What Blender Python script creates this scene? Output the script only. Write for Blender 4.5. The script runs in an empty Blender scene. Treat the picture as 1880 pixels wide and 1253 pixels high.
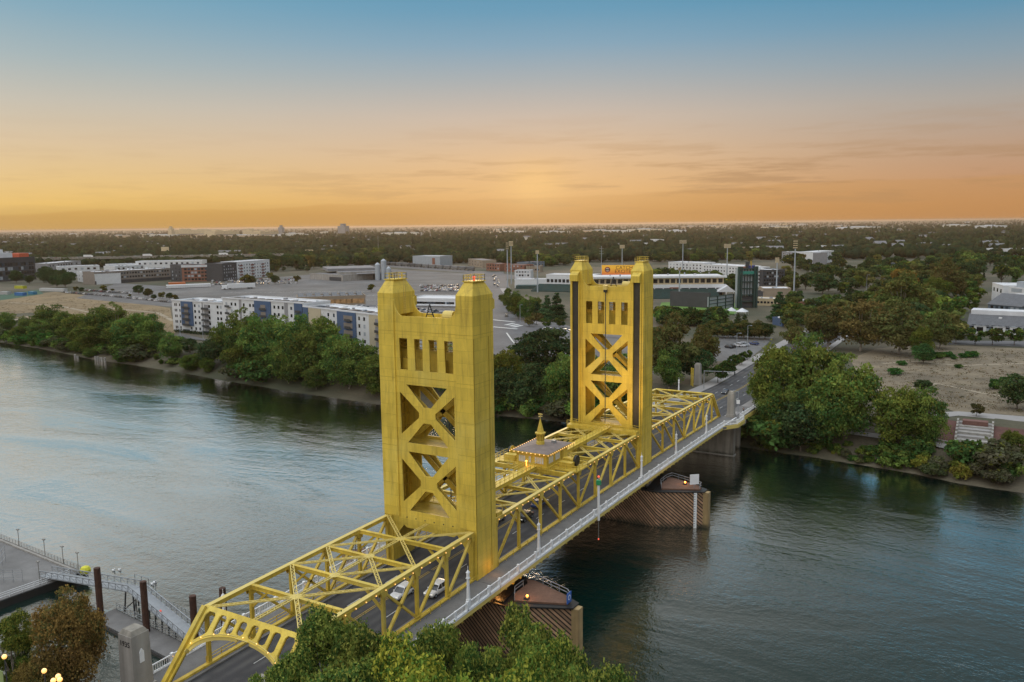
import bpy, bmesh, math, random
import numpy as np
from mathutils import Vector, Matrix

# ------------------------------------------------------------------ camera
CAM = np.array([76.83763, -104.88521, 54.9804]); YAW, PITCH, ROLL, FPX = -0.52748, 0.13775, -0.0122, 1542.5
PW, PH = 1880, 1253
def cam_axes():
    f = np.array([math.sin(YAW)*math.cos(PITCH), math.cos(YAW)*math.cos(PITCH), -math.sin(PITCH)])
    r = np.array([math.cos(YAW), -math.sin(YAW), 0.0]); u = np.cross(r, f)
    return r*math.cos(ROLL)+u*math.sin(ROLL), -r*math.sin(ROLL)+u*math.cos(ROLL), f
AR, AU, AF = cam_axes()
S = bpy.context.scene
C = S.collection
cd = bpy.data.cameras.new('camera'); cam = bpy.data.objects.new('camera', cd); C.objects.link(cam)
cd.sensor_width = 36.0; cd.lens = FPX/PW*36.0; cd.clip_start = 0.5; cd.clip_end = 250000
cam.matrix_world = Matrix(((AR[0], AU[0], -AF[0], CAM[0]), (AR[1], AU[1], -AF[1], CAM[1]), (AR[2], AU[2], -AF[2], CAM[2]), (0, 0, 0, 1)))
S.camera = cam
S.view_settings.view_transform = 'Standard'; S.view_settings.look = 'None'; S.view_settings.gamma = 1; S.view_settings.exposure = 0
S.cycles.max_bounces = 6; S.cycles.diffuse_bounces = 3; S.cycles.glossy_bounces = 3; S.cycles.transmission_bounces = 3
S.cycles.volume_bounces = 0; S.cycles.transparent_max_bounces = 4; S.cycles.use_denoising = True
S.cycles.sample_clamp_indirect = 4.0; S.cycles.caustics_reflective = False; S.cycles.caustics_refractive = False

def srgb(r, g, b):
    f = lambda c: (c/255/12.92 if c/255 <= 0.04045 else ((c/255+0.055)/1.055)**2.4)
    return (f(r), f(g), f(b), 1)

# ------------------------------------------------------------------ sky
SUN_AZ = YAW + math.atan2(985-940, FPX)         # heading of the sunset glow, clockwise from +Y
world = bpy.data.worlds.new('World'); S.world = world; world.use_nodes = True
def build_sky():
    nt = world.node_tree; N = nt.nodes; L = nt.links; N.clear()
    def nd(t, **k):
        n = N.new(t)
        for a, b in k.items(): setattr(n, a, b)
        return n
    def mth(op, a, b=None, c=None):
        n = nd('ShaderNodeMath', operation=op)
        for i, v in enumerate((a, b, c)):
            if v is None: continue
            if isinstance(v, (int, float)): n.inputs[i].default_value = v
            else: L.new(v, n.inputs[i])
        return n.outputs[0]
    def ramp(x, stops, interp='LINEAR'):
        n = nd('ShaderNodeValToRGB'); cr = n.color_ramp; cr.interpolation = interp
        while len(cr.elements) < len(stops): cr.elements.new(0.5)
        for e, (p, c) in zip(cr.elements, stops): e.position = p; e.color = c
        L.new(x, n.inputs[0]); return n.outputs[0]
    def mix(f, a, b):
        n = nd('ShaderNodeMix', data_type='RGBA')
        if isinstance(f, (int, float)): n.inputs[0].default_value = f
        else: L.new(f, n.inputs[0])
        for i, v in ((6, a), (7, b)):
            if isinstance(v, tuple): n.inputs[i].default_value = v
            else: L.new(v, n.inputs[i])
        return n.outputs[2]
    tc = nd('ShaderNodeTexCoord'); sp = nd('ShaderNodeSeparateXYZ'); L.new(tc.outputs['Generated'], sp.inputs[0])
    x, y, z = sp.outputs
    el = mth('MULTIPLY', mth('ARCSINE', z), 180/math.pi)              # elevation, degrees
    az = mth('ARCTAN2', x, y)                                           # heading, radians
    da = mth('SUBTRACT', az, SUN_AZ)
    da = mth('SUBTRACT', da, mth('MULTIPLY', mth('ROUND', mth('DIVIDE', da, 2*math.pi)), 2*math.pi))
    E = 40.0
    t = mth('DIVIDE', mth('MAXIMUM', el, 0.0), E)
    def stops(*a): return [(e/E, srgb(*c)) for e, c in a]
    SL = stops((0, (204, 164, 96)), (0.8, (214, 172, 98)), (1.6, (238, 196, 116)), (3.0, (234, 199, 138)), (5.2, (222, 198, 163)), (7.5, (201, 194, 179)), (10, (169, 184, 187)), (12.5, (138, 173, 190)), (15.2, (110, 165, 192)), (17.5, (214, 221, 222)), (23, (248, 247, 242)), (40, (234, 239, 244)))  # stops from 17.5 degrees up whitened to put silver reflections on the water
    SC = stops((0, (206, 154, 92)), (0.8, (214, 162, 98)), (2.2, (226, 180, 122)), (4.5, (220, 188, 152)), (7, (204, 188, 172)), (9.3, (172, 178, 180)), (11.5, (136, 168, 188)), (13.5, (108, 158, 186)), (15.5, (92, 152, 184)), (18.5, (190, 204, 212)), (24, (232, 236, 236)), (40, (228, 236, 244)))
    SR = stops((0, (188, 134, 88)), (0.8, (196, 142, 94)), (2.2, (197, 150, 112)), (4.5, (188, 158, 134)), (7, (173, 166, 158)), (9.5, (140, 160, 172)), (12, (102, 150, 177)), (14, (79, 143, 176)), (15.5, (69, 138, 168)), (20, (112, 132, 146)), (27, (150, 160, 168)), (40, (196, 206, 216)))
    cl, cc, crr = ramp(t, SL), ramp(t, SC), ramp(t, SR)
    k = mth('DIVIDE', da, 0.52)
    fl = nd('ShaderNodeMapRange', interpolation_type='SMOOTHSTEP'); L.new(mth('MULTIPLY', k, -1.0), fl.inputs[0]); fl.inputs[1].default_value = 0.0; fl.inputs[2].default_value = 1.1
    fr = nd('ShaderNodeMapRange', interpolation_type='SMOOTHSTEP'); L.new(k, fr.inputs[0]); fr.inputs[1].default_value = 0.0; fr.inputs[2].default_value = 1.1
    col = mix(fr.outputs[0], mix(fl.outputs[0], cc, cl), crr)
    # thin stratus streaks low over the sunset
    cv = nd('ShaderNodeCombineXYZ'); L.new(mth('MULTIPLY', da, 6.0), cv.inputs[0]); L.new(mth('MULTIPLY', el, 1.15), cv.inputs[1])
    n1 = nd('ShaderNodeTexNoise'); n1.inputs['Scale'].default_value = 1.0; n1.inputs['Detail'].default_value = 8; n1.inputs['Roughness'].default_value = 0.62; L.new(cv.outputs[0], n1.inputs['Vector'])
    band = ramp(mth('DIVIDE', el, 10.0), [(0.0, (0, 0, 0, 1)), (0.09, (.35, .35, .35, 1)), (0.2, (1, 1, 1, 1)), (0.34, (1, 1, 1, 1)), (0.5, (.4, .4, .4, 1)), (0.75, (0, 0, 0, 1))])
    rt = nd('ShaderNodeMapRange', interpolation_type='SMOOTHSTEP'); L.new(da, rt.inputs[0]); rt.inputs[1].default_value = -0.35; rt.inputs[2].default_value = 0.1; rt.inputs[3].default_value = 0.25; rt.inputs[4].default_value = 1.0
    cm = nd('ShaderNodeMapRange', interpolation_type='SMOOTHSTEP'); L.new(n1.outputs[0], cm.inputs[0]); cm.inputs[1].default_value = 0.47; cm.inputs[2].default_value = 0.62
    cf = mth('MULTIPLY', mth('MULTIPLY', cm.outputs[0], band), mth('MULTIPLY', rt.outputs[0], 0.6))
    col = mix(cf, col, srgb(176, 140, 104))
    # low haze bank along the skyline with an uneven upper edge
    nb = nd('ShaderNodeTexNoise'); nb.inputs['Scale'].default_value = 1.0; nb.inputs['Detail'].default_value = 5
    cb = nd('ShaderNodeCombineXYZ'); L.new(mth('MULTIPLY', da, 5.0), cb.inputs[0]); L.new(cb.outputs[0], nb.inputs['Vector'])
    top = mth('ADD', mth('MULTIPLY', nb.outputs[0], 1.2), mth('ADD', mth('MULTIPLY', da, 1.6), 1.2))
    bk = nd('ShaderNodeMapRange', interpolation_type='SMOOTHSTEP'); L.new(mth('SUBTRACT', top, el), bk.inputs[0]); bk.inputs[1].default_value = -0.08; bk.inputs[2].default_value = 0.12; bk.inputs[3].default_value = 0.0; bk.inputs[4].default_value = 0.30
    col = mix(bk.outputs[0], col, srgb(196, 146, 84))
    # glow where the sun has just gone down
    g = mth('ADD', mth('POWER', mth('DIVIDE', da, 0.035), 2.0), mth('POWER', mth('DIVIDE', mth('SUBTRACT', el, 2.6), 1.3), 2.0))
    gl = mth('MULTIPLY', mth('EXPONENT', mth('MULTIPLY', g, -1.0)), 0.55)
    col = mix(gl, col, srgb(255, 208, 132))
    g2 = mth('ADD', mth('POWER', mth('DIVIDE', da, 0.16), 2.0), mth('POWER', mth('DIVIDE', mth('SUBTRACT', el, 2.4), 2.6), 2.0))
    col = mix(mth('MULTIPLY', mth('EXPONENT', mth('MULTIPLY', g2, -1.0)), 0.35), col, srgb(250, 206, 146))
    # behind the camera: sky painted extra bright to light faces turned this way
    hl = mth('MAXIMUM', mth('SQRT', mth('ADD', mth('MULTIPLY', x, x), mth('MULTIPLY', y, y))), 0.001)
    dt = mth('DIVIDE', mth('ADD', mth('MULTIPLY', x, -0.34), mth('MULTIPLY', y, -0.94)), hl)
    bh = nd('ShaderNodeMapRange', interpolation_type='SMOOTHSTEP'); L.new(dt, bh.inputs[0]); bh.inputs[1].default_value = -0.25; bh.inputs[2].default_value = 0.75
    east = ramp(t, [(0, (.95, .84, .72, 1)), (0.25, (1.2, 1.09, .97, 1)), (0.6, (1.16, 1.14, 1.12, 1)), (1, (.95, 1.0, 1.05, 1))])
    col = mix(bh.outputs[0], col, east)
    sky = nd('ShaderNodeTexSky', sky_type='NISHITA'); sky.sun_disc = False; sky.sun_elevation = math.radians(1.5); sky.sun_rotation = SUN_AZ; sky.dust_density = 3.0
    sk = nd('ShaderNodeVectorMath', operation='SCALE'); L.new(sky.outputs[0], sk.inputs[0]); sk.inputs['Scale'].default_value = 0.002
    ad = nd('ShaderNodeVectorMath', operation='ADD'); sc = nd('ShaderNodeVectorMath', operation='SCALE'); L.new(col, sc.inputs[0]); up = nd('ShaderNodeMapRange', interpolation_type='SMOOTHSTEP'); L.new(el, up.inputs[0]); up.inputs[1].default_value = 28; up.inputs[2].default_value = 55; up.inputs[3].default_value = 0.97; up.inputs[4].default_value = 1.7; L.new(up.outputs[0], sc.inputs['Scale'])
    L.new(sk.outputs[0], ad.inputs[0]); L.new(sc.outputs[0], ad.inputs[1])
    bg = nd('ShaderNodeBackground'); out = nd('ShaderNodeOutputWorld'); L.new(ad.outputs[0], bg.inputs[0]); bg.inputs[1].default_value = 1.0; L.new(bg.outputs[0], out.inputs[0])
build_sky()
sd = bpy.data.lights.new('sun', 'SUN'); sd.energy = 0.7; sd.angle = math.radians(12); sd.color = (1.0, 0.72, 0.42)
sun = bpy.data.objects.new('sun', sd); C.objects.link(sun)
_e = math.radians(6)
sun.rotation_euler = Vector((-math.sin(SUN_AZ)*math.cos(_e), -math.cos(SUN_AZ)*math.cos(_e), -math.sin(_e))).to_track_quat('-Z', 'Y').to_euler()

# ------------------------------------------------------------------ helpers
ORG = {}                                             # root object -> its world origin
def tag(o, label=None, cat=None, group=None, kind=None):
    if label: o['label'] = label
    if cat: o['category'] = cat
    if group: o['group'] = group
    if kind: o['kind'] = kind
    return o
def empty(name, loc, label, cat, group=None, rz=0.0):
    o = bpy.data.objects.new(name, None); C.objects.link(o); o.location = loc; o.rotation_euler = (0, 0, rz); o.empty_display_size = 0.5
    ORG[o] = Vector(loc) if rz == 0 else Vector((0, 0, 0))
    return tag(o, label, cat, group)
class MB:
    def __init__(s): s.v = []; s.f = []; s.m = []; s.k = 0
    def mat(s, k): s.k = k; return s
    def add(s, vs, fs):
        b = len(s.v); s.v += [tuple(v) for v in vs]; s.f += [tuple(b+i for i in f) for f in fs]; s.m += [s.k]*len(fs); return s
    def box(s, x0, x1, y0, y1, z0, z1):
        return s.add([(x0, y0, z0), (x1, y0, z0), (x1, y1, z0), (x0, y1, z0), (x0, y0, z1), (x1, y0, z1), (x1, y1, z1), (x0, y1, z1)],
                     [(0, 3, 2, 1), (4, 5, 6, 7), (0, 1, 5, 4), (1, 2, 6, 5), (2, 3, 7, 6), (3, 0, 4, 7)])
    def hexa(s, a, b):                              # two quads of four corners, bottom and top
        return s.add(list(a)+list(b), [(0, 3, 2, 1), (4, 5, 6, 7), (0, 1, 5, 4), (1, 2, 6, 5), (2, 3, 7, 6), (3, 0, 4, 7)])
    def bar(s, p, q, w, h, up=(0, 0, 1)):
        p = Vector(p); q = Vector(q); d = (q-p).normalized(); u = Vector(up)
        if abs(d.dot(u)) > .98: u = Vector((0, 1, 0))
        x = d.cross(u).normalized()*(w/2); y = x.cross(d).normalized()*(h/2)
        return s.hexa([p-x-y, p+x-y, p+x+y, p-x+y], [q-x-y, q+x-y, q+x+y, q-x+y])
    def tube(s, p, q, r, n=8, r2=None):
        p = Vector(p); q = Vector(q); d = (q-p).normalized(); r2 = r if r2 is None else r2
        u = Vector((0, 0, 1)) if abs(d.z) < .9 else Vector((1, 0, 0)); x = d.cross(u).normalized(); y = d.cross(x)
        c = [(math.cos(2*math.pi*i/n), math.sin(2*math.pi*i/n)) for i in range(n)]
        vs = [p+(x*a+y*b)*r for a, b in c]+[q+(x*a+y*b)*r2 for a, b in c]
        return s.add(vs, [(i, (i+1) % n, n+(i+1) % n, n+i) for i in range(n)]+[tuple(range(n-1, -1, -1)), tuple(range(n, 2*n))])
    def lathe(s, prof, c=(0, 0, 0), n=12):
        vs = []; m = len(prof)
        for r, z in prof: vs += [(c[0]+r*math.cos(2*math.pi*i/n), c[1]+r*math.sin(2*math.pi*i/n), c[2]+z) for i in range(n)]
        fs = [(j*n+i, j*n+(i+1) % n, (j+1)*n+(i+1) % n, (j+1)*n+i) for j in range(m-1) for i in range(n)]
        return s.add(vs, fs+[tuple(range(n-1, -1, -1)), tuple(range((m-1)*n, m*n))])
    def ball(s, c, r, n=6, m=4):
        return s.lathe([(max(1e-3, r*math.sin(math.pi*j/m)), -r*math.cos(math.pi*j/m)) for j in range(m+1)], c, n)
    def prism(s, poly, z0, z1):
        n = len(poly)
        return s.add([(x, y, z0) for x, y in poly]+[(x, y, z1) for x, y in poly], [tuple(range(n-1, -1, -1)), tuple(range(n, 2*n))]+[(i, (i+1) % n, n+(i+1) % n, n+i) for i in range(n)])
    def lattice(s, p, q, w, up=(0, 0, 1), t=0.12, step=None):
        """two flanges and zig-zag lacing lying in the plane of p-q and the cross direction"""
        p = Vector(p); q = Vector(q); d = (q-p); Ln = d.length; d.normalize(); x = d.cross(Vector(up)).normalized()*(w/2)
        s.bar(p+x, q+x, t, t*1.6, up); s.bar(p-x, q-x, t, t*1.6, up)
        n = max(2, int(Ln/(step or w*1.1))); 
        for i in range(n):
            a = p+d*(Ln*i/n); b = p+d*(Ln*(i+1)/n); sg = 1 if i % 2 else -1
            s.bar(a+x*sg, b-x*sg, t*.8, t*.5, up)
        return s
    def build(s, name, mats, parent=None, smooth=False):
        me = bpy.data.meshes.new(name); o = ORG.get(root_of(parent), Vector((0, 0, 0))) if parent else Vector((0, 0, 0))
        me.from_pydata([(v[0]-o.x, v[1]-o.y, v[2]-o.z) for v in s.v], [], s.f)
        mats = mats if isinstance(mats, (list, tuple)) else [mats]
        for m in mats: me.materials.append(m)
        if len(mats) > 1: me.polygons.foreach_set('material_index', s.m)
        fix_normals(me)
        if smooth: me.polygons.foreach_set('use_smooth', [True]*len(me.polygons))
        return link(name, me, parent)
def root_of(o):
    while o is not None and o.parent is not None: o = o.parent
    return o
def fix_normals(me):
    bm = bmesh.new(); bm.from_mesh(me); bmesh.ops.recalc_face_normals(bm, faces=bm.faces); bm.to_mesh(me); bm.free()
def link(name, me, parent=None):
    o = bpy.data.objects.new(name, me); C.objects.link(o)
    if parent: o.parent = parent
    return o
def kids(o): return [c for c in bpy.data.objects if c.parent is o]
def copy_tree(o, loc, rz=0.0, sc=1.0, label=None, group=None):
    r = o.copy(); C.objects.link(r); r.location = loc; r.rotation_euler = (0, 0, rz); r.scale = (sc, sc, sc) if isinstance(sc, (int, float)) else sc
    if label: r['label'] = label
    if group: r['group'] = group
    for ch in o.children:
        c = ch.copy(); C.objects.link(c); c.parent = r
        for g in ch.children:
            d = g.copy(); C.objects.link(d); d.parent = c
    return r
def plate(name, outer, holes, t, mats, parent, place):
    """flat plate with holes: outline in (a, b), thickness t, place(a, b, c) -> world"""
    cu = bpy.data.curves.new('tmp', 'CURVE'); cu.dimensions = '2D'; cu.fill_mode = 'BOTH'; cu.extrude = t/2
    for poly in [outer]+holes:
        sp = cu.splines.new('POLY'); sp.points.add(len(poly)-1); sp.use_cyclic_u = True
        for p, (a, b) in zip(sp.points, poly): p.co = (a, b, 0, 1)
    ob = bpy.data.objects.new('tmp', cu); C.objects.link(ob); bpy.context.view_layer.update()
    me = bpy.data.meshes.new_from_object(ob); bpy.data.objects.remove(ob); bpy.data.curves.remove(cu)
    o = ORG.get(root_of(parent), Vector((0, 0, 0)))
    for v in me.vertices: v.co = Vector(place(*v.co))-o
    me.name = name; me.materials.clear()
    for m in (mats if isinstance(mats, (list, tuple)) else [mats]): me.materials.append(m)
    bm = bmesh.new(); bm.from_mesh(me); bmesh.ops.remove_doubles(bm, verts=bm.verts, dist=1e-4); bmesh.ops.recalc_face_normals(bm, faces=bm.faces); bm.to_mesh(me); bm.free()
    return link(name, me, parent)
def ray(px, py):
    d = AF+(px-PW/2)/FPX*AR-(py-PH/2)/FPX*AU
    return d
def gp(px, py, z=-3.2):
    d = ray(px, py); t = (z-CAM[2])/d[2]; p = CAM+t*d
    return Vector((p[0], p[1], z))
def to_px(p):
    d = np.array(p, float)-CAM; w = d@AF
    return PW/2+FPX*(d@AR)/w, PH/2-FPX*(d@AU)/w
def hgt(p, ytop):
    """height above p at which a vertical from p reaches picture row ytop"""
    lo, hi = 0.0, 300.0
    for _ in range(40):
        m = (lo+hi)/2
        if to_px((p[0], p[1], p[2]+m))[1] > ytop: lo = m
        else: hi = m
    return lo

# ------------------------------------------------------------------ materials
MATS = {}
def M(name, col, rough=0.6, metal=0.0, var=0.15, scale=0.6, bump=0.0, bscale=8.0, streak=0.0, emit=None, spec=None, objcol=False, fine=0.0, plates=None, tide=False, lanes=False):
    m = bpy.data.materials.new(name); m.use_nodes = True; nt = m.node_tree; N = nt.nodes; L = nt.links; b = N['Principled BSDF']
    col = tuple(col)[:3]+(1,)
    b.inputs['Base Color'].default_value = col; b.inputs['Roughness'].default_value = rough; b.inputs['Metallic'].default_value = metal
    if spec is not None: b.inputs['Specular IOR Level'].default_value = spec
    tc = N.new('ShaderNodeTexCoord'); src = None
    if objcol:
        oi = N.new('ShaderNodeObjectInfo'); src = oi.outputs['Color']
    if var or streak:
        geo = N.new('ShaderNodeNewGeometry')
        n = N.new('ShaderNodeTexNoise'); n.inputs['Scale'].default_value = scale; n.inputs['Detail'].default_value = 6; n.inputs['Roughness'].default_value = 0.6; L.new(geo.outputs['Position'], n.inputs['Vector'])
        mr = N.new('ShaderNodeMapRange'); L.new(n.outputs[0], mr.inputs[0]); mr.inputs[1].default_value = 0.25; mr.inputs[2].default_value = 0.75; mr.inputs[3].default_value = 1-var; mr.inputs[4].default_value = 1+var
        f = mr.outputs[0]
        if streak:
            mp = N.new('ShaderNodeMapping'); mp.inputs['Scale'].default_value = (0.9, 0.9, 0.07); L.new(geo.outputs['Position'], mp.inputs[0])
            n2 = N.new('ShaderNodeTexNoise'); n2.inputs['Scale'].default_value = 1.0; n2.inputs['Detail'].default_value = 5; L.new(mp.outputs[0], n2.inputs['Vector'])
            m2 = N.new('ShaderNodeMapRange'); L.new(n2.outputs[0], m2.inputs[0]); m2.inputs[1].default_value = 0.38; m2.inputs[2].default_value = 0.66; m2.inputs[3].default_value = 1-streak; m2.inputs[4].default_value = 1.0
            mm = N.new('ShaderNodeMath'); mm.operation = 'MULTIPLY'; L.new(f, mm.inputs[0]); L.new(m2.outputs[0], mm.inputs[1]); f = mm.outputs[0]
        if fine:
            n3 = N.new('ShaderNodeTexNoise'); n3.inputs['Scale'].default_value = bscale; n3.inputs['Detail'].default_value = 3; L.new(geo.outputs['Position'], n3.inputs['Vector'])
            m3 = N.new('ShaderNodeMapRange'); L.new(n3.outputs[0], m3.inputs[0]); m3.inputs[1].default_value = 0.3; m3.inputs[2].default_value = 0.7; m3.inputs[3].default_value = 1-fine; m3.inputs[4].default_value = 1+fine
            mm = N.new('ShaderNodeMath'); mm.operation = 'MULTIPLY'; L.new(f, mm.inputs[0]); L.new(m3.outputs[0], mm.inputs[1]); f = mm.outputs[0]
        vm = N.new('ShaderNodeVectorMath'); vm.operation = 'SCALE'
        if src: L.new(src, vm.inputs[0])
        else: vm.inputs[0].default_value = col[:3]
        L.new(f, vm.inputs['Scale']); last = vm.outputs[0]
        def darken(fac, c2):
            nonlocal last
            mx = N.new('ShaderNodeMix'); mx.data_type = 'RGBA'; L.new(fac, mx.inputs[0]); L.new(last, mx.inputs[6]); mx.inputs[7].default_value = c2; last = mx.outputs[2]
        def rng(src, a, bb, c, d):
            q = N.new('ShaderNodeMapRange'); L.new(src, q.inputs[0])
            for i, v in enumerate((a, bb, c, d)): q.inputs[i+1].default_value = v
            return q.outputs[0]
        if plates or tide or lanes: spx = N.new('ShaderNodeSeparateXYZ'); L.new(geo.outputs['Position'], spx.inputs[0])
        if plates:                                    # riveted sheets, faint laps, runs of grime below them
            ad = N.new('ShaderNodeMath'); L.new(spx.outputs[0], ad.inputs[0]); L.new(spx.outputs[1], ad.inputs[1]); cb = N.new('ShaderNodeCombineXYZ'); L.new(ad.outputs[0], cb.inputs[0]); L.new(spx.outputs[2], cb.inputs[1])
            bt = N.new('ShaderNodeTexBrick'); L.new(cb.outputs[0], bt.inputs['Vector']); bt.inputs['Scale'].default_value = 1; bt.inputs['Brick Width'].default_value = plates[0]; bt.inputs['Row Height'].default_value = plates[1]; bt.inputs['Mortar Size'].default_value = .022; bt.inputs['Color1'].default_value = (.86, .86, .86, 1); bt.inputs['Color2'].default_value = (1.06, 1.06, 1.06, 1); bt.inputs['Mortar'].default_value = (.60, .60, .60, 1); bt.inputs['Bias'].default_value = 0.1
            mm = N.new('ShaderNodeMix'); mm.data_type = 'RGBA'; mm.blend_type = 'MULTIPLY'; mm.inputs[0].default_value = .7; L.new(last, mm.inputs[6]); L.new(bt.outputs['Color'], mm.inputs[7]); last = mm.outputs[2]
            mp = N.new('ShaderNodeMapping'); mp.inputs['Scale'].default_value = (1.5, 1.5, .16); L.new(geo.outputs['Position'], mp.inputs[0]); ng = N.new('ShaderNodeTexNoise'); ng.inputs['Scale'].default_value = .8; ng.inputs['Detail'].default_value = 8; ng.inputs['Roughness'].default_value = .72; L.new(mp.outputs[0], ng.inputs['Vector'])
            darken(rng(ng.outputs[0], .50, .74, 0, .62), (.20, .135, .035, 1))
            n5 = N.new('ShaderNodeTexNoise'); n5.inputs['Scale'].default_value = .11; n5.inputs['Detail'].default_value = 5; L.new(geo.outputs['Position'], n5.inputs['Vector']); darken(rng(n5.outputs[0], .52, .70, 0, .40), (.56, .50, .16, 1))
        if tide:
            n6 = N.new('ShaderNodeTexNoise'); n6.inputs['Scale'].default_value = .9; n6.inputs['Detail'].default_value = 6; L.new(geo.outputs['Position'], n6.inputs['Vector']); q = N.new('ShaderNodeMath'); q.operation = 'MULTIPLY_ADD'; L.new(n6.outputs[0], q.inputs[0]); q.inputs[1].default_value = 2.0; L.new(spx.outputs[2], q.inputs[2]); darken(rng(q.outputs[0], -11.3, -10.2, .85, 0), (.022, .026, .014, 1))
        if lanes:
            w5 = N.new('ShaderNodeMath'); w5.operation = 'PINGPONG'; L.new(spx.outputs[0], w5.inputs[0]); w5.inputs[1].default_value = .92; n7 = N.new('ShaderNodeTexNoise'); n7.inputs['Scale'].default_value = .25; n7.inputs['Detail'].default_value = 6; L.new(geo.outputs['Position'], n7.inputs['Vector']); q = N.new('ShaderNodeMath'); q.operation = 'MULTIPLY'; L.new(rng(w5.outputs[0], .2, .8, 0, 1), q.inputs[0]); L.new(rng(n7.outputs[0], .4, .65, 0, .8), q.inputs[1]); darken(q.outputs[0], (.105, .102, .10, 1))
        L.new(last, b.inputs['Base Color'])
    elif src: L.new(src, b.inputs['Base Color'])
    if bump:
        nb = N.new('ShaderNodeTexNoise'); nb.inputs['Scale'].default_value = bscale; nb.inputs['Detail'].default_value = 4
        g2 = N.new('ShaderNodeNewGeometry'); L.new(g2.outputs['Position'], nb.inputs['Vector'])
        bp = N.new('ShaderNodeBump'); bp.inputs['Strength'].default_value = bump; bp.inputs['Distance'].default_value = 0.1; L.new(nb.outputs[0], bp.inputs['Height']); L.new(bp.outputs[0], b.inputs['Normal'])
    if emit:
        b.inputs['Emission Color'].default_value = tuple(emit[0])[:3]+(1,); b.inputs['Emission Strength'].default_value = emit[1]
    MATS[name] = m; return m
GOLD = M('gold_paint', (0.74, 0.54, 0.078), 0.5, 0.0, 0.16, 0.22, 0.12, 6, streak=0.12, spec=0.3, plates=(2.6, 1.9))
GOLDD = M('gold_paint_truss', (0.66, 0.47, 0.065), 0.5, 0.0, 0.2, 0.6, streak=0.12, spec=0.3, plates=(9.0, 7.0))
GOLDL = M('gold_paint_pale', (0.66, 0.52, 0.15), 0.45, 0.0, 0.10, 0.4, spec=0.35)
SEAM = M('gold_seam', (0.36, 0.25, 0.02), 0.5)
CABLE = M('dark_rope', (0.04, 0.036, 0.026), 0.5, 0.2, 0.4, 0.4)
RUST = M('rusty_steel', (0.06, 0.025, 0.015), 0.75, 0.0, 0.5, 1.2, bump=0.4)
BLACK = M('black_paint', (0.012, 0.012, 0.012), 0.5)
WHITE = M('white_paint', (0.82, 0.83, 0.84), 0.45, 0, 0.06, 1.0)
ASPH = M('asphalt', (0.050, 0.050, 0.054), 0.85, 0, 0.35, 0.12, 0.2, 9, fine=0.18, lanes=True)
ASPHF = M('far_asphalt', (0.12, 0.117, 0.115), 0.9, 0, 0.42, 0.025, fine=0.18, bscale=0.3)
WALK = M('sidewalk', (0.16, 0.155, 0.15), 0.85, 0, 0.2, 0.5, fine=0.1)
CONC = M('concrete', (0.32, 0.295, 0.25), 0.85, 0, 0.2, 0.35, 0.2, 5, streak=0.4, tide=True)
CONCL = M('concrete_light', (0.36, 0.34, 0.31), 0.85, 0, 0.15, 0.4, 0.2, 5, streak=0.25)
LINEW = M('road_line_white', (0.55, 0.55, 0.53), 0.7, 0, 0.25, 1.5)
LINEY = M('road_line_yellow', (0.45, 0.30, 0.04), 0.7, 0, 0.25, 1.5)
STEEL = M('grey_steel', (0.30, 0.32, 0.34), 0.5, 0.3, 0.15, 1.0)
DSTEEL = M('dark_steel', (0.05, 0.055, 0.06), 0.55, 0.2, 0.3, 1.0)
DECKW = M('brown_deck', (0.16, 0.085, 0.055), 0.8, 0, 0.2, 0.7, fine=0.15, bscale=3)
BULB = M('glowing_bulb', (1, .8, .5), 0.5, var=0, emit=(srgb(255, 185, 95), 1.8))
GLOBE = M('glowing_globe', (1, .8, .5), 0.5, var=0, emit=(srgb(255, 178, 74), 1.35))
FLOOD = M('glowing_flood_lamp', (1, .7, .4), 0.5, var=0, emit=(srgb(255, 140, 40), 9.0))
REDL = M('glowing_red_lamp', (1, .2, .1), 0.5, var=0, emit=((1, 0.10, 0.05), 0.9))
GREEN = M('green_signal', (0.02, 0.30, 0.12), 0.5)
GLASS = M('dark_glass', (0.015, 0.018, 0.022), 0.12, 0, 0, spec=0.8)
LITWIN = M('pale_window', (0.62, 0.66, 0.66), 0.3, 0, 0.2, 2.0)  # panes coloured whitish so they look lit, no emission
ROOFB = M('brown_roof', (0.22, 0.175, 0.155), 0.85, 0, 0.25, 0.8)
RUBBER = M('tyre_rubber', (0.012, 0.012, 0.012), 0.8)
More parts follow.
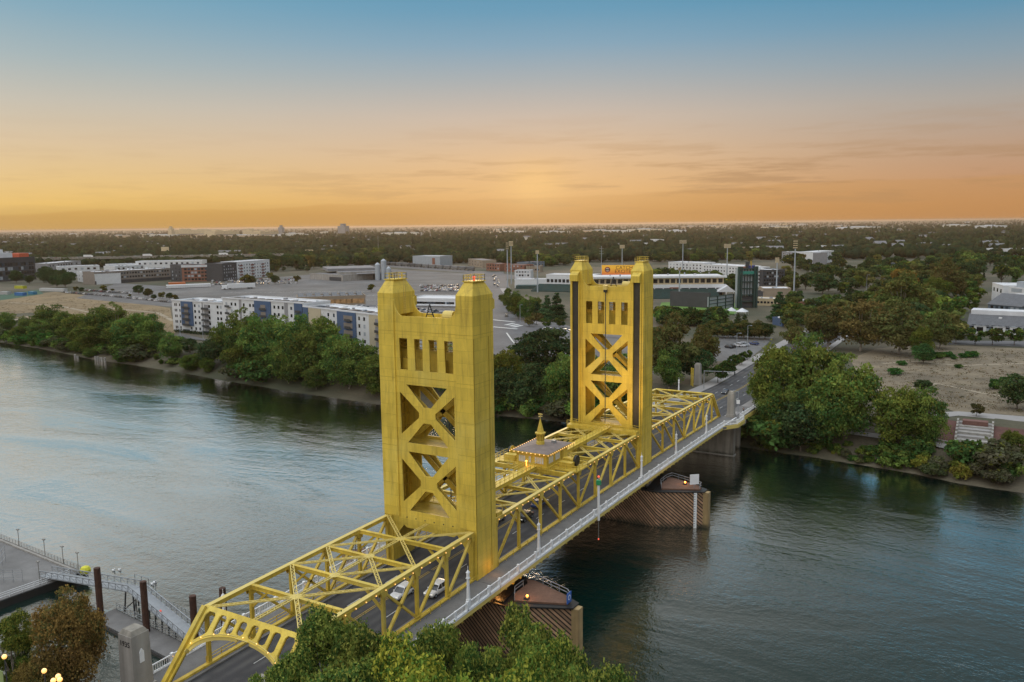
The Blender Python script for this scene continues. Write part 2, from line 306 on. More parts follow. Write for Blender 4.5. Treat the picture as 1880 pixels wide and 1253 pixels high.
# ------------------------------------------------------------------ river and land
WZ = -12.4; GZ = -3.2
def zc(y):
    if y <= 132: return 0.1-1.1*((y-37.6)/90)**2
    z = zc(132)-0.036*(y-132); return max(z, GZ+0.06)
def water_material():
    m = bpy.data.materials.new('river_water'); m.use_nodes = True; nt = m.node_tree; N = nt.nodes; L = nt.links; N.clear()
    g = N.new('ShaderNodeNewGeometry')
    def noise(sc, det, rot, sx, sy, dist=0.0):
        mp = N.new('ShaderNodeMapping'); mp.inputs['Rotation'].default_value = (0, 0, rot); mp.inputs['Scale'].default_value = (sx, sy, 1); L.new(g.outputs['Position'], mp.inputs[0])
        n = N.new('ShaderNodeTexNoise'); n.inputs['Scale'].default_value = sc; n.inputs['Detail'].default_value = det; n.inputs['Roughness'].default_value = 0.55; n.inputs['Distortion'].default_value = dist; L.new(mp.outputs[0], n.inputs['Vector']); return n.outputs[0]
    def mt(op, x, y):
        n = N.new('ShaderNodeMath'); n.operation = op
        for i, v in enumerate((x, y)):
            if isinstance(v, float): n.inputs[i].default_value = v
            else: L.new(v, n.inputs[i])
        return n.outputs[0]
    a = noise(0.6, 3, 0.9, 1, 1.25); c = noise(0.13, 3, 0.3, 1, 1.2, .8); e = noise(1.9, 3, 1.4, 1, 1.2); w = noise(0.014, 4, 0.2, 1, 2.6, 1.2)
    mr = N.new('ShaderNodeMapRange'); L.new(w, mr.inputs[0]); mr.inputs[1].default_value = 0.36; mr.inputs[2].default_value = 0.64; mr.inputs[3].default_value = 0.5; mr.inputs[4].default_value = 1.4
    h = mt('ADD', mt('ADD', mt('MULTIPLY', a, 0.17), mt('MULTIPLY', e, 0.085)), mt('MULTIPLY', c, 0.20)); h = mt('MULTIPLY', h, mr.outputs[0])
    bp = N.new('ShaderNodeBump'); bp.inputs['Strength'].default_value = 1.0; bp.inputs['Distance'].default_value = 0.55; L.new(h, bp.inputs['Height'])
    d = N.new('ShaderNodeBsdfDiffuse'); d.inputs[0].default_value = (0.0028, 0.018, 0.0145, 1); gl = N.new('ShaderNodeBsdfGlossy'); gl.inputs['Roughness'].default_value = 0.06; gl.inputs['Color'].default_value = (1.0, .95, .90, 1); L.new(bp.outputs[0], gl.inputs['Normal'])  # warm gloss tint and steep ramp below push sky reflections towards silver
    lw = N.new('ShaderNodeLayerWeight'); lw.inputs['Blend'].default_value = 0.5; L.new(bp.outputs[0], lw.inputs['Normal'])
    r = N.new('ShaderNodeValToRGB'); cr = r.color_ramp
    for p, v in ((0.0, .02), (0.48, .05), (0.56, .12), (0.64, .37), (0.71, .80), (0.80, .95)):
        el = cr.elements.new(p) if p else cr.elements[0]; el.position = p; el.color = (v, v, v, 1)
    cr.elements[-1].position = 1.0; cr.elements[-1].color = (.92, .92, .92, 1); L.new(lw.outputs['Facing'], r.inputs[0])
    mx = N.new('ShaderNodeMixShader'); L.new(r.outputs[0], mx.inputs[0]); L.new(d.outputs[0], mx.inputs[1]); L.new(gl.outputs[0], mx.inputs[2])
    o = N.new('ShaderNodeOutputMaterial'); L.new(mx.outputs[0], o.inputs[0]); return m
SHORE_FAR = [(-60000, 9000), (-6000, 900), (-1500, 330), (-800, 215), (-600, 190), (-448, 177), (-399, 172), (-331, 160), (-298, 159), (-254, 154), (-213, 148), (-167, 144), (-125, 141), (-57, 147.5), (-20, 145), (12, 143), (23, 142), (34, 141), (48, 138.8), (60, 137.3), (71, 133.3), (85, 132), (120, 126), (200, 112), (500, 60), (1500, -150), (6000, -1500), (60000, -20000)]
SHORE_NEAR = [(-60000, 4000), (-6000, 500), (-1500, 60), (-600, -12), (-300, -32), (-120, -46), (-60, -50), (-20, -50), (10, -47), (50, -46), (120, -42), (300, -60), (1500, -420), (6000, -2200), (60000, -28000)]
def densify(P, step, lim=700):
    out = []
    for (x0, y0), (x1, y1) in zip(P, P[1:]):
        n = max(1, int(abs(x1-x0)/step)) if abs(x0) < lim and abs(x1) < lim else 1
        out += [(x0+(x1-x0)*i/n, y0+(y1-y0)*i/n) for i in range(n)]
    return out+[P[-1]]
def smooth_noise(x, seed):
    return sum(math.sin(x*f+seed*1.7+i*2.1)*a for i, (f, a) in enumerate(((0.05, 1.0), (0.13, 0.6), (0.31, 0.35), (0.7, 0.2))))
def land(name, P, rows, sgn, mat, seed):
    P = densify(P, 6.0); mb = MB(); n = len(P)
    vs = []
    for k, (d, z, j) in enumerate(rows):
        for x, y in P:
            wob = smooth_noise(x, seed+k)*j if abs(x) < 700 else 0
            if d > 5000: vs.append((x, y+sgn*d, z))
            else: vs.append((x, y+sgn*(d+wob), z+(wob*0.15 if 0 < k < len(rows)-3 else 0)))
    fs = [(k*n+i, k*n+i+1, (k+1)*n+i+1, (k+1)*n+i) for k in range(len(rows)-1) for i in range(n-1)]
    mb.add(vs, fs); return tag(mb.build(name, mat), kind='structure')
def ground_material():
    m = M('dry_ground', (0.10, 0.085, 0.055), 0.95, 0, 0.35, 0.03, 0.3, 1.5, fine=0.2)
    nt = m.node_tree; N = nt.nodes; L = nt.links; b = N['Principled BSDF']; old = b.inputs['Base Color'].links[0].from_socket
    g = N.new('ShaderNodeNewGeometry'); n = N.new('ShaderNodeTexNoise'); n.inputs['Scale'].default_value = 0.012; n.inputs['Detail'].default_value = 7; L.new(g.outputs['Position'], n.inputs['Vector'])
    mr = N.new('ShaderNodeMapRange'); L.new(n.outputs[0], mr.inputs[0]); mr.inputs[1].default_value = 0.42; mr.inputs[2].default_value = 0.6
    mx = N.new('ShaderNodeMix'); mx.data_type = 'RGBA'; L.new(mr.outputs[0], mx.inputs[0]); L.new(old, mx.inputs[6]); mx.inputs[7].default_value = (0.045, 0.05, 0.025, 1); L.new(mx.outputs[2], b.inputs['Base Color'])
    return m
GROUND = ground_material()
FIELD = M('dry_grass', (0.20, 0.145, 0.075), 0.95, 0, 0.3, 0.035, 0.3, 1.2, fine=0.22)
PARK = M('dry_park_soil', (0.175, 0.14, 0.092), 0.95, 0, 0.45, 0.08, 0.3, 1.2, fine=0.25)
MULCH = M('red_mulch', (0.10, 0.045, 0.035), 0.95, 0, 0.3, 0.3, fine=0.2, bscale=3)
TURF = M('green_turf', (0.10, 0.20, 0.03), 0.9, 0, 0.2, 0.1, fine=0.1)
land('ground', SHORE_FAR, [(-8, -15, 0), (0, WZ, 0.7), (4, -11.6, 1.2), (9, -9.6, 1.2), (16, -7.2, 1.5), (26, -4.6, 2.0), (34, GZ-.1, 2.0), (60, GZ, 0), (160, GZ, 0), (500, GZ, 0), (2000, GZ, 0), (70000, GZ, 0)], 1, GROUND, 3)
land('near_ground', SHORE_NEAR, [(-6, -15, 0), (0, WZ, 0.5), (3, -10.5, 0.8), (7, -6.5, 0.8), (11, -2.2, 0.6), (16, -1.2, 0), (40, -1.2, 0), (200, -1.2, 0), (30000, -1.2, 0)], -1, GROUND, 8)
wm = MB(); xs = [-60000, -3000, -700, -350, -150, 0, 150, 400, 3000, 60000]; ys = [-30000, -2500, -400, -120, -40, 40, 120, 200, 500, 3000, 12000]
wm.add([(x, y, WZ) for y in ys for x in xs], [(j*len(xs)+i, j*len(xs)+i+1, (j+1)*len(xs)+i+1, (j+1)*len(xs)+i) for j in range(len(ys)-1) for i in range(len(xs)-1)])
tag(wm.build('river_water', water_material()), kind='structure')

# ------------------------------------------------------------------ bridge towers
XT = 8.33; T0 = 5.765; L0 = 63.7; YF = T0+L0                    # truss planes, tower depth, lift opening, far tower's river face
def tower(yo, sg, label, near):
    """yo: outer face, sg: +1 when the river side is towards +Y; d runs from outer face to river face"""
    t = empty('lift_tower', (0, yo+sg*T0/2, 0), label, 'bridge tower', 'lift towers of the bridge')
    Y = lambda d: yo+sg*d
    def bx(mb, x0, x1, d0, d1, z0, z1): mb.box(x0, x1, min(Y(d0), Y(d1)), max(Y(d0), Y(d1)), z0, z1)
    for s in (-1, 1):                                             # legs
        mb = MB(); a, b = sorted((s*7.45, s*9.0)); bx(mb, a, b, 0, T0-.0, -2.0, 41.0)
        mb.build('leg', GOLD, t)
        fc = MB(); a, b = sorted((s*5.9, s*8.985)); bx(fc, a, b, -.09, .15, 8.0, 42.6); bx(fc, a, b, T0-.12, T0-.02, 8.0, 41.0); fc.build('pylon_face', GOLD, t)
        lm = MB()                                                  # upper shaft and bevelled cap
        a, b = sorted((s*5.95, s*9.0)); bx(lm, a, b, 0.0, T0, 41.0, 44.45)
        i0, i1 = sorted((s*6.75, s*8.25)); o0, o1 = a, b
        ys = sorted((Y(0), Y(T0))); yi = sorted((Y(1.35), Y(T0-1.35)))
        lm.hexa([(o0, ys[0], 44.45), (o1, ys[0], 44.45), (o1, ys[1], 44.45), (o0, ys[1], 44.45)], [(i0, yi[0], 46.5), (i1, yi[0], 46.5), (i1, yi[1], 46.5), (i0, yi[1], 46.5)])
        lm.build('cap', GOLD, t)
        r = MB()                                                   # railing on the cap
        c0, c1 = i0-.2, i1+.2; r.box(c0-.1, c1+.1, yi[0]-.2, yi[1]+.2, 46.45, 46.6)
        for z in (47.05, 47.5):
            for (p, q) in (((c0, yi[0]), (c1, yi[0])), ((c1, yi[0]), (c1, yi[1])), ((c1, yi[1]), (c0, yi[1])), ((c0, yi[1]), (c0, yi[0]))):
                r.bar((p[0], p[1], z), (q[0], q[1], z), .07, .07)
        for k in range(4):
            for x in (c0, c1): r.bar((x, yi[0]+(yi[1]-yi[0])*k/3, 46.5), (x, yi[0]+(yi[1]-yi[0])*k/3, 47.55), .07, .07)
        for k in range(3):
            for y in yi: r.bar((c0+(c1-c0)*k/2, y, 46.5), (c0+(c1-c0)*k/2, y, 47.55), .07, .07)
        r.build('cap_railing', GOLD, t)
        # concave brackets between shaft and top panel, on both faces
        fil = [(s*5.95, 40.9), (s*4.3, 40.9)]+[(s*(4.3+1.65*math.sin(q)), 40.9+2.5*(1-math.cos(q))) for q in (0.3, 0.6, 0.9, 1.2, 1.5)]+[(s*5.95, 43.6)]
        for d in (0.32, T0-.32):
            plate('bracket', fil, [], 0.3, GOLD, t, lambda a, b, c, d=d: (a, Y(d)+c, b))
        # ladder on the inner side of the shaft
        ld = MB(); xl = s*5.8
        for e in (-.25, .25): ld.bar((xl, Y(T0/2)+e, 41), (xl, Y(T0/2)+e, 47.3), .06, .06)
        for k in range(16): ld.bar((xl, Y(T0/2)-.25, 41.2+k*.38), (xl, Y(T0/2)+.25, 41.2+k*.38), .04, .04)
        ld.build('ladder', GOLDL, t)
    def octo(zt, zb):                                              # four openings round an X brace
        zm = (zt+zb)/2; w = 5.25; f = 3.95; ch = (zt-zb)*0.13; g = .72
        return [[(-f, zt), (f, zt), (g, zm+1.25), (-g, zm+1.25)], [(-f, zb), (-g, zm-1.25), (g, zm-1.25), (f, zb)],
                [(-w, zt-ch), (-1.55, zm+.42), (-1.55, zm-.42), (-w, zb+ch)], [(w, zt-ch), (w, zb+ch), (1.55, zm-.42), (1.55, zm+.42)]]
    slots = [[(x, 32.35), (x+1.62, 32.35), (x+1.62, 37.4), (x, 37.4)] for x in (-5.1, -2.15, .62, 3.58)]
    ol = [(-7.45, 6.6), (-7.45, 40.9), (7.45, 40.9), (7.45, 6.6), (5.2, 6.6), (4.6, 6.2), (-4.6, 6.2), (-5.2, 6.6)]
    for d, nm in ((0.36, 'face_panel'), (T0-.36, 'face_panel')):
        plate(nm, ol, slots+octo(30.0, 20.5)+octo(19.05, 9.15), 0.44, GOLD, t, lambda a, b, c, d=d: (a, Y(d)+c, b))
    fl = MB()                                                      # flanges along the X braces, deepening them
    for d in (1.2, T0-1.2):
        for zt, zb in ((30.0, 20.5), (19.05, 9.15)):
            for s in (-1, 1):
                fl.bar((s*5.2, Y(d), zt-.4), (-s*5.2, Y(d), zb+.4), 0.9, 0.30, (0, 1, 0))
    fl.build('inner_brace', GOLDD, t)
    it = MB()                                                      # floors, lattice and machinery inside
    for z in (8.7, 19.8, 31.2): bx(it, -7.4, 7.4, .62, T0-.62, z, z+.35)
    for s in (-1, 1):
        for z in range(10, 31, 2): bx(it, s*7.28-.14, s*7.28+.14, .7, T0-.7, z, z+.18)
        for d in (1.6, T0/2, T0-1.6): bx(it, s*7.22-.12, s*7.22+.12, d-.12, d+.12, 9, 31)
    it.build('inner_floor', GOLDD, t)
    mr = MB()
    for z in (35.6, 36.2, 36.8): mr.bar((-7.2, Y(T0/2), z), (7.2, Y(T0/2), z), .12, .12)
    for x in (-5, -2, 2, 5): bx(mr, x-.6, x+.6, 1.6, 4.0, 31.6, 34.0)
    bx(mr, -7.3, 7.3, 1.0, T0-1.0, 39.6, 39.8); bx(mr, -7.3, 7.3, 2.3, 2.5, 31.5, 35.3); bx(mr, -7.3, 7.3, 3.2, 3.4, 31.5, 35.3); bx(mr, -7.3, 7.3, 2.8, 2.9, 37.2, 39.7)
    mr.build('machinery_floor', GOLDD, t)
    tr = MB(); tr.bar((-1.0, Y(1.6), 40.0), (0, Y(1.6), 42.8), .12, .12); tr.bar((1.0, Y(1.6), 40.0), (0, Y(1.6), 42.8), .12, .12); tr.bar((0, Y(3), 40), (0, Y(1.6), 42.8), .12, .12); tr.bar((-.6, Y(1.6), 41.2), (.6, Y(1.6), 41.2), .1, .1)
    tr.build('hoist_tripod', BLACK, t)
    ws = MB(); ws.tube((2.6, Y(2), 41.0), (4.4, Y(2), 41.0), .9, 14); ws.build('sheave_cover', GOLDL, t)
    sm = MB()                                                      # plating seams standing proud
    for z in (13.5, 19.8, 24.9, 31.0, 38.5):
        for s in (-1, 1):
            sm.box(s*9.0-.012 if s < 0 else 9.0-.02, s*9.0+.02 if s < 0 else 9.012, min(Y(.02), Y(T0-.02)), max(Y(.02), Y(T0-.02)), z, z+.05)
            a, b = sorted((s*5.92, s*8.97)); bx(sm, a, b, -.105, -.08, z, z+.05)
    for z in (31.2, 38.5): bx(sm, -7.4, 7.4, .125, .16, z, z+.05)
    for x in (-6.3, 6.3): bx(sm, x, x+.05, .125, .16, 9, 40.8)
    for s in (-1, 1):
        a, b = sorted((s*8.99, s*9.06)); bx(sm, a, b, 4.3, 4.38, 1, 38); bx(sm, a, b, .0, .1, 1, 38)
    sm.build('plate_seam', SEAM, t)
    pb = MB()                                                      # beam and knees over the roadway, with rivet heads
    bx(pb, -7.4, 7.4, .1, .9, 6.9, 8.6); bx(pb, -7.4, 7.4, T0-.9, T0-.1, 6.9, 8.6)
    for s in (-1, 1):
        for d in (.5, T0-.5): pb.hexa([(s*7.45, Y(d)-.3, 3.9), (s*7.3, Y(d)-.3, 3.9), (s*7.3, Y(d)+.3, 3.9), (s*7.45, Y(d)+.3, 3.9)], [(s*7.45, Y(d)-.3, 7), (s*4.9, Y(d)-.3, 7), (s*4.9, Y(d)+.3, 7), (s*7.45, Y(d)+.3, 7)])
    pb.build('portal_beam', GOLD, t)
    for k in range(8): MB().ball((-6.3+k*1.8, Y(.09), 8.0), .11).build('rivet', BLACK, t)
    # river face: cable recesses with ropes, hoods over the sheaves
    for s in (-1, 1):
        a, b = sorted((s*6.75, s*8.3)); cb = MB(); bx(cb, a, b, T0-.02, T0+.12, 8.9, 41.9)
        cb.build('counterweight_rope', CABLE, t)
        gr = MB()
        for x in (s*6.6, s*8.45): bx(gr, x-.12, x+.12, T0-.02, T0+.45, 7.5, 41.9)
        gr.build('guide_rail', GOLD, t)
        hd = MB(); x0, x1 = sorted((s*6.55, s*8.5)); ya = [Y(T0), Y(T0+1.35)]
        hd.hexa([(x0, ya[0], 41.9), (x1, ya[0], 41.9), (x1, ya[1], 42.0), (x0, ya[1], 42.0)], [(x0, ya[0], 44.2), (x1, ya[0], 44.2), (x1, ya[1], 43.4), (x0, ya[1], 43.4)])
        hd.build('sheave_hood', GOLD, t)
        gb = MB(); gx0, gx1 = sorted((s*8.2, s*9.0)); bx(gb, gx0, gx1, T0, T0+.45, -1.0, 7.5); gb.build('guide_foot', GOLDD, t)
    hb = MB(); bx(hb, -.4, .5, T0-.1, T0+.9, 40.2, 41.2); hb.build('cable_bracket', GOLDL, t)
    hc = MB(); bx(hc, -.3, .4, T0+.15, T0+.8, 39.6, 40.2); hc.build('cable_pulley', BLACK, t)
    hw = MB(); hw.tube((.05, Y(T0+.45), 9.5), (.05, Y(T0+.45), 39.8), .09, 6); hw.build('power_cable', DSTEEL, t)
    rl = MB() if near else None
    if near: rl.tube((7.5, Y(T0/2), 46.6), (7.5, Y(T0/2), 46.95), .16); rl.ball((7.5, Y(T0/2), 47.1), .22, 8, 6); rl.build('warning_lamp', REDL, t)
    return t
tower(0.0, 1, 'tall gold lift tower nearest the camera, standing over the front roadway', True)
tower(YF+T0, -1, 'tall gold lift tower behind the control house, black rope recesses on its face', False)

# ------------------------------------------------------------------ spans
RAILX = 13.0
def deck(parent, ya, yb, n, rail_right=True):
    ys = [ya+(yb-ya)*i/n for i in range(n+1)]
    def strip(x0, x1, dz0, dz1, m, nm, kind=None):
        vs, fs = [], []
        for y in ys: vs += [(x0, y, zc(y)+dz0), (x1, y, zc(y)+dz0), (x1, y, zc(y)+dz1), (x0, y, zc(y)+dz1)]
        for i in range(n):
            b = i*4; fs += [(b+k, b+(k+1) % 4, b+4+(k+1) % 4, b+4+k) for k in range(4)]
        fs += [(0, 1, 2, 3), (n*4, n*4+3, n*4+2, n*4+1)]
        return MB().add(vs, fs).build(nm, m, parent)
    strip(-7.4, 7.4, -.9, -.15, ASPH, 'roadway')
    for s in (-1, 1):
        strip(*sorted((s*7.4, s*9.05)), -.9, .25, CONC if False else GOLDD, 'kerb') if False else strip(*sorted((s*7.4, s*9.02)), -.9, 0.06, WALK, 'kerb')
        strip(*sorted((s*9.02, s*12.85)), -.55, 0.0, WALK, 'sidewalk')
        strip(*sorted((s*12.85, s*13.15)), -.95, -.25, GOLDL, 'edge_girder'); strip(*sorted((s*12.83, s*13.19)), -.25, .12, WHITE, 'edge_kerb')
    mk = MB()
    for x in (-.22, .12): mk.add([(x, ya+.3, zc(ya)-.142), (x+.12, ya+.3, zc(ya)-.142)]+[v for y in ys[1:-1] for v in ((x, y, zc(y)-.142), (x+.12, y, zc(y)-.142))]+[(x, yb-.3, zc(yb)-.142), (x+.12, yb-.3, zc(yb)-.142)], [(2*i, 2*i+1, 2*i+3, 2*i+2) for i in range(n)])
    mk.build('centre_line', LINEY, parent)
    ml = MB(); y = ya+2
    while y < yb-4:
        for x in (-3.7, 3.6): ml.add([(x, y, zc(y)-.142), (x+.14, y, zc(y)-.142), (x+.14, y+3, zc(y+3)-.142), (x, y+3, zc(y+3)-.142)], [(0, 1, 2, 3)])
        y += 9
    ml.build('lane_line', LINEW, parent)
    fb = MB()                                                     # floor beams seen from below
    k = 0
    for y in ys: fb.bar((-12.8, y, zc(y)-1.2), (12.8, y, zc(y)-1.2), .35, .7)
    for x in (-8.3, -4, 0, 4, 8.3): fb.bar((x, ya, zc(ya)-1.3), (x, yb, zc(yb)-1.3), .35, .8)
    fb.build('floor_beam', GOLDD, parent)
def railing(parent, path, step=2.9, light=True, inward=-1):
    """white picket railing along a list of (x, y) points"""
    rb, lb = MB(), MB(); pb = rb; k = 0
    for (x0, y0), (x1, y1) in zip(path, path[1:]):
        Ln = math.hypot(x1-x0, y1-y0); n = max(1, round(Ln/step))
        P = [(x0+(x1-x0)*i/n, y0+(y1-y0)*i/n) for i in range(n+1)]
        for (ax, ay), (bx_, by) in zip(P, P[1:]):
            za, zb = zc(ay), zc(by)
            for h, w in ((1.12, .16), (.16, .16)): rb.bar((ax, ay, za+h), (bx_, by, zb+h), .14, w)
            m = max(2, int(math.hypot(bx_-ax, by-ay)/.30))
            for j in range(m):
                x = ax+(bx_-ax)*(j+.5)/m; y = ay+(by-ay)*(j+.5)/m; z = za+(zb-za)*(j+.5)/m
                rb.box(x-.03, x+.03, y-.035, y+.035, z+.2, z+1.1)
            if k % 2 == 0: pb.box(ax-.19, ax+.19, ay-.19, ay+.19, za, za+1.36)
            else: pb.box(ax-.13, ax+.13, ay-.13, ay+.13, za, za+1.22)
            if k % 2 == 0: lb.ball((ax+inward*.17, ay, za+.95), .06, 6, 4)
            k += 1
    rb.build('railing', WHITE, parent); pass
    if light: lb.build('railing_light', BULB, parent)
def bulbs(parent, pts, r=.08):
    me = None
    for p in pts:
        if me is None:
            o = MB().ball((0, 0, 0), r, 6, 4).build('light_bulb', BULB); me = o.data; o.parent = parent; bulb0 = o
        else: o = link('light_bulb', me, parent)
        o.location = Vector(p)-ORG[parent]
def truss(parent, nodes, zt, ends, cross, mid, open_end=None):
    """nodes: Y of panel points; zt(y): chord height; cross: panels with X diagonals"""
    zb = lambda y: zc(y)+.1
    y0, y1 = nodes[0], nodes[-1]
    for s in (-1, 1):
        x = s*XT
        mb = MB()
        for a, b in zip(nodes, nodes[1:]): mb.bar((x, a, zt(a)), (x, b, zt(b)), .62, .55)
        mb.build('top_chord', GOLDD, parent)
        cp = MB()
        for a, b in zip(nodes, nodes[1:]): cp.bar((x, a, zt(a)+.31), (x, b, zt(b)+.31), .72, .06)
        cp.build('chord_cover', GOLDL, parent)
        bc = MB(); B = [mid[0]]+list(nodes)+[mid[1]]
        B = sorted(set(B))
        for a, b in zip(B, B[1:]): bc.bar((x, a, zb(a)), (x, b, zb(b)), .6, .5)
        bc.build('bottom_chord', GOLDD, parent)
        for y in nodes:
            v = MB(); v.bar((x, y, zb(y)), (x, y, zt(y)-.2), .36, .42, (0, 1, 0))
            for e in (-.22, .22): v.bar((x, y+e, zb(y)), (x, y+e, zt(y)-.2), .42, .05, (0, 1, 0))
            v.build('vertical', GOLDD, parent)
            g = MB()
            for e in (-.33, .33): g.prism([(0, 0)]*0 or [(y-.7, zt(y)+.1), (y+.7, zt(y)+.1), (y+.45, zt(y)-1.0), (y-.45, zt(y)-1.0)], -.03, .03) if False else g.hexa([(x+e-.03, y-.45, zt(y)-1.1), (x+e+.03, y-.45, zt(y)-1.1), (x+e+.03, y+.45, zt(y)-1.1), (x+e-.03, y+.45, zt(y)-1.1)], [(x+e-.03, y-.85, zt(y)+.05), (x+e+.03, y-.85, zt(y)+.05), (x+e+.03, y+.85, zt(y)+.05), (x+e-.03, y+.85, zt(y)+.05)])
            g.build('gusset', GOLDD, parent)
        for a, b, lat in cross:                                   # top node a to bottom node b
            d = MB()
            if lat: d.lattice((x, a, zt(a)-.3), (x, b, zb(b)+.2), .5, (1, 0, 0), .13)
            else: d.bar((x, a, zt(a)-.3), (x, b, zb(b)+.2), .32, .42, (1, 0, 0))
            d.build('diagonal', GOLDD, parent)
        hr = MB()                                                 # low pipe rail between verticals on the walkway side
        xx = s*(XT+.62)
        for h in (.5, .95): 
            for a, b in zip(nodes, nodes[1:]): hr.bar((xx, a, zc(a)+h), (xx, b, zc(b)+h), .08, .08)
        y = nodes[0]
        while y < nodes[-1]: hr.bar((xx, y, zc(y)), (xx, y, zc(y)+1.0), .08, .08); y += 2.45
        hr.build('guard_rail', GOLDD, parent)
def strut(parent, y, z, portal=True):
    s = MB(); s.bar((-XT+.3, y, z), (XT-.3, y, z), .42, .55)
    for e in (-.26, .26): s.bar((-XT+.3, y, z+e), (XT-.3, y, z+e), .56, .05)
    s.build('strut', GOLDD, parent)
    for sx in (-1, 1): k = MB(); k.bar((sx*(XT-.2), y, z-2.9), (sx*(XT-3.2), y, z-.3), .3, .3); k.bar((sx*(XT-3.2), y, z-.3), (sx*(XT-4.4), y, z-.25), .3, .2); k.build('knee_brace', GOLDD, parent)
def lateral(parent, pts, lattice=True):
    for p, q in pts:
        m = MB()
        if lattice: m.lattice(p, q, .46, (0, 0, 1), .11, .55)
        else: m.bar(p, q, .34, .3)
        m.build('lateral_brace', GOLDL, parent)
def hub(parent, y, z):
    m = MB(); m.prism([(.75*math.cos(a*math.pi/4), y+.75*math.sin(a*math.pi/4)) for a in range(8)], z+.22, z+.30); m.build('hub_plate', GOLDL, parent)

# near span --------------------------------------------------------
ns = empty('side_span', (0, -22, 0), 'gold truss side span in front of the nearest tower, arched portal at its end', 'bridge span', 'spans of the bridge')
nn = [-37.0, -29.6, -22.2, -14.8, -7.4, -0.3]; zn = lambda y: 7.62+zc(y)
truss(ns, nn, zn, None, [(-37, -29.6, False), (-29.6, -22.2, False), (-22.2, -14.8, False), (-14.8, -22.2, False), (-7.4, -14.8, False), (-.3, -7.4, False)], (-44.4, -.3))
deck(ns, -45.0, -.05, 18)
for y in nn[1:-1]: strut(ns, y, zn(y))
def LR(y, s): return (s*(XT-.25), y, zn(y)+.22)
CT = lambda y: (0, y, zn(y)+.24)
lat = []
for yc, ys in ((-29.6, (-37, -22.2)), (-22.2, (-14.8,)), (-14.8, (-22.2,)), (-7.4, (-14.8, -.3))):
    for y in ys:
        for s in (-1, 1): lat.append((CT(yc), LR(y, s)))
lat += [(CT(-36.6), CT(-29.6)), (CT(-29.6), CT(-22.2)), (CT(-22.2), CT(-14.8)), (CT(-14.8), CT(-7.4)), (CT(-7.4), CT(-.5))]
lateral(ns, lat)
for y in (-29.6, -22.2, -14.8, -7.4): hub(ns, y, zn(y))
def portal(parent, yb, yt, zb_, zt_):
    """arched portal plate in the plane of the sloping end posts"""
    e = Vector((0, yt-yb, zt_-zb_)); Ln = e.length; e.normalize(); nrm = Vector((0, -e.z, e.y))
    pos = lambda a, b, c: Vector((a, yb, zb_))+e*b+nrm*c
    T = Ln+.35
    arch = [(7.75*math.cos(q), 5.2+3.35*math.sin(q)) for q in [math.pi*i/24 for i in range(25)]]
    outer = [(-8.75, 0), (-8.75, T-.5), (-8.2, T), (8.2, T), (8.75, T-.5), (8.75, 0), (7.8, 0)]+arch+[(-7.8, 0)]
    def rr(cx, w0, zlo, zhi, w1):
        q = .28
        return [(cx-w0+q, zlo), (cx+w0-q, zlo), (cx+w0, zlo+q), (cx+w1, zhi-q), (cx+w1-q, zhi), (cx-w1+q, zhi), (cx-w1, zhi-q), (cx-w0, zlo+q)]
    holes = []
    for s in (-1, 1):
        for cx, w in ((1.0, .62), (2.85, .66), (4.65, .66)):
            a = 5.2+3.35*math.sqrt(max(0, 1-((cx+.2)/7.75)**2))+.42
            holes.append(rr(s*cx, w, a, T-.62, w))
        holes.append([(s*6.0, 8.15), (s*6.4, 7.75), (s*7.55, 6.75), (s*7.75, 7.0), (s*7.72, T-1.1), (s*7.3, T-.62), (s*6.25, T-.62), (s*6.0, T-.95)])
    plate('portal_arch', outer, holes, .42, GOLD, parent, pos)
    rim = MB()
    for p, q in zip(arch, arch[1:]): rim.bar(pos(p[0], p[1], 0), pos(q[0], q[1], 0), .75, .10, tuple(pos((p[0]+q[0])/2, (p[1]+q[1])/2, 0)-pos(0, 4.5, 0)))
    rim.build('arch_rim', GOLDL, parent)
    for s in (-1, 1):
        ep = MB(); ep.bar(pos(s*8.3, -.3, .35), pos(s*8.3, Ln+.1, .35), .62, .55, tuple(nrm)); ep.build('end_post', GOLDD, parent)
    return [pos(7.9*math.cos(q), 5.25+3.6*math.sin(q), -.32 if nrm.y > 0 else .32) for q in [math.pi*(i+1)/10 for i in range(9)]]
bl = portal(ns, -44.4, -37.0, zc(-44)-.1, zn(-37)+.1)
bl += [(s*(XT+.42), y, zn(y)-.1) for s in (1, -1) for y in np.arange(-36, -.8, 2.0)]
bulbs(ns, bl)
railing(ns, [(13, -45), (13, -.1)]); railing(ns, [(-13, -45), (-13, -.1)], inward=1)

# lift span --------------------------------------------------------
ls = empty('lift_span', (0, 37.6, 0), 'gold truss lift span hanging between the two towers, lit bulbs along its chords', 'bridge span', 'spans of the bridge')
lnn = [37.6+7.8*k for k in range(-4, 5)]; zl = lambda y: 7.75+zc(y)
truss(ls, lnn, zl, None, [(lnn[1], lnn[0], True), (lnn[1], lnn[2], False), (lnn[2], lnn[3], False), (lnn[3], lnn[4], False), (lnn[5], lnn[4], True), (lnn[6], lnn[5], False), (lnn[7], lnn[6], False), (lnn[7], lnn[8], False)], (T0+.3, YF-.3))
deck(ls, T0+.05-T0, YF+T0-.05, 32)
for y in lnn: strut(ls, y, zl(y))
LS = lambda y, s: (s*(XT-.25), y, zl(y)+.22)
lateral(ls, [((s*.9, lnn[i], zl(lnn[i])+.24), LS(lnn[j], s)) for i, j in ((1, 0), (1, 2), (3, 2), (5, 6), (7, 6), (7, 8), (0, 1), (2, 3), (6, 5), (8, 7)) for s in (-1, 1)], True)
bulbs(ls, [(s*(XT+.42), y, zl(y)-.1) for s in (1, -1) for y in np.arange(7.2, 68.5, 1.95)])
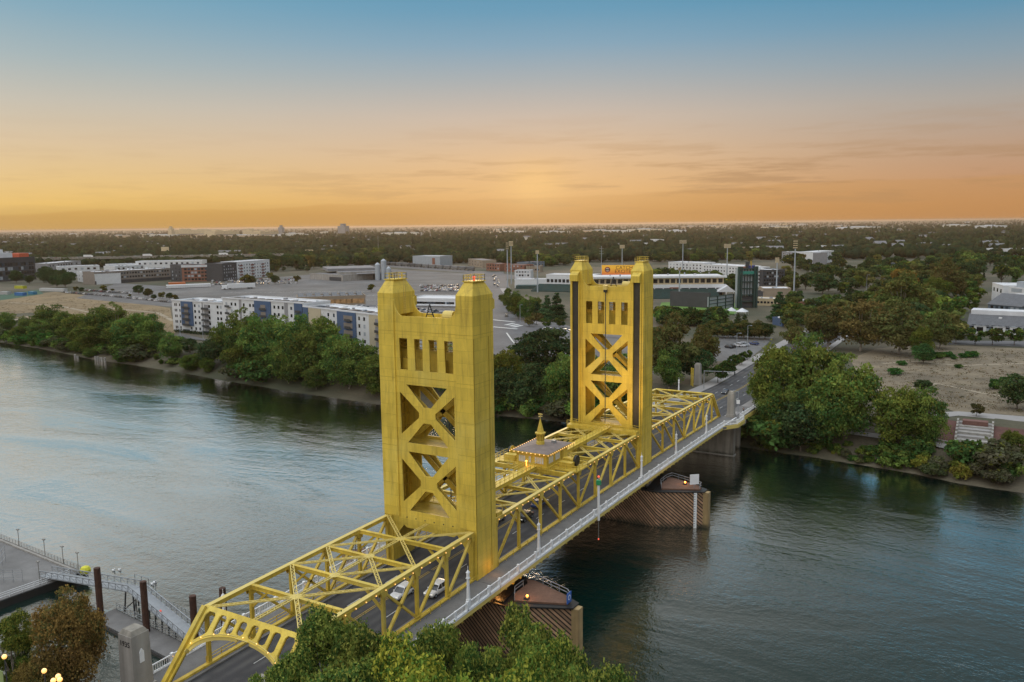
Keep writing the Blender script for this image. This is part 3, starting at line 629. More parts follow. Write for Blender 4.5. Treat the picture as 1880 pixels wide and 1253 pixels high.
railing(ls, [(13, 0), (13, 75.2)]); railing(ls, [(-13, 0), (-13, 75.2)], inward=1)
for ya, yb in ((6.2, 33.0), (44.0, 69.0)):                       # walkway girder along the middle
    g = MB(); g.bar((1.0, ya, 8.55), (1.0, yb, 8.55), 1.5, .75); g.bar((1.0, ya, 8.96), (1.0, yb, 8.96), 1.9, .08); g.build('walkway_girder', GOLD, ls)
    r = MB()
    for x in (.15, 1.85):
        for h in (.5, 1.0): r.bar((x, ya, 9+h), (x, yb, 9+h), .07, .07)
        y = ya
        while y <= yb: r.bar((x, y, 9), (x, y, 10), .07, .07); y += 1.6
    r.build('walkway_railing', GOLD, ls)
for sg, yy in ((1, 7.6), (-1, 67.6)):                             # lifting girder platforms beside the towers
    m = MB(); m.box(-8.6, 8.6, yy-.9, yy+.9, 7.9, 8.75); m.build('lifting_girder', GOLDD, ls)
    r = MB()
    for e in (-.85, .85):
        for h in (.5, 1.0): r.bar((-8.6, yy+e, 8.75+h), (8.6, yy+e, 8.75+h), .07, .07)
        for k in range(12): r.bar((-8.6+k*17.2/11, yy+e, 8.7), (-8.6+k*17.2/11, yy+e, 9.75), .07, .07)
    r.build('platform_railing', GOLD, ls)
pf = MB(); pf.box(-9.3, 9.3, 35.0, 40.2, 7.95, 8.2)
for y in (33.2, 37.6, 42.0): pf.bar((-8, y, 7.9), (8, y, 7.9), .5, .9)
pf.build('machinery_platform', GOLDD, ls)
for s in (-1, 1):
    m = MB(); m.box(s*6.2-1.3, s*6.2+1.3, 36.2, 37.6, 8.2, 9.3); m.box(s*5.4-.5, s*5.4+.5, 38.2, 39.8, 8.2, 9.6); m.tube((s*4.6, 38.8, 9.2), (s*7.2, 38.8, 9.2), .45, 10); m.build('hoist_motor', GOLDD, ls)
    w = MB(); w.tube((s*7.15, 38.8, 9.25), (s*7.6, 38.8, 9.25), 1.05, 20); w.build('cable_drum', BLACK, ls)
    h = MB(); h.tube((s*7.05, 38.8, 9.25), (s*7.14, 38.8, 9.25), 1.2, 20); h.build('drum_flange', GOLDD, ls)
    r = MB()
    for (p, q) in (((s*4.4, 35.1), (s*9.2, 35.1)), ((s*9.2, 35.1), (s*9.2, 40.1)), ((s*9.2, 40.1), (s*4.4, 40.1))):
        for hh in (.5, 1.0): r.bar((p[0], p[1], 8.2+hh), (q[0], q[1], 8.2+hh), .07, .07)
        for k in range(5): r.bar((p[0]+(q[0]-p[0])*k/4, p[1]+(q[1]-p[1])*k/4, 8.2), (p[0]+(q[0]-p[0])*k/4, p[1]+(q[1]-p[1])*k/4, 9.25), .07, .07)
    r.build('platform_railing', GOLD, ls)
fa = MB(); fa.tube((0.2, 31.6, 9.0), (0.2, 31.6, 9.9), .07); fa.ball((0.2, 31.6, 10.0), .17, 8, 6); fa.build('amber_lamp', FLOOD, ls)
fa = MB(); fa.ball((-.4, 21.0, 8.6), .17, 8, 6); fa.build('amber_lamp', FLOOD, ls)
# navigation mast hanging at mid span
nv = empty('navigation_light_mast', (13.35, 36.0, 0), 'white mast with green signal lamps on the outer railing at mid span', 'signal mast')
MB().tube((13.35, 36.0, -1.0), (13.35, 36.0, 6.3), .24, 10).build('mast', WHITE, nv)
MB().box(12.95, 13.75, 35.7, 36.3, 6.0, 6.9).build('green_lamp', GREEN, nv); MB().ball((13.35, 36, 7.6), .22, 8, 6).build('red_lamp', REDL, nv); MB().tube((13.35, 36, 6.8), (13.35, 36, 7.7), .06).build('stem', STEEL, nv)
MB().tube((13.35, 36.0, -4.6), (13.35, 36.0, -1.0), .07, 6).build('hanging_rod', CONC, nv); MB().ball((13.35, 36, -4.7), .17, 8, 6).build('hanging_red_lamp', REDL, nv)

# control house ------------------------------------------------------
ch = empty('control_house', (0, 37.9, 8.2), 'gold control house with brown roof, lit eaves and a small spire on the lift span', 'control house')
hx0, hx1, hy0, hy1 = -3.5, 3.2, 34.2, 43.3
m = MB(); m.box(hx0, hx1, hy0, hy1, 8.2, 10.95); m.box(hx0-.35, hx1+.35, hy0-.35, hy1+.35, 8.1, 8.4); m.box(hx0-.2, hx1+.2, hy0-.2, hy1+.2, 10.7, 10.97); m.build('wall', GOLD, ch)
m = MB(); m.box(hx0-.7, hx1+.7, hy0-.7, hy1+.7, 10.97, 11.2); m.build('eave', GOLDD, ch)
m = MB(); m.hexa([(hx0-.7, hy0-.7, 11.2), (hx1+.7, hy0-.7, 11.2), (hx1+.7, hy1+.7, 11.2), (hx0-.7, hy1+.7, 11.2)], [(-.8, 37, 11.95), (.6, 37, 11.95), (.6, 39.6, 11.95), (-.8, 39.6, 11.95)]); m.build('roof', ROOFB, ch)
def pane_group(face, c, n, w=.36, h=1.25, z=9.0):
    fr = MB(); pn = MB()
    for k in range(n):
        a = c+(k-(n-1)/2)*(w+.14)
        if face == 'f': fr.box(a-w/2-.07, a+w/2+.07, hy0-.06, hy0+.02, z-.08, z+h+.08); pn.box(a-w/2, a+w/2, hy0-.08, hy0-.05, z, z+h)
        else: fr.box(hx1-.02, hx1+.06, a-w/2-.07, a+w/2+.07, z-.08, z+h+.08); pn.box(hx1+.05, hx1+.08, a-w/2, a+w/2, z, z+h)
    f = fr.build('window', GOLDL, ch); pn.build('pane', LITWIN, f)
pane_group('f', -2.2, 3); pane_group('f', -.45, 1, .45); pane_group('f', 1.6, 4); pane_group('r', 35.9, 3, .5); pane_group('r', 38.7, 3, .5)
m = MB(); m.box(hx1+.0, hx1+.07, 40.6, 41.6, 8.4, 10.5); m.build('door', GOLDD, ch)
m = MB(); m.box(hx0-1.2, hx1+1.2, hy0-1.3, hy1+1.2, 7.75, 8.0)
for h in (.5, 1.0):
    for p, q in (((hx0-1.2, hy0-1.3), (hx1+1.2, hy0-1.3)), ((hx1+1.2, hy0-1.3), (hx1+1.2, hy1+1.2)), ((hx0-1.2, hy0-1.3), (hx0-1.2, hy1+1.2))): m.bar((p[0], p[1], 8.0+h), (q[0], q[1], 8.0+h), .07, .07)
for k in range(8): m.bar((hx1+1.2, hy0-1.3+k*1.6, 8), (hx1+1.2, hy0-1.3+k*1.6, 9), .07, .07); m.bar((hx0-1.2+k*1.25, hy0-1.3, 8), (hx0-1.2+k*1.25, hy0-1.3, 9), .07, .07)
m.build('balcony', GOLD, ch)
ebl = [(hx0-.9+k*(hx1-hx0+1.8)/9, hy0-1.0, 11.1) for k in range(10)]+[(hx1+1.0, hy0-.9+k*(hy1-hy0+1.8)/13, 11.1) for k in range(1, 14)]+[(hx0-1.0, hy0-.9+k*(hy1-hy0+1.8)/13, 11.1) for k in range(1, 14)]
bulbs(ch, ebl, .10)
cx, cy = 0.0, 37.7
m = MB(); m.lathe([(.85, 11.5), (.85, 12.5), (.72, 12.6), (.72, 14.0)], (cx, cy, 0), 8); m.build('cupola', GOLD, ch)
m = MB()
for k in range(8):
    a = math.pi/4*k; m.bar((cx+.68*math.cos(a), cy+.68*math.sin(a), 12.75), (cx+.68*math.cos(a), cy+.68*math.sin(a), 13.85), .26, .26)
m.build('louvre', SEAM, ch)
m = MB(); m.lathe([(1.05, 14.0), (1.1, 14.25), (.74, 14.4), (.03, 17.1)], (cx, cy, 0), 8); m.build('spire', GOLD, ch)
m = MB(); m.tube((cx, cy, 16.9), (cx, cy, 18.1), .05, 6); m.bar((cx-.5, cy, 17.5), (cx+.5, cy, 17.5), .06, .06); m.bar((cx, cy-.5, 17.5), (cx, cy+.5, 17.5), .06, .06); m.bar((cx-.45, cy, 17.95), (cx+.5, cy, 17.95), .05, .22); m.build('weather_vane', GOLDL, ch)
m = MB(); m.box(1.1, 1.9, 40.2, 41.0, 11.3, 12.2); m.build('roof_vent', STEEL, ch)
m = MB(); m.tube((2.0, 38.9, 11.3), (2.0, 38.9, 12.0), .03); m.tube((-2.2, 36.5, 11.2), (-2.2, 36.5, 12.8), .03); m.build('antenna', STEEL, ch)

# far span -----------------------------------------------------------
fs_ = empty('side_span', (0, 104, 0), 'gold truss side span beyond the rear tower, reaching the wooded far bank', 'bridge span', 'spans of the bridge')
fn = [76.6+8.0*k for k in range(7)]; fn[0] = 75.6; zf = lambda y: 7.55+zc(y)
truss(fs_, fn, zf, None, [(fn[0], fn[1], False), (fn[1], fn[2], False), (fn[2], fn[3], False), (fn[4], fn[3], False), (fn[5], fn[4], False), (fn[6], fn[5], False)], (75.3, 132.4))
deck(fs_, 75.25, 133.0, 22)
for y in fn[1:-1]: strut(fs_, y, zf(y))
FS = lambda y, s: (s*(XT-.25), y, zf(y)+.22)
FC = lambda y: (0, y, zf(y)+.24)
lateral(fs_, [(FC(fn[i]), FS(fn[j], s)) for i, j in ((1, 0), (1, 2), (3, 2), (3, 4), (5, 4), (5, 6)) for s in (-1, 1)]+[(FC(a), FC(b)) for a, b in zip(fn, fn[1:])])
for i in (1, 3, 5): hub(fs_, fn[i], zf(fn[i]))
bl = portal(fs_, 132.2, 124.6, zc(132)-.1, zf(124.6)+.1)
bl += [(s*(XT+.42), y, zf(y)-.1) for s in (1, -1) for y in np.arange(77, 124, 2.2)]
bulbs(fs_, bl)
fa = MB(); fa.ball((7.2, 79.5, zf(80)+.6), .17, 8, 6); fa.build('amber_lamp', FLOOD, fs_)
railing(fs_, [(13, 75.3), (13, 121), (15.6, 124.6), (15.6, 131.2), (14.0, 133.6), (14.0, 166)]); railing(fs_, [(-13, 75.3), (-13, 121), (-15.6, 124.6), (-15.6, 131.2), (-14.0, 133.6), (-14.0, 150)], inward=1)
m = MB()
for s in (-1, 1):
    m.prism([(s*13.1, 119), (s*15.8, 124.4), (s*15.8, 131.4), (s*13.1, 131.4)], zc(126)-.7, zc(126)-.02); m.prism([(s*9.1, 131.4), (s*15.8, 131.4), (s*14.2, 134), (s*14.2, 150), (s*9.1, 150)], zc(137)-.7, zc(137)-.04)
    m.prism([(s*9.1, 150), (s*14.2, 150), (s*14.2, 166), (s*9.1, 166)], zc(158)-.9, zc(158)-.04)
m.build('flared_sidewalk', WALK, fs_)
m = MB()
m.bar((14.3, 134, zc(140)-.6), (14.3, 166, zc(160)-.9), .25, 1.1); m.bar((13.15, 119.5, zc(120)-.5), (15.9, 124.4, zc(124)-.5), .25, 1.0); m.bar((15.9, 124.4, zc(124)-.5), (15.9, 131.3, zc(130)-.5), .25, 1.0)
m.build('edge_girder', GOLDL, fs_)

# piers ----------------------------------------------------------------
def plank_material():
    m = bpy.data.materials.new('diagonal_timber'); m.use_nodes = True; nt = m.node_tree; N = nt.nodes; L = nt.links; b = N['Principled BSDF']; b.inputs['Roughness'].default_value = .8
    g = N.new('ShaderNodeNewGeometry'); s = N.new('ShaderNodeSeparateXYZ'); L.new(g.outputs['Position'], s.inputs[0])
    def mt(op, a, bb=None):
        n = N.new('ShaderNodeMath'); n.operation = op
        for i, v in enumerate((a, bb)):
            if v is None: continue
            if isinstance(v, (int, float)): n.inputs[i].default_value = v
            else: L.new(v, n.inputs[i])
        return n.outputs[0]
    t = mt('DIVIDE', mt('ADD', s.outputs[0], s.outputs[2]), 0.8); fr = mt('FRACT', t); fl = mt('FLOOR', t)
    wn = N.new('ShaderNodeTexWhiteNoise'); wn.noise_dimensions = '1D'; L.new(fl, wn.inputs['W'])
    n = N.new('ShaderNodeTexNoise'); n.inputs['Scale'].default_value = .7; n.inputs['Detail'].default_value = 6; L.new(g.outputs['Position'], n.inputs['Vector'])
    v = mt('MULTIPLY', mt('ADD', mt('MULTIPLY', wn.outputs['Value'], .5), .62), mt('ADD', mt('MULTIPLY', n.outputs[0], 1.1), .45))
    vs = N.new('ShaderNodeVectorMath'); vs.operation = 'SCALE'; vs.inputs[0].default_value = (0.42, 0.255, 0.15); L.new(v, vs.inputs['Scale'])
    gap = mt('LESS_THAN', fr, .36)
    mx = N.new('ShaderNodeMix'); mx.data_type = 'RGBA'; L.new(gap, mx.inputs[0]); L.new(vs.outputs[0], mx.inputs[6]); mx.inputs[7].default_value = (.010, .007, .005, 1)
    tz = N.new('ShaderNodeMapRange'); L.new(mt('ADD', s.outputs[2], mt('MULTIPLY', n.outputs[0], 2.4)), tz.inputs[0]); tz.inputs[1].default_value = -11.2; tz.inputs[2].default_value = -9.9; tz.inputs[3].default_value = .85; tz.inputs[4].default_value = 0
    tm = N.new('ShaderNodeMix'); tm.data_type = 'RGBA'; L.new(tz.outputs[0], tm.inputs[0]); L.new(mx.outputs[2], tm.inputs[6]); tm.inputs[7].default_value = (.020, .022, .012, 1); L.new(tm.outputs[2], b.inputs['Base Color'])
    bp = N.new('ShaderNodeBump'); bp.inputs['Distance'].default_value = .12; bp.inputs['Strength'].default_value = .8; L.new(mt('SUBTRACT', 1.0, gap), bp.inputs['Height']); L.new(bp.outputs[0], b.inputs['Normal'])
    return m
PLANK = plank_material()
OCHRE = M('weathered_ochre', (0.40, 0.28, 0.13), .75, 0, .2, .5, streak=.35, tide=True)
def pier(yc, hw, zt, label, which):
    p = empty('timber_pier', (0, yc, WZ), label, 'bridge pier', 'timber clad river piers')
    MB().prism([(-22.6, yc-.9), (-13.5, yc-hw), (13.5, yc-hw), (22.6, yc-.9), (22.6, yc+.9), (13.5, yc+hw), (-13.5, yc+hw), (-22.6, yc+.9)], WZ-3, zt-.22).build('timber_wall', PLANK, p)
    MB().prism([(-23.0, yc-1.1), (-13.6, yc-hw-.25), (13.6, yc-hw-.25), (23.0, yc-1.1), (23.0, yc+1.1), (13.6, yc+hw+.25), (-13.6, yc+hw+.25), (-23.0, yc+1.1)], zt-.22, zt).build('cap_beam', BLACK, p)
    f = hw/5.7
    for s in (-1, 1):
        m = MB(); m.prism([(s*22.4, yc-.85), (s*23.8, yc-.75), (s*23.8, yc+.75), (s*22.4, yc+.85)], WZ-3, zt-.3); m.build('steel_nose', OCHRE, p)
        P = [(14.1, -4.0*f), (12.8, -1.2), (12.8, 3.0), (11.8, 4.9*f), (13.4, 5.0*f), (20.6, 1.9), (21.7, .7), (21.7, -.6)]
        d = MB(); d.prism([(s*a, yc+b) for a, b in P], zt, zt+.3); d.build('timber_deck', DECKW, p)
        r = MB(); z0 = zt+.3
        for path in ([P[0], P[1], (12.8, 1.5)], [P[4], P[5], P[6], P[7]]) if not which else ([P[0], P[1], P[2], P[4], P[5], P[6], P[7]],):
            for (a, b), (c, d2) in zip(path, path[1:]):
                for h in (.55, 1.1): r.bar((s*a, yc+b, z0+h), (s*c, yc+d2, z0+h), .10, .10)
                n = max(1, int(math.hypot(c-a, d2-b)/1.6))
                for i in range(n+1): r.bar((s*(a+(c-a)*i/n), yc+b+(d2-b)*i/n, z0), (s*(a+(c-a)*i/n), yc+b+(d2-b)*i/n, z0+1.13), .09, .09)
        r.build('deck_railing', STEEL, p)
    l = MB()                                                     # dark timber framing under the roadway
    for x in np.arange(-11, 11.5, 1.3): l.bar((x, yc-hw+.2, zt+.2), (x, yc+hw-.2, zt+.2), .3, .3)
    for k in range(7): l.bar((11.2+.25*k, yc-hw+.3, zt+.15), (10.2+.25*k, yc+hw-.5, zt+.5), .12, .25)
    l.build('dark_timber_frame', BLACK, p)
    MB().box(-10.5, 10.5, min(yc-3.4, yc), yc+3.4, WZ-3, -1.65).build('concrete_core', CONC, p)
    fx, fy = (17.8, yc+1.2) if which else (15.6, yc-2.2)
    m = MB(); m.box(fx-.45, fx+.3, fy-.35, fy+.25, zt+.3, zt+.62); m.build('lamp_base', DSTEEL, p)
    m = MB(); m.ball((fx, fy, zt+.82), .2, 8, 6); m.build('amber_lamp', FLOOD, p)
    return p
PN = 6.2
p0 = pier(PN, 5.1, -3.5, 'diagonal plank pier under the nearest tower, small blue sign at its tip', 0)
p1 = pier(YF+T0/2, 5.7, -4.08, 'diagonal plank pier under the rear tower, white depth gauge on its side', 1)
BLUE = M('sign_blue', (.03, .12, .45), .4, var=.1)
m = MB(); m.box(21.9, 21.98, PN-1.0, PN+.5, -3.2, -1.5); m.build('sign_board', BLUE, p0)
m = MB(); m.tube((21.98, PN-.25, -2.3), (22.0, PN-.25, -2.3), .42, 14); m.build('sign_ring', WHITE, p0); m = MB(); m.tube((22.0, PN-.25, -2.3), (22.01, PN-.25, -2.3), .28, 14); m.build('sign_ring', BLUE, p0)
yq = YF+T0/2
m = MB(); m.add([(20.9, yq-2.02, WZ-1), (21.5, yq-1.69, WZ-1), (21.5, yq-1.69, -4.2), (20.9, yq-2.02, -4.2), (20.93, yq-2.1, WZ-1), (21.53, yq-1.77, WZ-1), (21.53, yq-1.77, -4.2), (20.93, yq-2.1, -4.2)], [(4, 5, 6, 7), (0, 1, 5, 4), (3, 7, 6, 2), (0, 4, 7, 3), (1, 2, 6, 5)]); m.build('depth_gauge', WHITE, p1)
m = MB()
for k in range(14): m.add([(20.95, yq-2.12, WZ+.4+k*.56), (21.25, yq-1.955, WZ+.4+k*.56), (21.25, yq-1.955, WZ+.5+k*.56), (20.95, yq-2.12, WZ+.5+k*.56)], [(0, 1, 2, 3)])
m.build('gauge_mark', BLACK, p1)
m = MB(); m.hexa([(19.6, yq-.9, -3.0), (21.2, yq+.5, -3.0), (21.14, yq+.58, -3.0), (19.54, yq-.82, -3.0)], [(19.6, yq-.9, -.7), (21.2, yq+.5, -.7), (21.14, yq+.58, -.7), (19.54, yq-.82, -.7)]); m.build('sign_board', WHITE, p1); m = MB(); m.tube((20.3, yq-.1, -3.8), (20.3, yq-.1, -.9), .08); m.build('sign_post', STEEL, p1)
for y, x, lb in ((132.9, 12.7, 'broad concrete wall pier carrying the end of the far span'),):
    ap = empty('abutment_pier', (0, y, WZ), lb, 'bridge pier')
    MB().box(-12.7, 12.7, y-1.1, y+1.1, WZ-2, zc(y)-1.7).build('wall', CONC, ap); MB().box(-12.95, 12.95, y-1.3, y+1.3, WZ-2, WZ+.25).build('footing', CONCL, ap); MB().box(-15.5, 15.5, y-1.6, y+1.6, zc(y)-1.7, zc(y)-.75).build('cap_beam', CONC, ap)
ap = empty('approach_pier', (0, 141.5, WZ), 'concrete column pier at the foot of the far bank, behind the wall pier', 'bridge pier')
MB().box(-12.0, 12.0, 140.7, 142.3, WZ-2, zc(141)-1.2).build('wall', CONC, ap)
ap = empty('approach_pier', (0, 156, -9), 'concrete pier up the far bank, half hidden by trees beside the road', 'bridge pier')
MB().box(-13.0, 13.0, 155.2, 156.8, -9.5, zc(156)-1.2).build('wall', CONC, ap)
ab = empty('near_abutment', (0, -46, -3), 'concrete abutment wall holding the front end of the bridge', 'abutment')
MB().box(-14.5, 14.5, -47.5, -45.1, WZ-2, zc(-45)-1.0).build('wall', CONC, ab)

# pylons and lamp posts --------------------------------------------------
def pylon(x, y, z0, h, label, w=1.05, text=None):
    p = empty('concrete_pylon', (x, y, z0), label, 'pylon', 'concrete pylons at the bridge ends')
    m = MB(); m.hexa([(x-w, y-w, z0-1), (x+w, y-w, z0-1), (x+w, y+w, z0-1), (x-w, y+w, z0-1)], [(x-w*.9, y-w*.9, z0+h-.55), (x+w*.9, y-w*.9, z0+h-.55), (x+w*.9, y+w*.9, z0+h-.55), (x-w*.9, y+w*.9, z0+h-.55)])
    m.build('shaft', CONCL, p)
    a = w*.86; b = w*.62; m = MB(); m.hexa([(x-a, y-a, z0+h-.55), (x+a, y-a, z0+h-.55), (x+a, y+a, z0+h-.55), (x-a, y+a, z0+h-.55)], [(x-b, y-b, z0+h), (x+b, y-b, z0+h), (x+b, y+b, z0+h), (x-b, y+b, z0+h)]); m.build('capstone', CONC, p)
    m = MB(); m.box(x-w*1.15, x+w*1.15, y-w*1.15, y+w*1.15, z0-1, z0+.9); m.build('plinth', CONCL, p)
    return p
def lettering(name, s, size, mat, parent, mw, depth=.02):
    cu = bpy.data.curves.new('txt', 'FONT'); cu.body = s; cu.size = size; cu.extrude = depth; cu.align_x = 'CENTER'; cu.align_y = 'CENTER'; cu.resolution_u = 2
    ob = bpy.data.objects.new('txt', cu); C.objects.link(ob); bpy.context.view_layer.update(); me = bpy.data.meshes.new_from_object(ob); bpy.data.objects.remove(ob); bpy.data.curves.remove(cu)
    o = ORG.get(root_of(parent), Vector((0, 0, 0)))
    for v in me.vertices: v.co = mw @ v.co-o
    me.name = name; me.materials.clear(); me.materials.append(mat); return link(name, me, parent)
PX_, PY_ = -11.05, -45.5
pA = pylon(PX_, PY_, -.6, 8.1, 'near concrete pylon by the dock, weathered top and the year 1935 carved in it', 1.35)
q = PX_+1.27; MB().box(q-.06, q+.06, PY_-.3, PY_+.3, 3.4, 4.7).add([(q-.06, PY_-.32, 4.7), (q-.06, PY_+.32, 4.7), (q-.06, PY_, 5.15), (q+.06, PY_-.32, 4.7), (q+.06, PY_+.32, 4.7), (q+.06, PY_, 5.15)], [(0, 2, 1), (3, 4, 5), (0, 3, 5, 2), (1, 2, 5, 4)]).build('plaque', WHITE, pA)
lettering('carved_year', '1935', .95, BLACK, pA, Matrix(((1, 0, 0, PX_), (0, 0, -1, PY_-1.265), (0, 1, 0, 5.9), (0, 0, 0, 1))))
pylon(11.4, 133.4, zc(133), 7.6, 'concrete pylon beside the flared railing at the far end of the bridge', 1.0)
pylon(-15.2, 185.5, GZ, 8.2, 'concrete pylon across the road on the far bank, in front of dark trees', 1.1)
pylon(11.4, -46.3, -.6, 8.1, 'concrete pylon at the bridge entrance, hidden in the green tree crowns', 1.25)
def lamp_post(x, y, label):
    z = zc(y); p = empty('lamp_post', (x, y, z), label, 'lamp post', 'white lamp posts along the bridge railing')
    m = MB(); m.box(-.26, .26, -.26, .26, 0, 1.5); m.hexa([(-.2, -.2, 1.5), (.2, -.2, 1.5), (.2, .2, 1.5), (-.2, .2, 1.5)], [(-.14, -.14, 4.6), (.14, -.14, 4.6), (.14, .14, 4.6), (-.14, .14, 4.6)])
    MB_local(m, 'post', WHITE, p)
    m = MB(); m.box(-.24, .24, -.24, .24, 4.6, 4.75); m.box(-.17, .17, -.17, .17, 4.75, 5.5); m.hexa([(-.24, -.24, 5.5), (.24, -.24, 5.5), (.24, .24, 5.5), (-.24, .24, 5.5)], [(-.03, -.03, 5.95)]*1+[(.03, -.03, 5.95), (.03, .03, 5.95), (-.03, .03, 5.95)]); m.tube((0, 0, 5.9), (0, 0, 6.5), .04, 6)
    MB_local(m, 'lantern', WHITE, p); return p
def MB_local(m, name, mat, parent, smooth=False):
    me = bpy.data.meshes.new(name); me.from_pydata(m.v, [], m.f)
    mats = mat if isinstance(mat, (list, tuple)) else [mat]
    for q in mats: me.materials.append(q)
    if len(mats) > 1: me.polygons.foreach_set('material_index', m.m)
    fix_normals(me)
    if smooth: me.polygons.foreach_set('use_smooth', [True]*len(me.polygons))
    return link(name, me, parent)
lp0 = lamp_post(12.85, -8.5, 'white lamp post on the outer railing next to the white car')
for y, lb in ((13.0, 'white lamp post on the outer railing just past the nearest tower'), (59.3, 'white lamp post on the outer railing just before the rear tower'), (81.4, 'white lamp post on the outer railing just past the rear tower'), (105, 'white lamp post on the outer railing beside the far span')):
    copy_tree(lp0, (12.85, y, zc(y)), 0, 1, lb)
for y, lb in ((-30.5, 'white lamp post on the dock side railing near the arched portal'), (158.0, 'white lamp post on the dock side railing at the far road end')): copy_tree(lp0, (-12.85, y, zc(y)), 0, 1, lb)
# the amber lamps throw light of their own on towers, rails and piers
def amber(name, p, w, label, r=.25):
    l = bpy.data.lights.new(name, 'POINT'); l.energy = w; l.color = (1.0, .42, .10); l.shadow_soft_size = r;  o = bpy.data.objects.new(name, l); C.objects.link(o); o.location = p
for p, w in (((0.2, 31.0, 10.4), 18), ((11.2, 2.5, -2.4), 300), ((10.4, 3.2, 1.2), 45), ((17.8, YF+T0/2+1.2, -2.9), 50), ((15.6, PN-2.2, -1.9), 60)): amber('amber_light', p, w, '', 1.6 if w > 1000 else .3)

def spot(p, aim, w, ang):
    l = bpy.data.lights.new('amber_spot', 'SPOT'); l.energy = w; l.color = (1.0, .60, .24); l.spot_size = math.radians(ang); l.spot_blend = .8; l.shadow_soft_size = .3; o = bpy.data.objects.new('amber_spot', l); C.objects.link(o); o.location = p; o.rotation_euler = (Vector(aim)-Vector(p)).to_track_quat('-Z', 'Y').to_euler()
spot((5.0, 50.0, 12.5), (2.5, 69.4, 22.0), 10000, 80)
# ------------------------------------------------------------------ vehicles
def car_paint():
    m = M('car_paint', (1, 1, 1), .3, .1, 0, objcol=True, spec=.6); return m
PAINT = car_paint()
HEAD = M('headlight', (.9, .88, .8), .2, var=0, emit=((1, .95, .8), .6)); TAIL = M('taillight', (.35, .01, .01), .3, var=0)
def loft(mb, secs):
    """cross sections (y, [(x, z) ...]) of equal length, closed at the ends"""
    n = len(secs[0][1]); vs = [(x, y, z) for y, pr in secs for x, z in pr]
    fs = [(j*n+i, j*n+(i+1) % n, (j+1)*n+(i+1) % n, (j+1)*n+i) for j in range(len(secs)-1) for i in range(n)]
    return mb.add(vs, fs+[tuple(range(n)), tuple(range((len(secs)-1)*n, len(secs)*n))])
def detailed_car(loc, rz, label, col, suv=True, group='cars on the bridge roadway'):
    c = empty('car', loc, label, 'car', group, rz)
    W, h0, hb, hr = .92, .30, (.98 if suv else .88), (1.68 if suv else 1.42)
    def sec(y, w, zb, zt): return (y, [(-w*.9, zb), (-w, zb+.18), (-w, zt-.22), (-w*.9, zt), (w*.9, zt), (w, zt-.22), (w, zb+.18), (w*.9, zb)])
    mb = MB(); loft(mb, [sec(-2.25, .74, .42, .80), sec(-2.12, .86, .32, .92), sec(-1.2, W, h0, hb+.02), sec(0, W, h0, hb+.02), sec(1.0, W, h0, hb), sec(1.75, .88, .32, hb-.08), sec(2.15, .82, .34, .80), sec(2.28, .70, .42, .70)])
    b = MB_local(mb, 'body', PAINT, c, False); b.color = col
    g = MB(); yb, yf = (-2.0, 1.05) if suv else (-1.65, 1.0)
    def cs(y, w0, z0, w1, z1): return (y, [(-w0, z0), (-w1, z1), (w1, z1), (w0, z0)])
    loft(g, [cs(yb, .82, hb-.02, .80, hb+.03), cs(yb+.28, .84, hb-.02, .70, hr-.06), cs(yb+.6, .85, hb-.02, .70, hr-.02), cs(yf-.95, .85, hb-.02, .70, hr-.03), cs(yf, .82, hb-.03, .78, hb+.02)])
    MB_local(g, 'window', GLASS, c)
    r = MB(); loft(r, [cs(yb+.24, .70, hr-.12, .66, hr-.04), cs(yb+.6, .74, hr-.06, .68, hr+.02), cs(yf-1.0, .74, hr-.07, .68, hr), cs(yf-.72, .72, hr-.16, .66, hr-.12)])
    ro = MB_local(r, 'roof', PAINT, c); ro.color = col
    for s in (-1, 1):
        p = MB()
        for y, dy in ((yf-.05, -.8), (-.35, 0), (yb+.28, .05)): p.bar((s*.845, y, hb-.03), (s*.715, y+dy, hr-.06), .06, .07)
        q = MB_local(p, 'pillar', PAINT, c); q.color = col
        for y in (-1.38, 1.38):
            w = MB(); w.tube((s*.72, y, .34), (s*.94, y, .34), .34, 14); wo = MB_local(w, 'wheel', RUBBER, c)
            w = MB(); w.tube((s*.93, y, .34), (s*.955, y, .34), .2, 10); MB_local(w, 'rim', STEEL, wo)
        l = MB(); l.box(min(s*.48, s*.78), max(s*.48, s*.78), 2.08, 2.22, .66, .80); MB_local(l, 'headlight', HEAD, c)
        l = MB(); l.box(min(s*.55, s*.83), max(s*.55, s*.83), -2.2, -2.1, .72, .92); MB_local(l, 'taillight', TAIL, c)
        l = MB(); l.box(min(s*.9, s*1.06), max(s*.9, s*1.06), .72, .86, hb-.02, hb+.13); q = MB_local(l, 'mirror', PAINT, c); q.color = col
    l = MB(); l.box(-.5, .5, 2.2, 2.3, .48, .62); MB_local(l, 'grille', BLACK, c)
    return c
WCOL = (.75, .75, .76, 1)
def on_road(x, y): return (x, y, zc(y)-.14)
def recolour(root, col):
    for o in root.children:
        if o.name.split('.')[0] in ('body', 'roof', 'pillar', 'mirror'): o.color = col
car0 = detailed_car(on_road(5.6, -6.3), math.pi, 'white hatchback on the bridge roadway beside the nearest tower', WCOL)
sed0 = detailed_car(on_road(-1.6, 173.0), math.pi, 'dark sedan coming off the far road towards the bridge', (.02, .03, .05, 1), False)
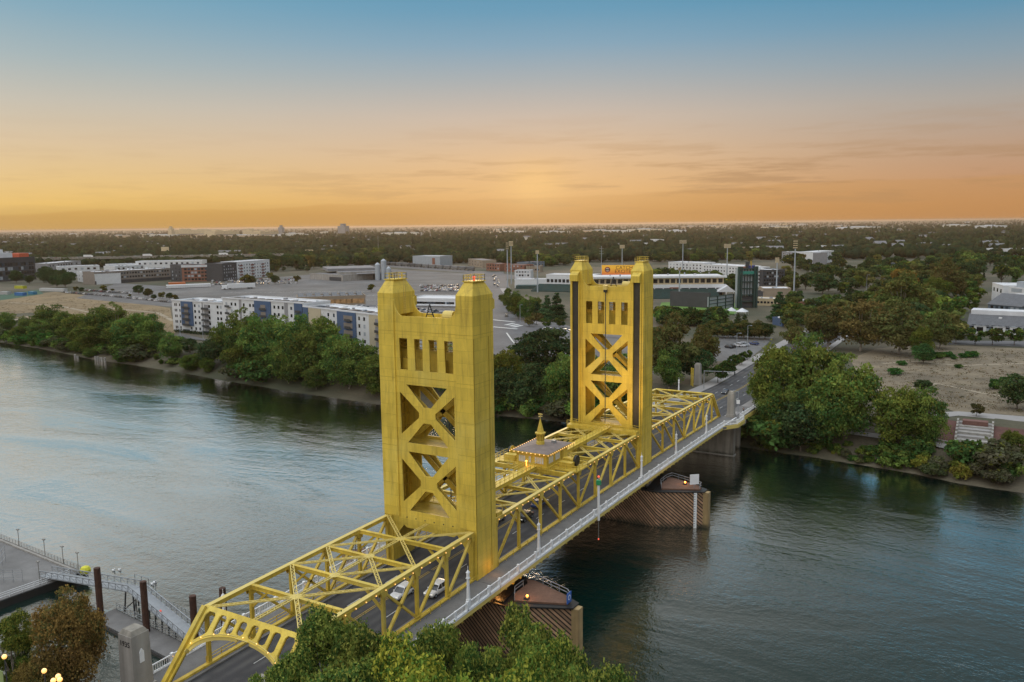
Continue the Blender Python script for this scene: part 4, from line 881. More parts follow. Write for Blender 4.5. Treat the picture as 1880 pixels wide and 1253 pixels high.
for src, x, y, rz, lb, col in ((car0, 1.6, -9.5, math.pi, 'white car in the inner lane ahead of the nearest tower, half behind a truss post', WCOL), (sed0, .9, 35.5, 0, 'dark blue sedan under the lift span behind the truss posts', (.02, .05, .16, 1)), (sed0, 1.9, 27.5, math.pi, 'black sedan under the lift span, following the dark blue one', (.012, .014, .02, 1)), (car0, -5.6, 17.5, 0, 'white car in the lane across, seen through the nearest tower brace', WCOL), (sed0, -2.2, 24.0, 0, 'silver sedan in the inner lane beneath the walkway girder', (.4, .42, .45, 1)), (car0, -5.4, 66.0, 0, 'grey car passing between the legs of the rear tower', (.2, .21, .22, 1))):
    r = copy_tree(src, on_road(x, y), rz, 1, lb); recolour(r, col)
def simple_car_mesh():
    mb = MB(); P = lambda x, y, z: (x, y, z)
    mb.mat(0); mb.hexa([(-.88, -2.2, .3), (.88, -2.2, .3), (.88, 2.2, .3), (-.88, 2.2, .3)], [(-.86, -2.15, .92), (.86, -2.15, .92), (.84, 2.15, .82), (-.84, 2.15, .82)])
    mb.mat(1); mb.hexa([(-.82, -1.9, .9), (.82, -1.9, .9), (.82, 1.0, .86), (-.82, 1.0, .86)], [(-.68, -1.5, 1.38), (.68, -1.5, 1.38), (.68, .25, 1.38), (-.68, .25, 1.38)])
    mb.mat(0); mb.hexa([(-.7, -1.55, 1.37), (.7, -1.55, 1.37), (.7, .3, 1.37), (-.7, .3, 1.37)], [(-.66, -1.45, 1.47), (.66, -1.45, 1.47), (.66, .2, 1.47), (-.66, .2, 1.47)])
    mb.mat(2)
    for s in (-.86, .86):
        for y in (-1.35, 1.35): mb.tube((s-.06, y, .32), (s+.06, y, .32), .32, 8)
    me = bpy.data.meshes.new('parked_car'); me.from_pydata(mb.v, [], mb.f)
    for q in (PAINT, GLASS, RUBBER): me.materials.append(q)
    me.polygons.foreach_set('material_index', mb.m); fix_normals(me); return me
CARME = simple_car_mesh()
CARCOL = [(.7, .7, .72, 1)]*5+[(.35, .36, .38, 1)]*3+[(.02, .02, .025, 1)]*5+[(.08, .09, .10, 1)]*3+[(.05, .08, .2, 1), (.25, .03, .03, 1), (.2, .18, .14, 1)]
RC = random.Random(5)
def parked(p, rz, label, group):
    o = link('parked_car', CARME); o.location = p; o.rotation_euler = (0, 0, rz); o.color = RC.choice(CARCOL); s = RC.uniform(.95, 1.12); o.scale = (s, s, s*RC.uniform(1, 1.2))
    return tag(o, label, 'car', group)
def parked_row(a, b, n, z, label, group, jit=.3, skip=.12, along=False, rot=None):
    A, B = gp(*a, z), gp(*b, z); d = (B-A); ang = math.atan2(d.y, d.x)+(-math.pi/2 if along else 0)
    for i in range(n):
        if RC.random() < skip: continue
        t = (i+.5)/n; p = A+d*t; parked((p.x+RC.uniform(-jit, jit), p.y+RC.uniform(-jit, jit), z+.03), ang+(math.pi if RC.random() < .5 else 0)+RC.uniform(-.03, .03), label, group)

# ------------------------------------------------------------------ dock at the left
dk = empty('barge_dock', (-100, -25, WZ), 'black hulled barge dock with grey deck and white railings', 'dock')
# deck outline in plan; far edge runs from beside the picture edge to the gangway head
D0, D1 = (-160, -6.6), (-74.7, -12.5)
e1 = Vector((D1[0]-D0[0], D1[1]-D0[1], 0)).normalized(); e2 = Vector((-e1.y, e1.x, 0))
org = Vector((-74.2, -12.3, 0))
def dp(a, b, z): return org-e1*a-e2*b+Vector((0, 0, z))             # a: back along the far edge, b: towards the near bank
m = MB(); m.hexa([dp(0, 0, WZ-1), dp(0, 42, WZ-1), dp(80, 42, WZ-1), dp(80, 0, WZ-1)], [dp(0, 0, -11.0), dp(0, 42, -11.0), dp(80, 42, -11.0), dp(80, 0, -11.0)]); m.build('hull', BLACK, dk)
m = MB(); m.hexa([dp(.2, .2, -11.0), dp(.2, 41.8, -11.0), dp(80, 41.8, -11.0), dp(80, .2, -11.0)], [dp(.2, .2, -10.9), dp(.2, 41.8, -10.9), dp(80, 41.8, -10.9), dp(80, .2, -10.9)]); m.build('deck', M('dock_deck', (.17, .165, .16), .85, 0, .3, .25, fine=.1), dk)
def rail3(mb, p, q, z0, h, step=1.6, t=.06, bars=3):
    p = Vector(p); q = Vector(q); n = max(1, int((q-p).length/step))
    for k in range(bars): mb.bar(p+Vector((0, 0, h*(k+1)/bars)), q+Vector((0, 0, h*(k+1)/bars)), t, t)
    for i in range(n+1): a = p+(q-p)*i/n; mb.bar(a, a+Vector((0, 0, h)), t, t)
m = MB(); rail3(m, dp(.4, .4, -10.9), dp(80, .4, -10.9), 0, 1.2, 1.2, .07, 4); m.build('far_railing', CONCL, dk)
m = MB(); m.bar(dp(.3, .9, -10.75), dp(80, .9, -10.75), .5, .3); m.build('curb', CONCL, dk)
m = MB(); rail3(m, dp(.5, 2.5, -10.9), dp(.5, 40, -10.9), 0, 1.15, 2.2, .08, 3); m.build('near_railing', WHITE, dk)
m = MB(); rail3(m, dp(5, 9, -10.9), dp(11, 13, -10.9), 0, 2.4, 1.5, .05, 5); rail3(m, dp(11, 13, -10.9), dp(30, 13, -10.9), 0, 2.4, 1.5, .05, 5); m.build('mesh_fence', STEEL, dk)
m = MB()
for p, q in ((dp(18, 6, -10.9), dp(13, 10, -10.9)), (dp(13, 10, -10.9), dp(26, 11, -10.9))): rail3(m, p, q, 0, 3.4, 1.7, .06, 3)
m.build('pipe_frame', STEEL, dk)
for k, (a, b) in enumerate(((.8, .6), (13.5, .5), (24, .5), (.7, 8.0), (6.5, .5))):
    h = 4.6 if b > 5 else 3.8
    m = MB(); m.tube(dp(a, b, -10.9), dp(a, b, -10.9+h), .08, 6); m.box(*(lambda p: (p.x-.32, p.x+.32, p.y-.2, p.y+.2, -10.95+h, -10.75+h))(dp(a, b, 0))); 
    q = m.build('deck_lamp', CONCL); q['label'] = ['slim white lamp by the yellow buoy at the dock corner', 'slim white lamp in the middle of the far dock rail', 'slim white lamp at the picture edge end of the far dock rail', 'tall white lamp on the white end railing of the dock', 'slim white lamp on the far dock rail, second from the yellow float'][k]; q['category'] = 'lamp'; q['group'] = 'lamps on the dock'
m = MB(); bz = dp(-1.2, .3, 0); m.lathe([(.5, 0), (.95, .25), (1.0, .9), (.7, 1.4), (.2, 1.6)], (bz.x, bz.y, -11.0), 10); q = m.build('yellow_buoy', M('buoy_yellow', (.65, .62, .03), .5)); tag(q, 'bright yellow float marker on the corner of the dock', 'float')
m = MB(); q0 = dp(-1.6, 1.8, 0); m.box(q0.x-.9, q0.x+.9, q0.y-1.2, q0.y+1.2, WZ-.5, -10.9); tag(m.build('rubber_fender', BLACK), 'black rubber fender block beside the yellow float', 'fender')
# gangway: sloping truss walk from the dock to the pontoons, pontoons with piles
GA, GB_, GC = Vector((-78.0, -17.5, -10.3)), Vector((-52.5, -16.5, -8.2)), Vector((-24.0, -22.6, -11.0))
gw = empty('gangway', (-50, -18, -10), 'grey steel truss gangway sloping from the dock to the bridge', 'gangway')
for p, q in ((GA, GB_), (GB_, GC)):
    d = (q-p).normalized(); x = d.cross(Vector((0, 0, 1))).normalized()*1.25
    m = MB(); m.bar(p, q, 2.5, .25); m.build('walkway', STEEL, gw)
    for e in (x, -x):
        m = MB(); n = max(3, int((q-p).length/1.8))
        for h in (0.0, 1.15): m.bar(p+e+Vector((0, 0, h)), q+e+Vector((0, 0, h)), .14, .16)
        for i in range(n):
            a = p+(q-p)*i/n+e; b = p+(q-p)*(i+1)/n+e; m.bar(a, a+Vector((0, 0, 1.15)), .08, .08); m.bar(a+Vector((0, 0, 1.15)), b, .07, .07); m.bar(a+Vector((0, 0, .6)), b+Vector((0, 0, .6)), .05, .05)
        m.build('side_truss', STEEL, gw)
m = MB()
for a in (-1, 1):
    for b in (-1, 1): m.bar(GB_+Vector((a*1.4, b*1.4, -4)), GB_+Vector((a*1.0, b*1.2, -.2)), .2, .2)
m.bar(GB_+Vector((-1.4, -1.4, -3.5)), GB_+Vector((1.2, 1.2, -.5)), .14, .14); m.bar(GB_+Vector((1.4, -1.4, -3.5)), GB_+Vector((-1.2, 1.2, -.5)), .14, .14); m.build('trestle', DSTEEL, gw)
for k in range(12):
    t = k/12; a = GB_+(GC-GB_)*t; m = MB(); m.bar((a.x, a.y, WZ), (a.x, a.y, a.z), .12, .12); m.bar((a.x, a.y+1.4, WZ), (a.x+.6, a.y+.6, a.z), .1, .1); m.build('support_leg', DSTEEL, gw)
pt = empty('pontoon', (-40, -21.5, WZ), 'low grey pontoon with dark edges between the rusty mooring piles', 'pontoon')
MB().hexa([(-56, -22.9, WZ-.4), (-22, -26.8, WZ-.4), (-22, -22.2, WZ-.4), (-56, -18.2, WZ-.4)], [(-56, -22.9, -11.9), (-22, -26.8, -11.9), (-22, -22.2, -11.9), (-56, -18.2, -11.9)]).build('float', BLACK, pt)
MB().hexa([(-55.8, -22.7, -11.9), (-22, -26.5, -11.9), (-22, -22.4, -11.9), (-55.8, -18.5, -11.9)], [(-55.8, -22.7, -11.75), (-22, -26.5, -11.75), (-22, -22.4, -11.75), (-55.8, -18.5, -11.75)]).build('deck', WALK, pt)
m = MB(); rail3(m, (-55, -18.7, -11.75), (-22.5, -22.6, -11.75), 0, 1.4, 1.2, .06, 3); m.build('railing', STEEL, pt)
m = MB(); rail3(m, (-47, -14.5, -11.2), (-30, -16.5, -11.2), 0, 1.4, 1.2, .06, 3); rail3(m, (-56, -14.0, -9.0), (-50, -14.2, -9), 0, 2.0, 2, .08, 2); m.build('outer_railing', STEEL, pt)
for (x, y, zt), lb in (((-55.5, -21.4, -3.0), 'tall rusty mooring pile standing nearest the dock'), ((-43.4, -21.2, -3.0), 'tall rusty mooring pile between the gangway and the concrete pylon'), ((-31.6, -20.9, -3.0), 'rusty mooring pile just beside the arched portal'), ((-29.7, -16.6, -3.0), 'rusty mooring pile seen behind the corner of the arched portal')):
    m = MB(); m.tube((x, y, WZ-3), (x, y, zt), .55, 14); m.tube((x, y, zt), (x, y, zt+.03), .42, 14); q = m.build('mooring_pile', RUST); tag(q, lb, 'pile', 'rusty mooring piles'); 
for (x, y), lb in (((-42.5, -19.0), 'small red lamp on the pontoon rail behind a tall pile'), ((-33.0, -20.0), 'small red lamp on the gangway rail near the portal')):
    m = MB(); m.tube((x, y, -10.5), (x, y, -9.0), .05, 6); m.ball((x, y, -8.9), .2, 8, 6); tag(m.build('red_marker', M('marker_red', (.5, .05, .03), .5, var=0, emit=((1, .15, .08), .5))), lb, 'marker lamp', 'red marker lamps')
# gulls on the water mooring floats
for k, (px, py) in enumerate(((209, 1049), (220, 1048), (280, 1074), (285, 1071))):
    p = gp(px, py, WZ); m = MB(); m.ball((p.x, p.y, WZ+.15), .28, 8, 5); m.ball((p.x+.25, p.y, WZ+.45), .14, 6, 4); m.hexa([(p.x-.5, p.y-.1, WZ+.2), (p.x-.2, p.y-.1, WZ+.1), (p.x-.2, p.y+.1, WZ+.1), (p.x-.5, p.y+.1, WZ+.2)], [(p.x-.52, p.y-.08, WZ+.3), (p.x-.2, p.y-.1, WZ+.32), (p.x-.2, p.y+.1, WZ+.32), (p.x-.52, p.y+.08, WZ+.3)])
    tag(m.build('mooring_float', WHITE), 'small white mooring float bobbing beyond the gangway', 'float', 'white floats beyond the gangway')
# near street: promenade wall, street lamps with lit globes
m = MB(); m.prism([(-14.0, -300), (14.0, -300), (14.0, -45.0), (-14.0, -45.0)], -1.25, -.95); tag(m.build('near_street', ASPH), kind='structure')
pw = empty('concrete_parapet', (-14, -50, -1), 'low concrete parapet running down from the near pylon', 'wall'); MB().box(-14.4, -13.6, -70, -47.7, -1.3, .6).build('wall', CONC, pw)
tag(pw)
def globe_lamp(x, y, z, h, label, n=1):
    t = empty('globe_street_lamp', (x, y, z), label, 'street lamp', 'globe lamps on the near bank'); m = MB(); m.tube((0, 0, -.6), (0, 0, h-.3), .09, 8, .06); m.lathe([(.16, -.6), (.16, .6), (.1, .8)], (0, 0, 0), 8); MB_local(m, 'post', DSTEEL, t)
    for k in range(n):
        a = k*2.4; d = 0 if n == 1 else .45; m = MB(); m.ball((d*math.cos(a), d*math.sin(a), h), .27, 12, 8); MB_local(m, 'globe', GLOBE, t, True)
    return t
for (px, py), lb, n, h in (((8, 1206), 'globe street lamp at the picture corner before the green tree', 1, 6.0), ((81, 1232), 'globe street lamp in front of the brown tree', 1, 6.0), ((105, 1246), 'three globe street lamp low in front of the brown tree', 3, 5.4)):
    d = ray(px, py); t = (-58-CAM[1])/d[1]; p = CAM+t*d; globe_lamp(p[0], p[1], p[2]-h, h, lb, n)
d = ray(3, 1240); t = (-58-CAM[1])/d[1]; p = CAM+t*d
bn = empty('street_banner', (p[0], p[1], p[2]), 'pale green banner hanging under the corner street lamp', 'banner'); MB().box(p[0]-.9, p[0]+.3, p[1]-.03, p[1]+.03, p[2]-1.6, p[2]+.5).build('cloth', M('banner_green', (.25, .32, .12), .8), bn)

# two people on the outer walkway: one body mesh each, clothes and hair as parts
def person(x, y, rz, label, shirt, trousers):
    z = zc(y); p = empty('person', (x, y, z), label, 'person', 'people on the bridge walkway', rz)
    J = {'pel': (0, 0, .95, .13), 'ch': (0, .02, 1.32, .155), 'nk': (0, .03, 1.50, .062), 'hd': (0, .05, 1.62, .095), 'top': (0, .04, 1.74, .075)}; E = [('pel', 'ch'), ('ch', 'nk'), ('nk', 'hd'), ('hd', 'top')]
    for s, st in ((-1, .20), (1, -.16)):
        k = str(s); J.update({'hip'+k: (s*.10, 0, .88, .09), 'kn'+k: (s*.10, st*.55+.03, .48, .062), 'an'+k: (s*.10, st, .09, .042), 'toe'+k: (s*.11, st+.15, .04, .038), 'sh'+k: (s*.19, .01, 1.42, .055), 'el'+k: (s*.24, -st*.5-.02, 1.14, .042), 'wr'+k: (s*.24, -st*.9+.06, .91, .03), 'ha'+k: (s*.24, -st*1.0+.09, .82, .034)})
        E += [('pel', 'hip'+k), ('hip'+k, 'kn'+k), ('kn'+k, 'an'+k), ('an'+k, 'toe'+k), ('ch', 'sh'+k), ('sh'+k, 'el'+k), ('el'+k, 'wr'+k), ('wr'+k, 'ha'+k)]
    def grow(name, sel, mat, extra):
        K = [k for k in J if k in sel]; me = bpy.data.meshes.new(name); me.from_pydata([J[k][:3] for k in K], [(K.index(a), K.index(b)) for a, b in E if a in sel and b in sel], [])
        o = link(name, me, p); sk = o.modifiers.new('skin', 'SKIN'); me.skin_vertices[0].data[K.index('pel') if 'pel' in K else 0].use_root = True
        for i, k in enumerate(K): me.skin_vertices[0].data[i].radius = (J[k][3]+extra, J[k][3]+extra)
        o.modifiers.new('sub', 'SUBSURF').levels = 1; me.materials.append(mat); return o
    grow('body', set(J), M('skin_tone', (.42, .26, .18), .6, var=0), 0)
    grow('shirt', {'pel', 'ch', 'sh-1', 'sh1', 'el-1', 'el1'}, shirt, .02); grow('trousers', {'pel', 'hip-1', 'hip1', 'kn-1', 'kn1', 'an-1', 'an1'}, trousers, .018)
    MB_local(MB().ball((0, .03, 1.70), .112, 8, 6), 'hair', M('dark_hair', (.03, .02, .015), .7, var=0), p, True)
person(11.3, 85.5, .1, 'person in a red top walking the outer walkway past the rear tower', M('red_cloth', (.45, .06, .05), .8, var=0), M('dark_cloth', (.03, .03, .04), .8, var=0))
person(13.0, 141.0, 3.2, 'person in dark clothes on the walkway beyond the far pylon', M('black_cloth', (.025, .025, .03), .8, var=0), MATS['dark_cloth'])
# ------------------------------------------------------------------ vegetation
def foliage(name, col, var=.35):
    m = bpy.data.materials.new(name); m.use_nodes = True; nt = m.node_tree; N = nt.nodes; L = nt.links; N.clear()
    at = N.new('ShaderNodeAttribute'); at.attribute_name = 'tone'; oi = N.new('ShaderNodeObjectInfo')
    hs = N.new('ShaderNodeHueSaturation')
    vs = N.new('ShaderNodeVectorMath'); vs.operation = 'MULTIPLY'; L.new(at.outputs['Color'], vs.inputs[0]); L.new(oi.outputs['Color'], vs.inputs[1])
    a = N.new('ShaderNodeMapRange'); L.new(oi.outputs['Random'], a.inputs[0]); a.inputs[3].default_value = .485; a.inputs[4].default_value = .515; L.new(a.outputs[0], hs.inputs['Hue'])
    b = N.new('ShaderNodeMapRange'); L.new(oi.outputs['Random'], b.inputs[0]); b.inputs[3].default_value = 1-var*.6; b.inputs[4].default_value = 1+var*.6; L.new(b.outputs[0], hs.inputs['Value'])
    L.new(vs.outputs[0], hs.inputs['Color'])
    d = N.new('ShaderNodeBsdfDiffuse'); t = N.new('ShaderNodeBsdfTranslucent'); mx = N.new('ShaderNodeMixShader'); mx.inputs[0].default_value = .30
    L.new(hs.outputs[0], d.inputs[0]); L.new(hs.outputs[0], t.inputs[0]); L.new(d.outputs[0], mx.inputs[1]); L.new(t.outputs[0], mx.inputs[2])
    o = N.new('ShaderNodeOutputMaterial'); L.new(mx.outputs[0], o.inputs[0]); return m
LEAF = foliage('leaves', None); BARK = M('bark', (.11, .085, .065), .9, 0, .3, 2.0); BARKP = M('pale_bark', (.28, .24, .2), .9, 0, .3, 2.0)
def mesh_np(name, V, F, mats, tone=None):
    """V (n,3), F (m,4) quads; per-face tone colour"""
    me = bpy.data.meshes.new(name); nv, nf = len(V), len(F)
    me.vertices.add(nv); me.vertices.foreach_set('co', np.asarray(V, np.float32).ravel())
    k = F.shape[1]; me.loops.add(nf*k); me.polygons.add(nf); me.loops.foreach_set('vertex_index', np.asarray(F, np.int32).ravel())
    me.polygons.foreach_set('loop_start', np.arange(0, nf*k, k, dtype=np.int32))
    for m in mats: me.materials.append(m)
    me.update(calc_edges=True)
    if tone is not None:
        at = me.color_attributes.new('tone', 'FLOAT_COLOR', 'POINT'); c = np.ones((nv, 4), np.float32); c[:, :3] = tone; at.data.foreach_set('color', c.ravel())
    return me
def leaf_quads(rng, P, Nn, size, aspect=.62):
    n = len(P); r = rng.normal(size=(n, 3)); nn = Nn+r*.75; nn /= np.linalg.norm(nn, axis=1, keepdims=True)
    a = rng.normal(size=(n, 3)); u = np.cross(nn, a); u /= np.linalg.norm(u, axis=1, keepdims=True)+1e-9; v = np.cross(nn, u)
    s = (size*rng.uniform(.45, 1.5, n))[:, None]
    q = np.stack([P-u*s, P-v*s*aspect+nn*s*.12, P+u*s, P+v*s*aspect+nn*s*.12], 1)
    return q.reshape(-1, 3), np.arange(4*n).reshape(-1, 4)
def crown_mesh(name, seed, h, r, base, ncl, nleaf, size, cr=.36, shape='round', tones=((.05, .085, .02), (.075, .10, .022), (.032, .062, .018)), tip=(.14, .14, .03), tipf=.12):
    rng = np.random.default_rng(seed); cz = (h+base)/2; rz = (h-base)/2; C_ = []; tries = 0
    while len(C_) < ncl and tries < 4000:
        tries += 1; p = rng.normal(size=3); p /= np.linalg.norm(p); q = p*rng.uniform(.35, .86)**.6*(1+.18*math.sin(3*math.atan2(p[1], p[0])+seed)*math.cos(2*p[2]+seed))
        if shape == 'round':
            wz = q[2]*rz+cz; c = np.array([q[0]*r, q[1]*r, wz])*1.0
        elif shape == 'spread':
            c = np.array([q[0]*r, q[1]*r, cz+rz*(.15+.75*q[2])])
        elif shape == 'cone':
            t = rng.uniform(0, 1)**1.3; a = rng.uniform(0, 2*math.pi); rr = r*(1-t)*rng.uniform(.45, .85); c = np.array([rr*math.cos(a), rr*math.sin(a), base+t*(h-base)*.95])
        if shape != 'cone' and any(np.linalg.norm(c-d[0]) < r*cr*.55 for d in C_): continue
        if shape == 'cone': kr = r*(.14+.28*(1-t))
        else: kr = r*cr*rng.uniform(.55, 1.25)*(1.05-.25*max(0, q[2]))
        C_.append((c, kr))
    wts = np.array([k**2 for _, k in C_]); wts /= wts.sum(); Ps, Ns, Ts = [], [], []
    for (c, k), w in zip(C_, wts):
        n = max(12, int(nleaf*w)); d = rng.normal(size=(n, 3)); d /= np.linalg.norm(d, axis=1, keepdims=True); flip = (d[:, 2] < -.25) & (rng.random(n) < .7); d[flip, 2] *= -1
        lump = 1+.30*np.sin(d[:, 0]*5+c[0]*3)*np.sin(d[:, 1]*5+c[1]*2)+.15*np.sin(d[:, 2]*7+c[2])
        rad = k*lump*(rng.uniform(.55, 1.0, n)**.5+rng.exponential(.09, n)); sc = np.array([1, 1, .8]) if shape != 'cone' else np.array([1.2, 1.2, .55])
        P = c+d*rad[:, None]*sc; Ps.append(P); Ns.append(d)
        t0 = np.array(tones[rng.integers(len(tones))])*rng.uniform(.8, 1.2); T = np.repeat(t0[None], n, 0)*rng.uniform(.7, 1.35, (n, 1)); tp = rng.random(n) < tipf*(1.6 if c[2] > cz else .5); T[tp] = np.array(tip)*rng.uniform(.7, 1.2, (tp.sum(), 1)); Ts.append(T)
    P = np.concatenate(Ps); Nn = np.concatenate(Ns); T = np.concatenate(Ts); V, F = leaf_quads(rng, P, Nn, size)
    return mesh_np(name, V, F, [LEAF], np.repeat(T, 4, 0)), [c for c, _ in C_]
def trunk_mesh(name, seed, base, r, cl, tr, bark, nl=7):
    rng = random.Random(seed); mb = MB(); top = Vector((rng.uniform(-.4, .4), rng.uniform(-.4, .4), base*1.1+.5)); mb.tube((0, 0, -1.2), top*.5, tr*1.25, 8, tr*.9); mb.tube(top*.5, top, tr*.9, 8, tr*.7)
    for c in sorted(cl, key=lambda c: -c[2])[:nl]+rng.sample(list(cl), min(nl, len(cl))):
        c = Vector(c); md = top.lerp(c, .5)+Vector((rng.uniform(-.3, .3)*r*.3, rng.uniform(-.3, .3)*r*.3, -abs(c.z-top.z)*.08)); mb.tube(top*.9, md, tr*.5, 6, tr*.3); mb.tube(md, c, tr*.3, 5, tr*.08)
    me = bpy.data.meshes.new(name); me.from_pydata(mb.v, [], mb.f); me.materials.append(bark); me.polygons.foreach_set('use_smooth', [True]*len(mb.f)); return me
TP = {}
def proto(key, seed, h, r, base, ncl, nleaf, size, tr=.35, bark=None, **k):
    cm, cl = crown_mesh('crown', seed, h, r, base, ncl, nleaf, size, **k); TP[key] = (trunk_mesh('trunk', seed, base, r, cl, tr, bark or BARK), cm, h, r)
def tree(key, p, h, label, cat='tree', group=None, name='tree', col=(1, 1, 1, 1), wide=1.0, rz=None, trunk=True):
    tm, cm, ph, pr = TP[key]; s = h/ph
    o = bpy.data.objects.new(name, None); C.objects.link(o); o.location = p; o.rotation_euler = (0, 0, RC.uniform(0, 6.28) if rz is None else rz); o.scale = (s*wide, s*wide, s)
    tag(o, label, cat, group)
    if trunk: link('trunk', tm, o)
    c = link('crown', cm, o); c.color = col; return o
GRN = ((0.107, 0.189, 0.044), (0.163, 0.227, 0.052), (0.062, 0.127, 0.036)); DRK = ((0.049, 0.091, 0.038), (0.072, 0.114, 0.042), (0.039, 0.073, 0.029)); OLV = ((0.150, 0.159, 0.049), (0.124, 0.150, 0.047), (0.182, 0.163, 0.055)); BRN = ((0.180, 0.142, 0.049), (0.160, 0.145, 0.049), (0.130, 0.145, 0.052)); YEL = ((0.221, 0.234, 0.039), (0.169, 0.208, 0.039), (0.260, 0.234, 0.046))  # leaf greens raised to make up for dim light on the crowns
proto('near_a', 11, 22, 8.5, 4, 44, 56000, .21, .5, cr=.30, tones=((.13, .205, .045), (.175, .235, .05), (.075, .14, .035)), tip=(.30, .33, .07), tipf=.25)  # yellow tip colours paint the light caught by the leaf ends
proto('near_b', 12, 22, 8.0, 4, 38, 46000, .21, .5, cr=.29, tones=((.13, .205, .045), (.175, .235, .05), (.075, .14, .035)), tip=(.32, .34, .07), tipf=.3, bark=BARKP)
proto('near_brown', 13, 18, 7.5, 2, 54, 46000, .20, .4, cr=.30, tones=((.19, .125, .045), (.21, .15, .05), (.12, .125, .045)), tip=(.34, .23, .07), tipf=.3)
for i in range(4): proto('cot%d' % i, 20+i, 24, 9.5, .6, 44, 15000, .44, .45, tones=GRN if i != 2 else ((.085, .13, .03), (.13, .165, .033)), tip=(.19, .20, .04), tipf=.12, bark=BARKP if i % 2 else BARK)
for i in range(2): proto('dark%d' % i, 30+i, 20, 8.5, 2, 30, 7000, .55, .4, tones=DRK, tip=(.10, .13, .04), tipf=.1)
for i in range(2): proto('syc%d' % i, 34+i, 22, 9, 2.5, 34, 8500, .55, .45, tones=OLV if i else BRN, tip=(.22, .16, .05), tipf=.15, bark=BARKP)
proto('cone', 40, 20, 5.0, 1.2, 70, 6000, .5, .3, shape='cone', tones=DRK, tip=(.03, .06, .03), tipf=.1, cr=.3)
for i in range(2): proto('street%d' % i, 44+i, 8, 3.2, 1.8, 16, 1800, .42, .14, tones=(GRN, BRN)[i], tip=(.13, .11, .03), tipf=.15)
for i in range(3): proto('bush%d' % i, 50+i, 5, 3.2, -.3, 18, 2600, .34, .12, tones=(GRN, ((.09, .095, .05), (.12, .115, .07), (.10, .11, .06)), YEL)[i], tip=(.13, .14, .03), tipf=.1)
for i in range(4): proto('far%d' % i, 60+i, 13, 6.0, 1.0, 16, 1300, .85, .3, tones=(((.05, .085, .035), (.07, .10, .04)), GRN, OLV, DRK)[i], tip=(.15, .16, .04), tipf=.12)
proto('farcone', 66, 20, 4.2, 1, 26, 700, 1.0, .3, shape='cone', tones=DRK, tip=(.03, .05, .03), tipf=.05, cr=.3)
def ztop(p, py): return hgt(p, py)
def ground_z(x, y):
    """height of the far bank at a point"""
    P = SHORE_FAR
    for (x0, y0), (x1, y1) in zip(P, P[1:]):
        if x0 <= x <= x1: ys = y0+(y1-y0)*(x-x0)/(x1-x0); break
    d = y-ys
    for (a, za), (b, zb) in zip(((0, WZ), (4, -11.6), (9, -9.6), (16, -7.2), (26, -4.6), (34, GZ)), ((4, -11.6), (9, -9.6), (16, -7.2), (26, -4.6), (34, GZ), (1e6, GZ))):
        if d < b: return za+(zb-za)*max(0, d-a)/(b-a)
    return GZ
def shore_y(x):
    for (x0, y0), (x1, y1) in zip(SHORE_FAR, SHORE_FAR[1:]):
        if x0 <= x <= x1: return y0+(y1-y0)*(x-x0)/(x1-x0)
def bank_tree(px, top, dback, key, label, wide=1.0, col=(1, 1, 1, 1), group='trees along the far riverbank', name='riverbank_tree', cat='tree'):
    """tree whose crown centre column is px, standing dback behind the shoreline, crown top at picture row top"""
    lo, hi = 20.0, 900.0
    d0 = ray(px, 700); k = d0[:2]/np.linalg.norm(d0[:2])
    for _ in range(60):
        m = (lo+hi)/2; x, y = CAM[0]+k[0]*m, CAM[1]+k[1]*m
        if y-shore_y(x) < dback: lo = m
        else: hi = m
    z = ground_z(x, y); p = (x, y, z-.2); h = hgt(p, top)
    return tree(key, p, h, label, cat, group, name, col, wide)
# left bank, from the picture edge towards the nearest tower
for a in ((22, 572, 14, 'cot0', 'round green riverbank tree at the picture edge, before the dry field', .85), (100, 562, 16, 'cot1', 'broad yellow topped riverbank tree second from the picture edge', 1.0), (150, 575, 10, 'cot2', 'leaning green riverbank tree over the old stumps', .85), (200, 565, 18, 'cot3', 'tall knobby topped riverbank tree in front of the dry field', .75), (260, 572, 13, 'cot0', 'dense dark riverbank tree just before the white and blue apartments', 1.0), (228, 590, 8, 'cot2', 'lower green riverbank tree tucked under the dark crowns', .8), (320, 612, 10, 'cot1', 'separate round riverbank tree on the bare beach below the apartments', .95), (352, 622, 16, 'dark0', 'small dark tree behind the separate round one on the beach', .8),
          (388, 622, 8, 'dark1', 'dark leaning willow like tree on the sandy slope', .8), (452, 572, 15, 'cot3', 'tall riverbank tree at the corner of the apartments view', .72), (440, 630, 6, 'cot2', 'low green willow at the water under the tall trees', .9), (500, 578, 16, 'cot0', 'large riverbank tree before the middle of the apartments', .85), (552, 582, 14, 'cot1', 'large round riverbank tree hiding the apartment balconies', .8), (595, 580, 15, 'cot2', 'high crowned riverbank tree before the beige apartment bays', .7), (530, 625, 6, 'cot3', 'mid height green tree at the foot of the large riverbank trees', .8), (620, 612, 12, 'cot0', 'riverbank tree with a pale dead trunk beside it', .8), (662, 625, 11, 'cot1', 'yellow green riverbank tree next to the nearest tower', .85), (690, 650, 6, 'cot2', 'low riverbank tree partly behind the nearest tower', .9), (580, 668, 5, 'cot3', 'low round green tree at the water below the apartments', 1.0), (480, 655, 6, 'bush0', 'green thicket at the water edge left of the low round tree', 1.2)):
    bank_tree(*a[:4], a[4], a[5]*(1.3 if a[0] < 300 else 1.12))
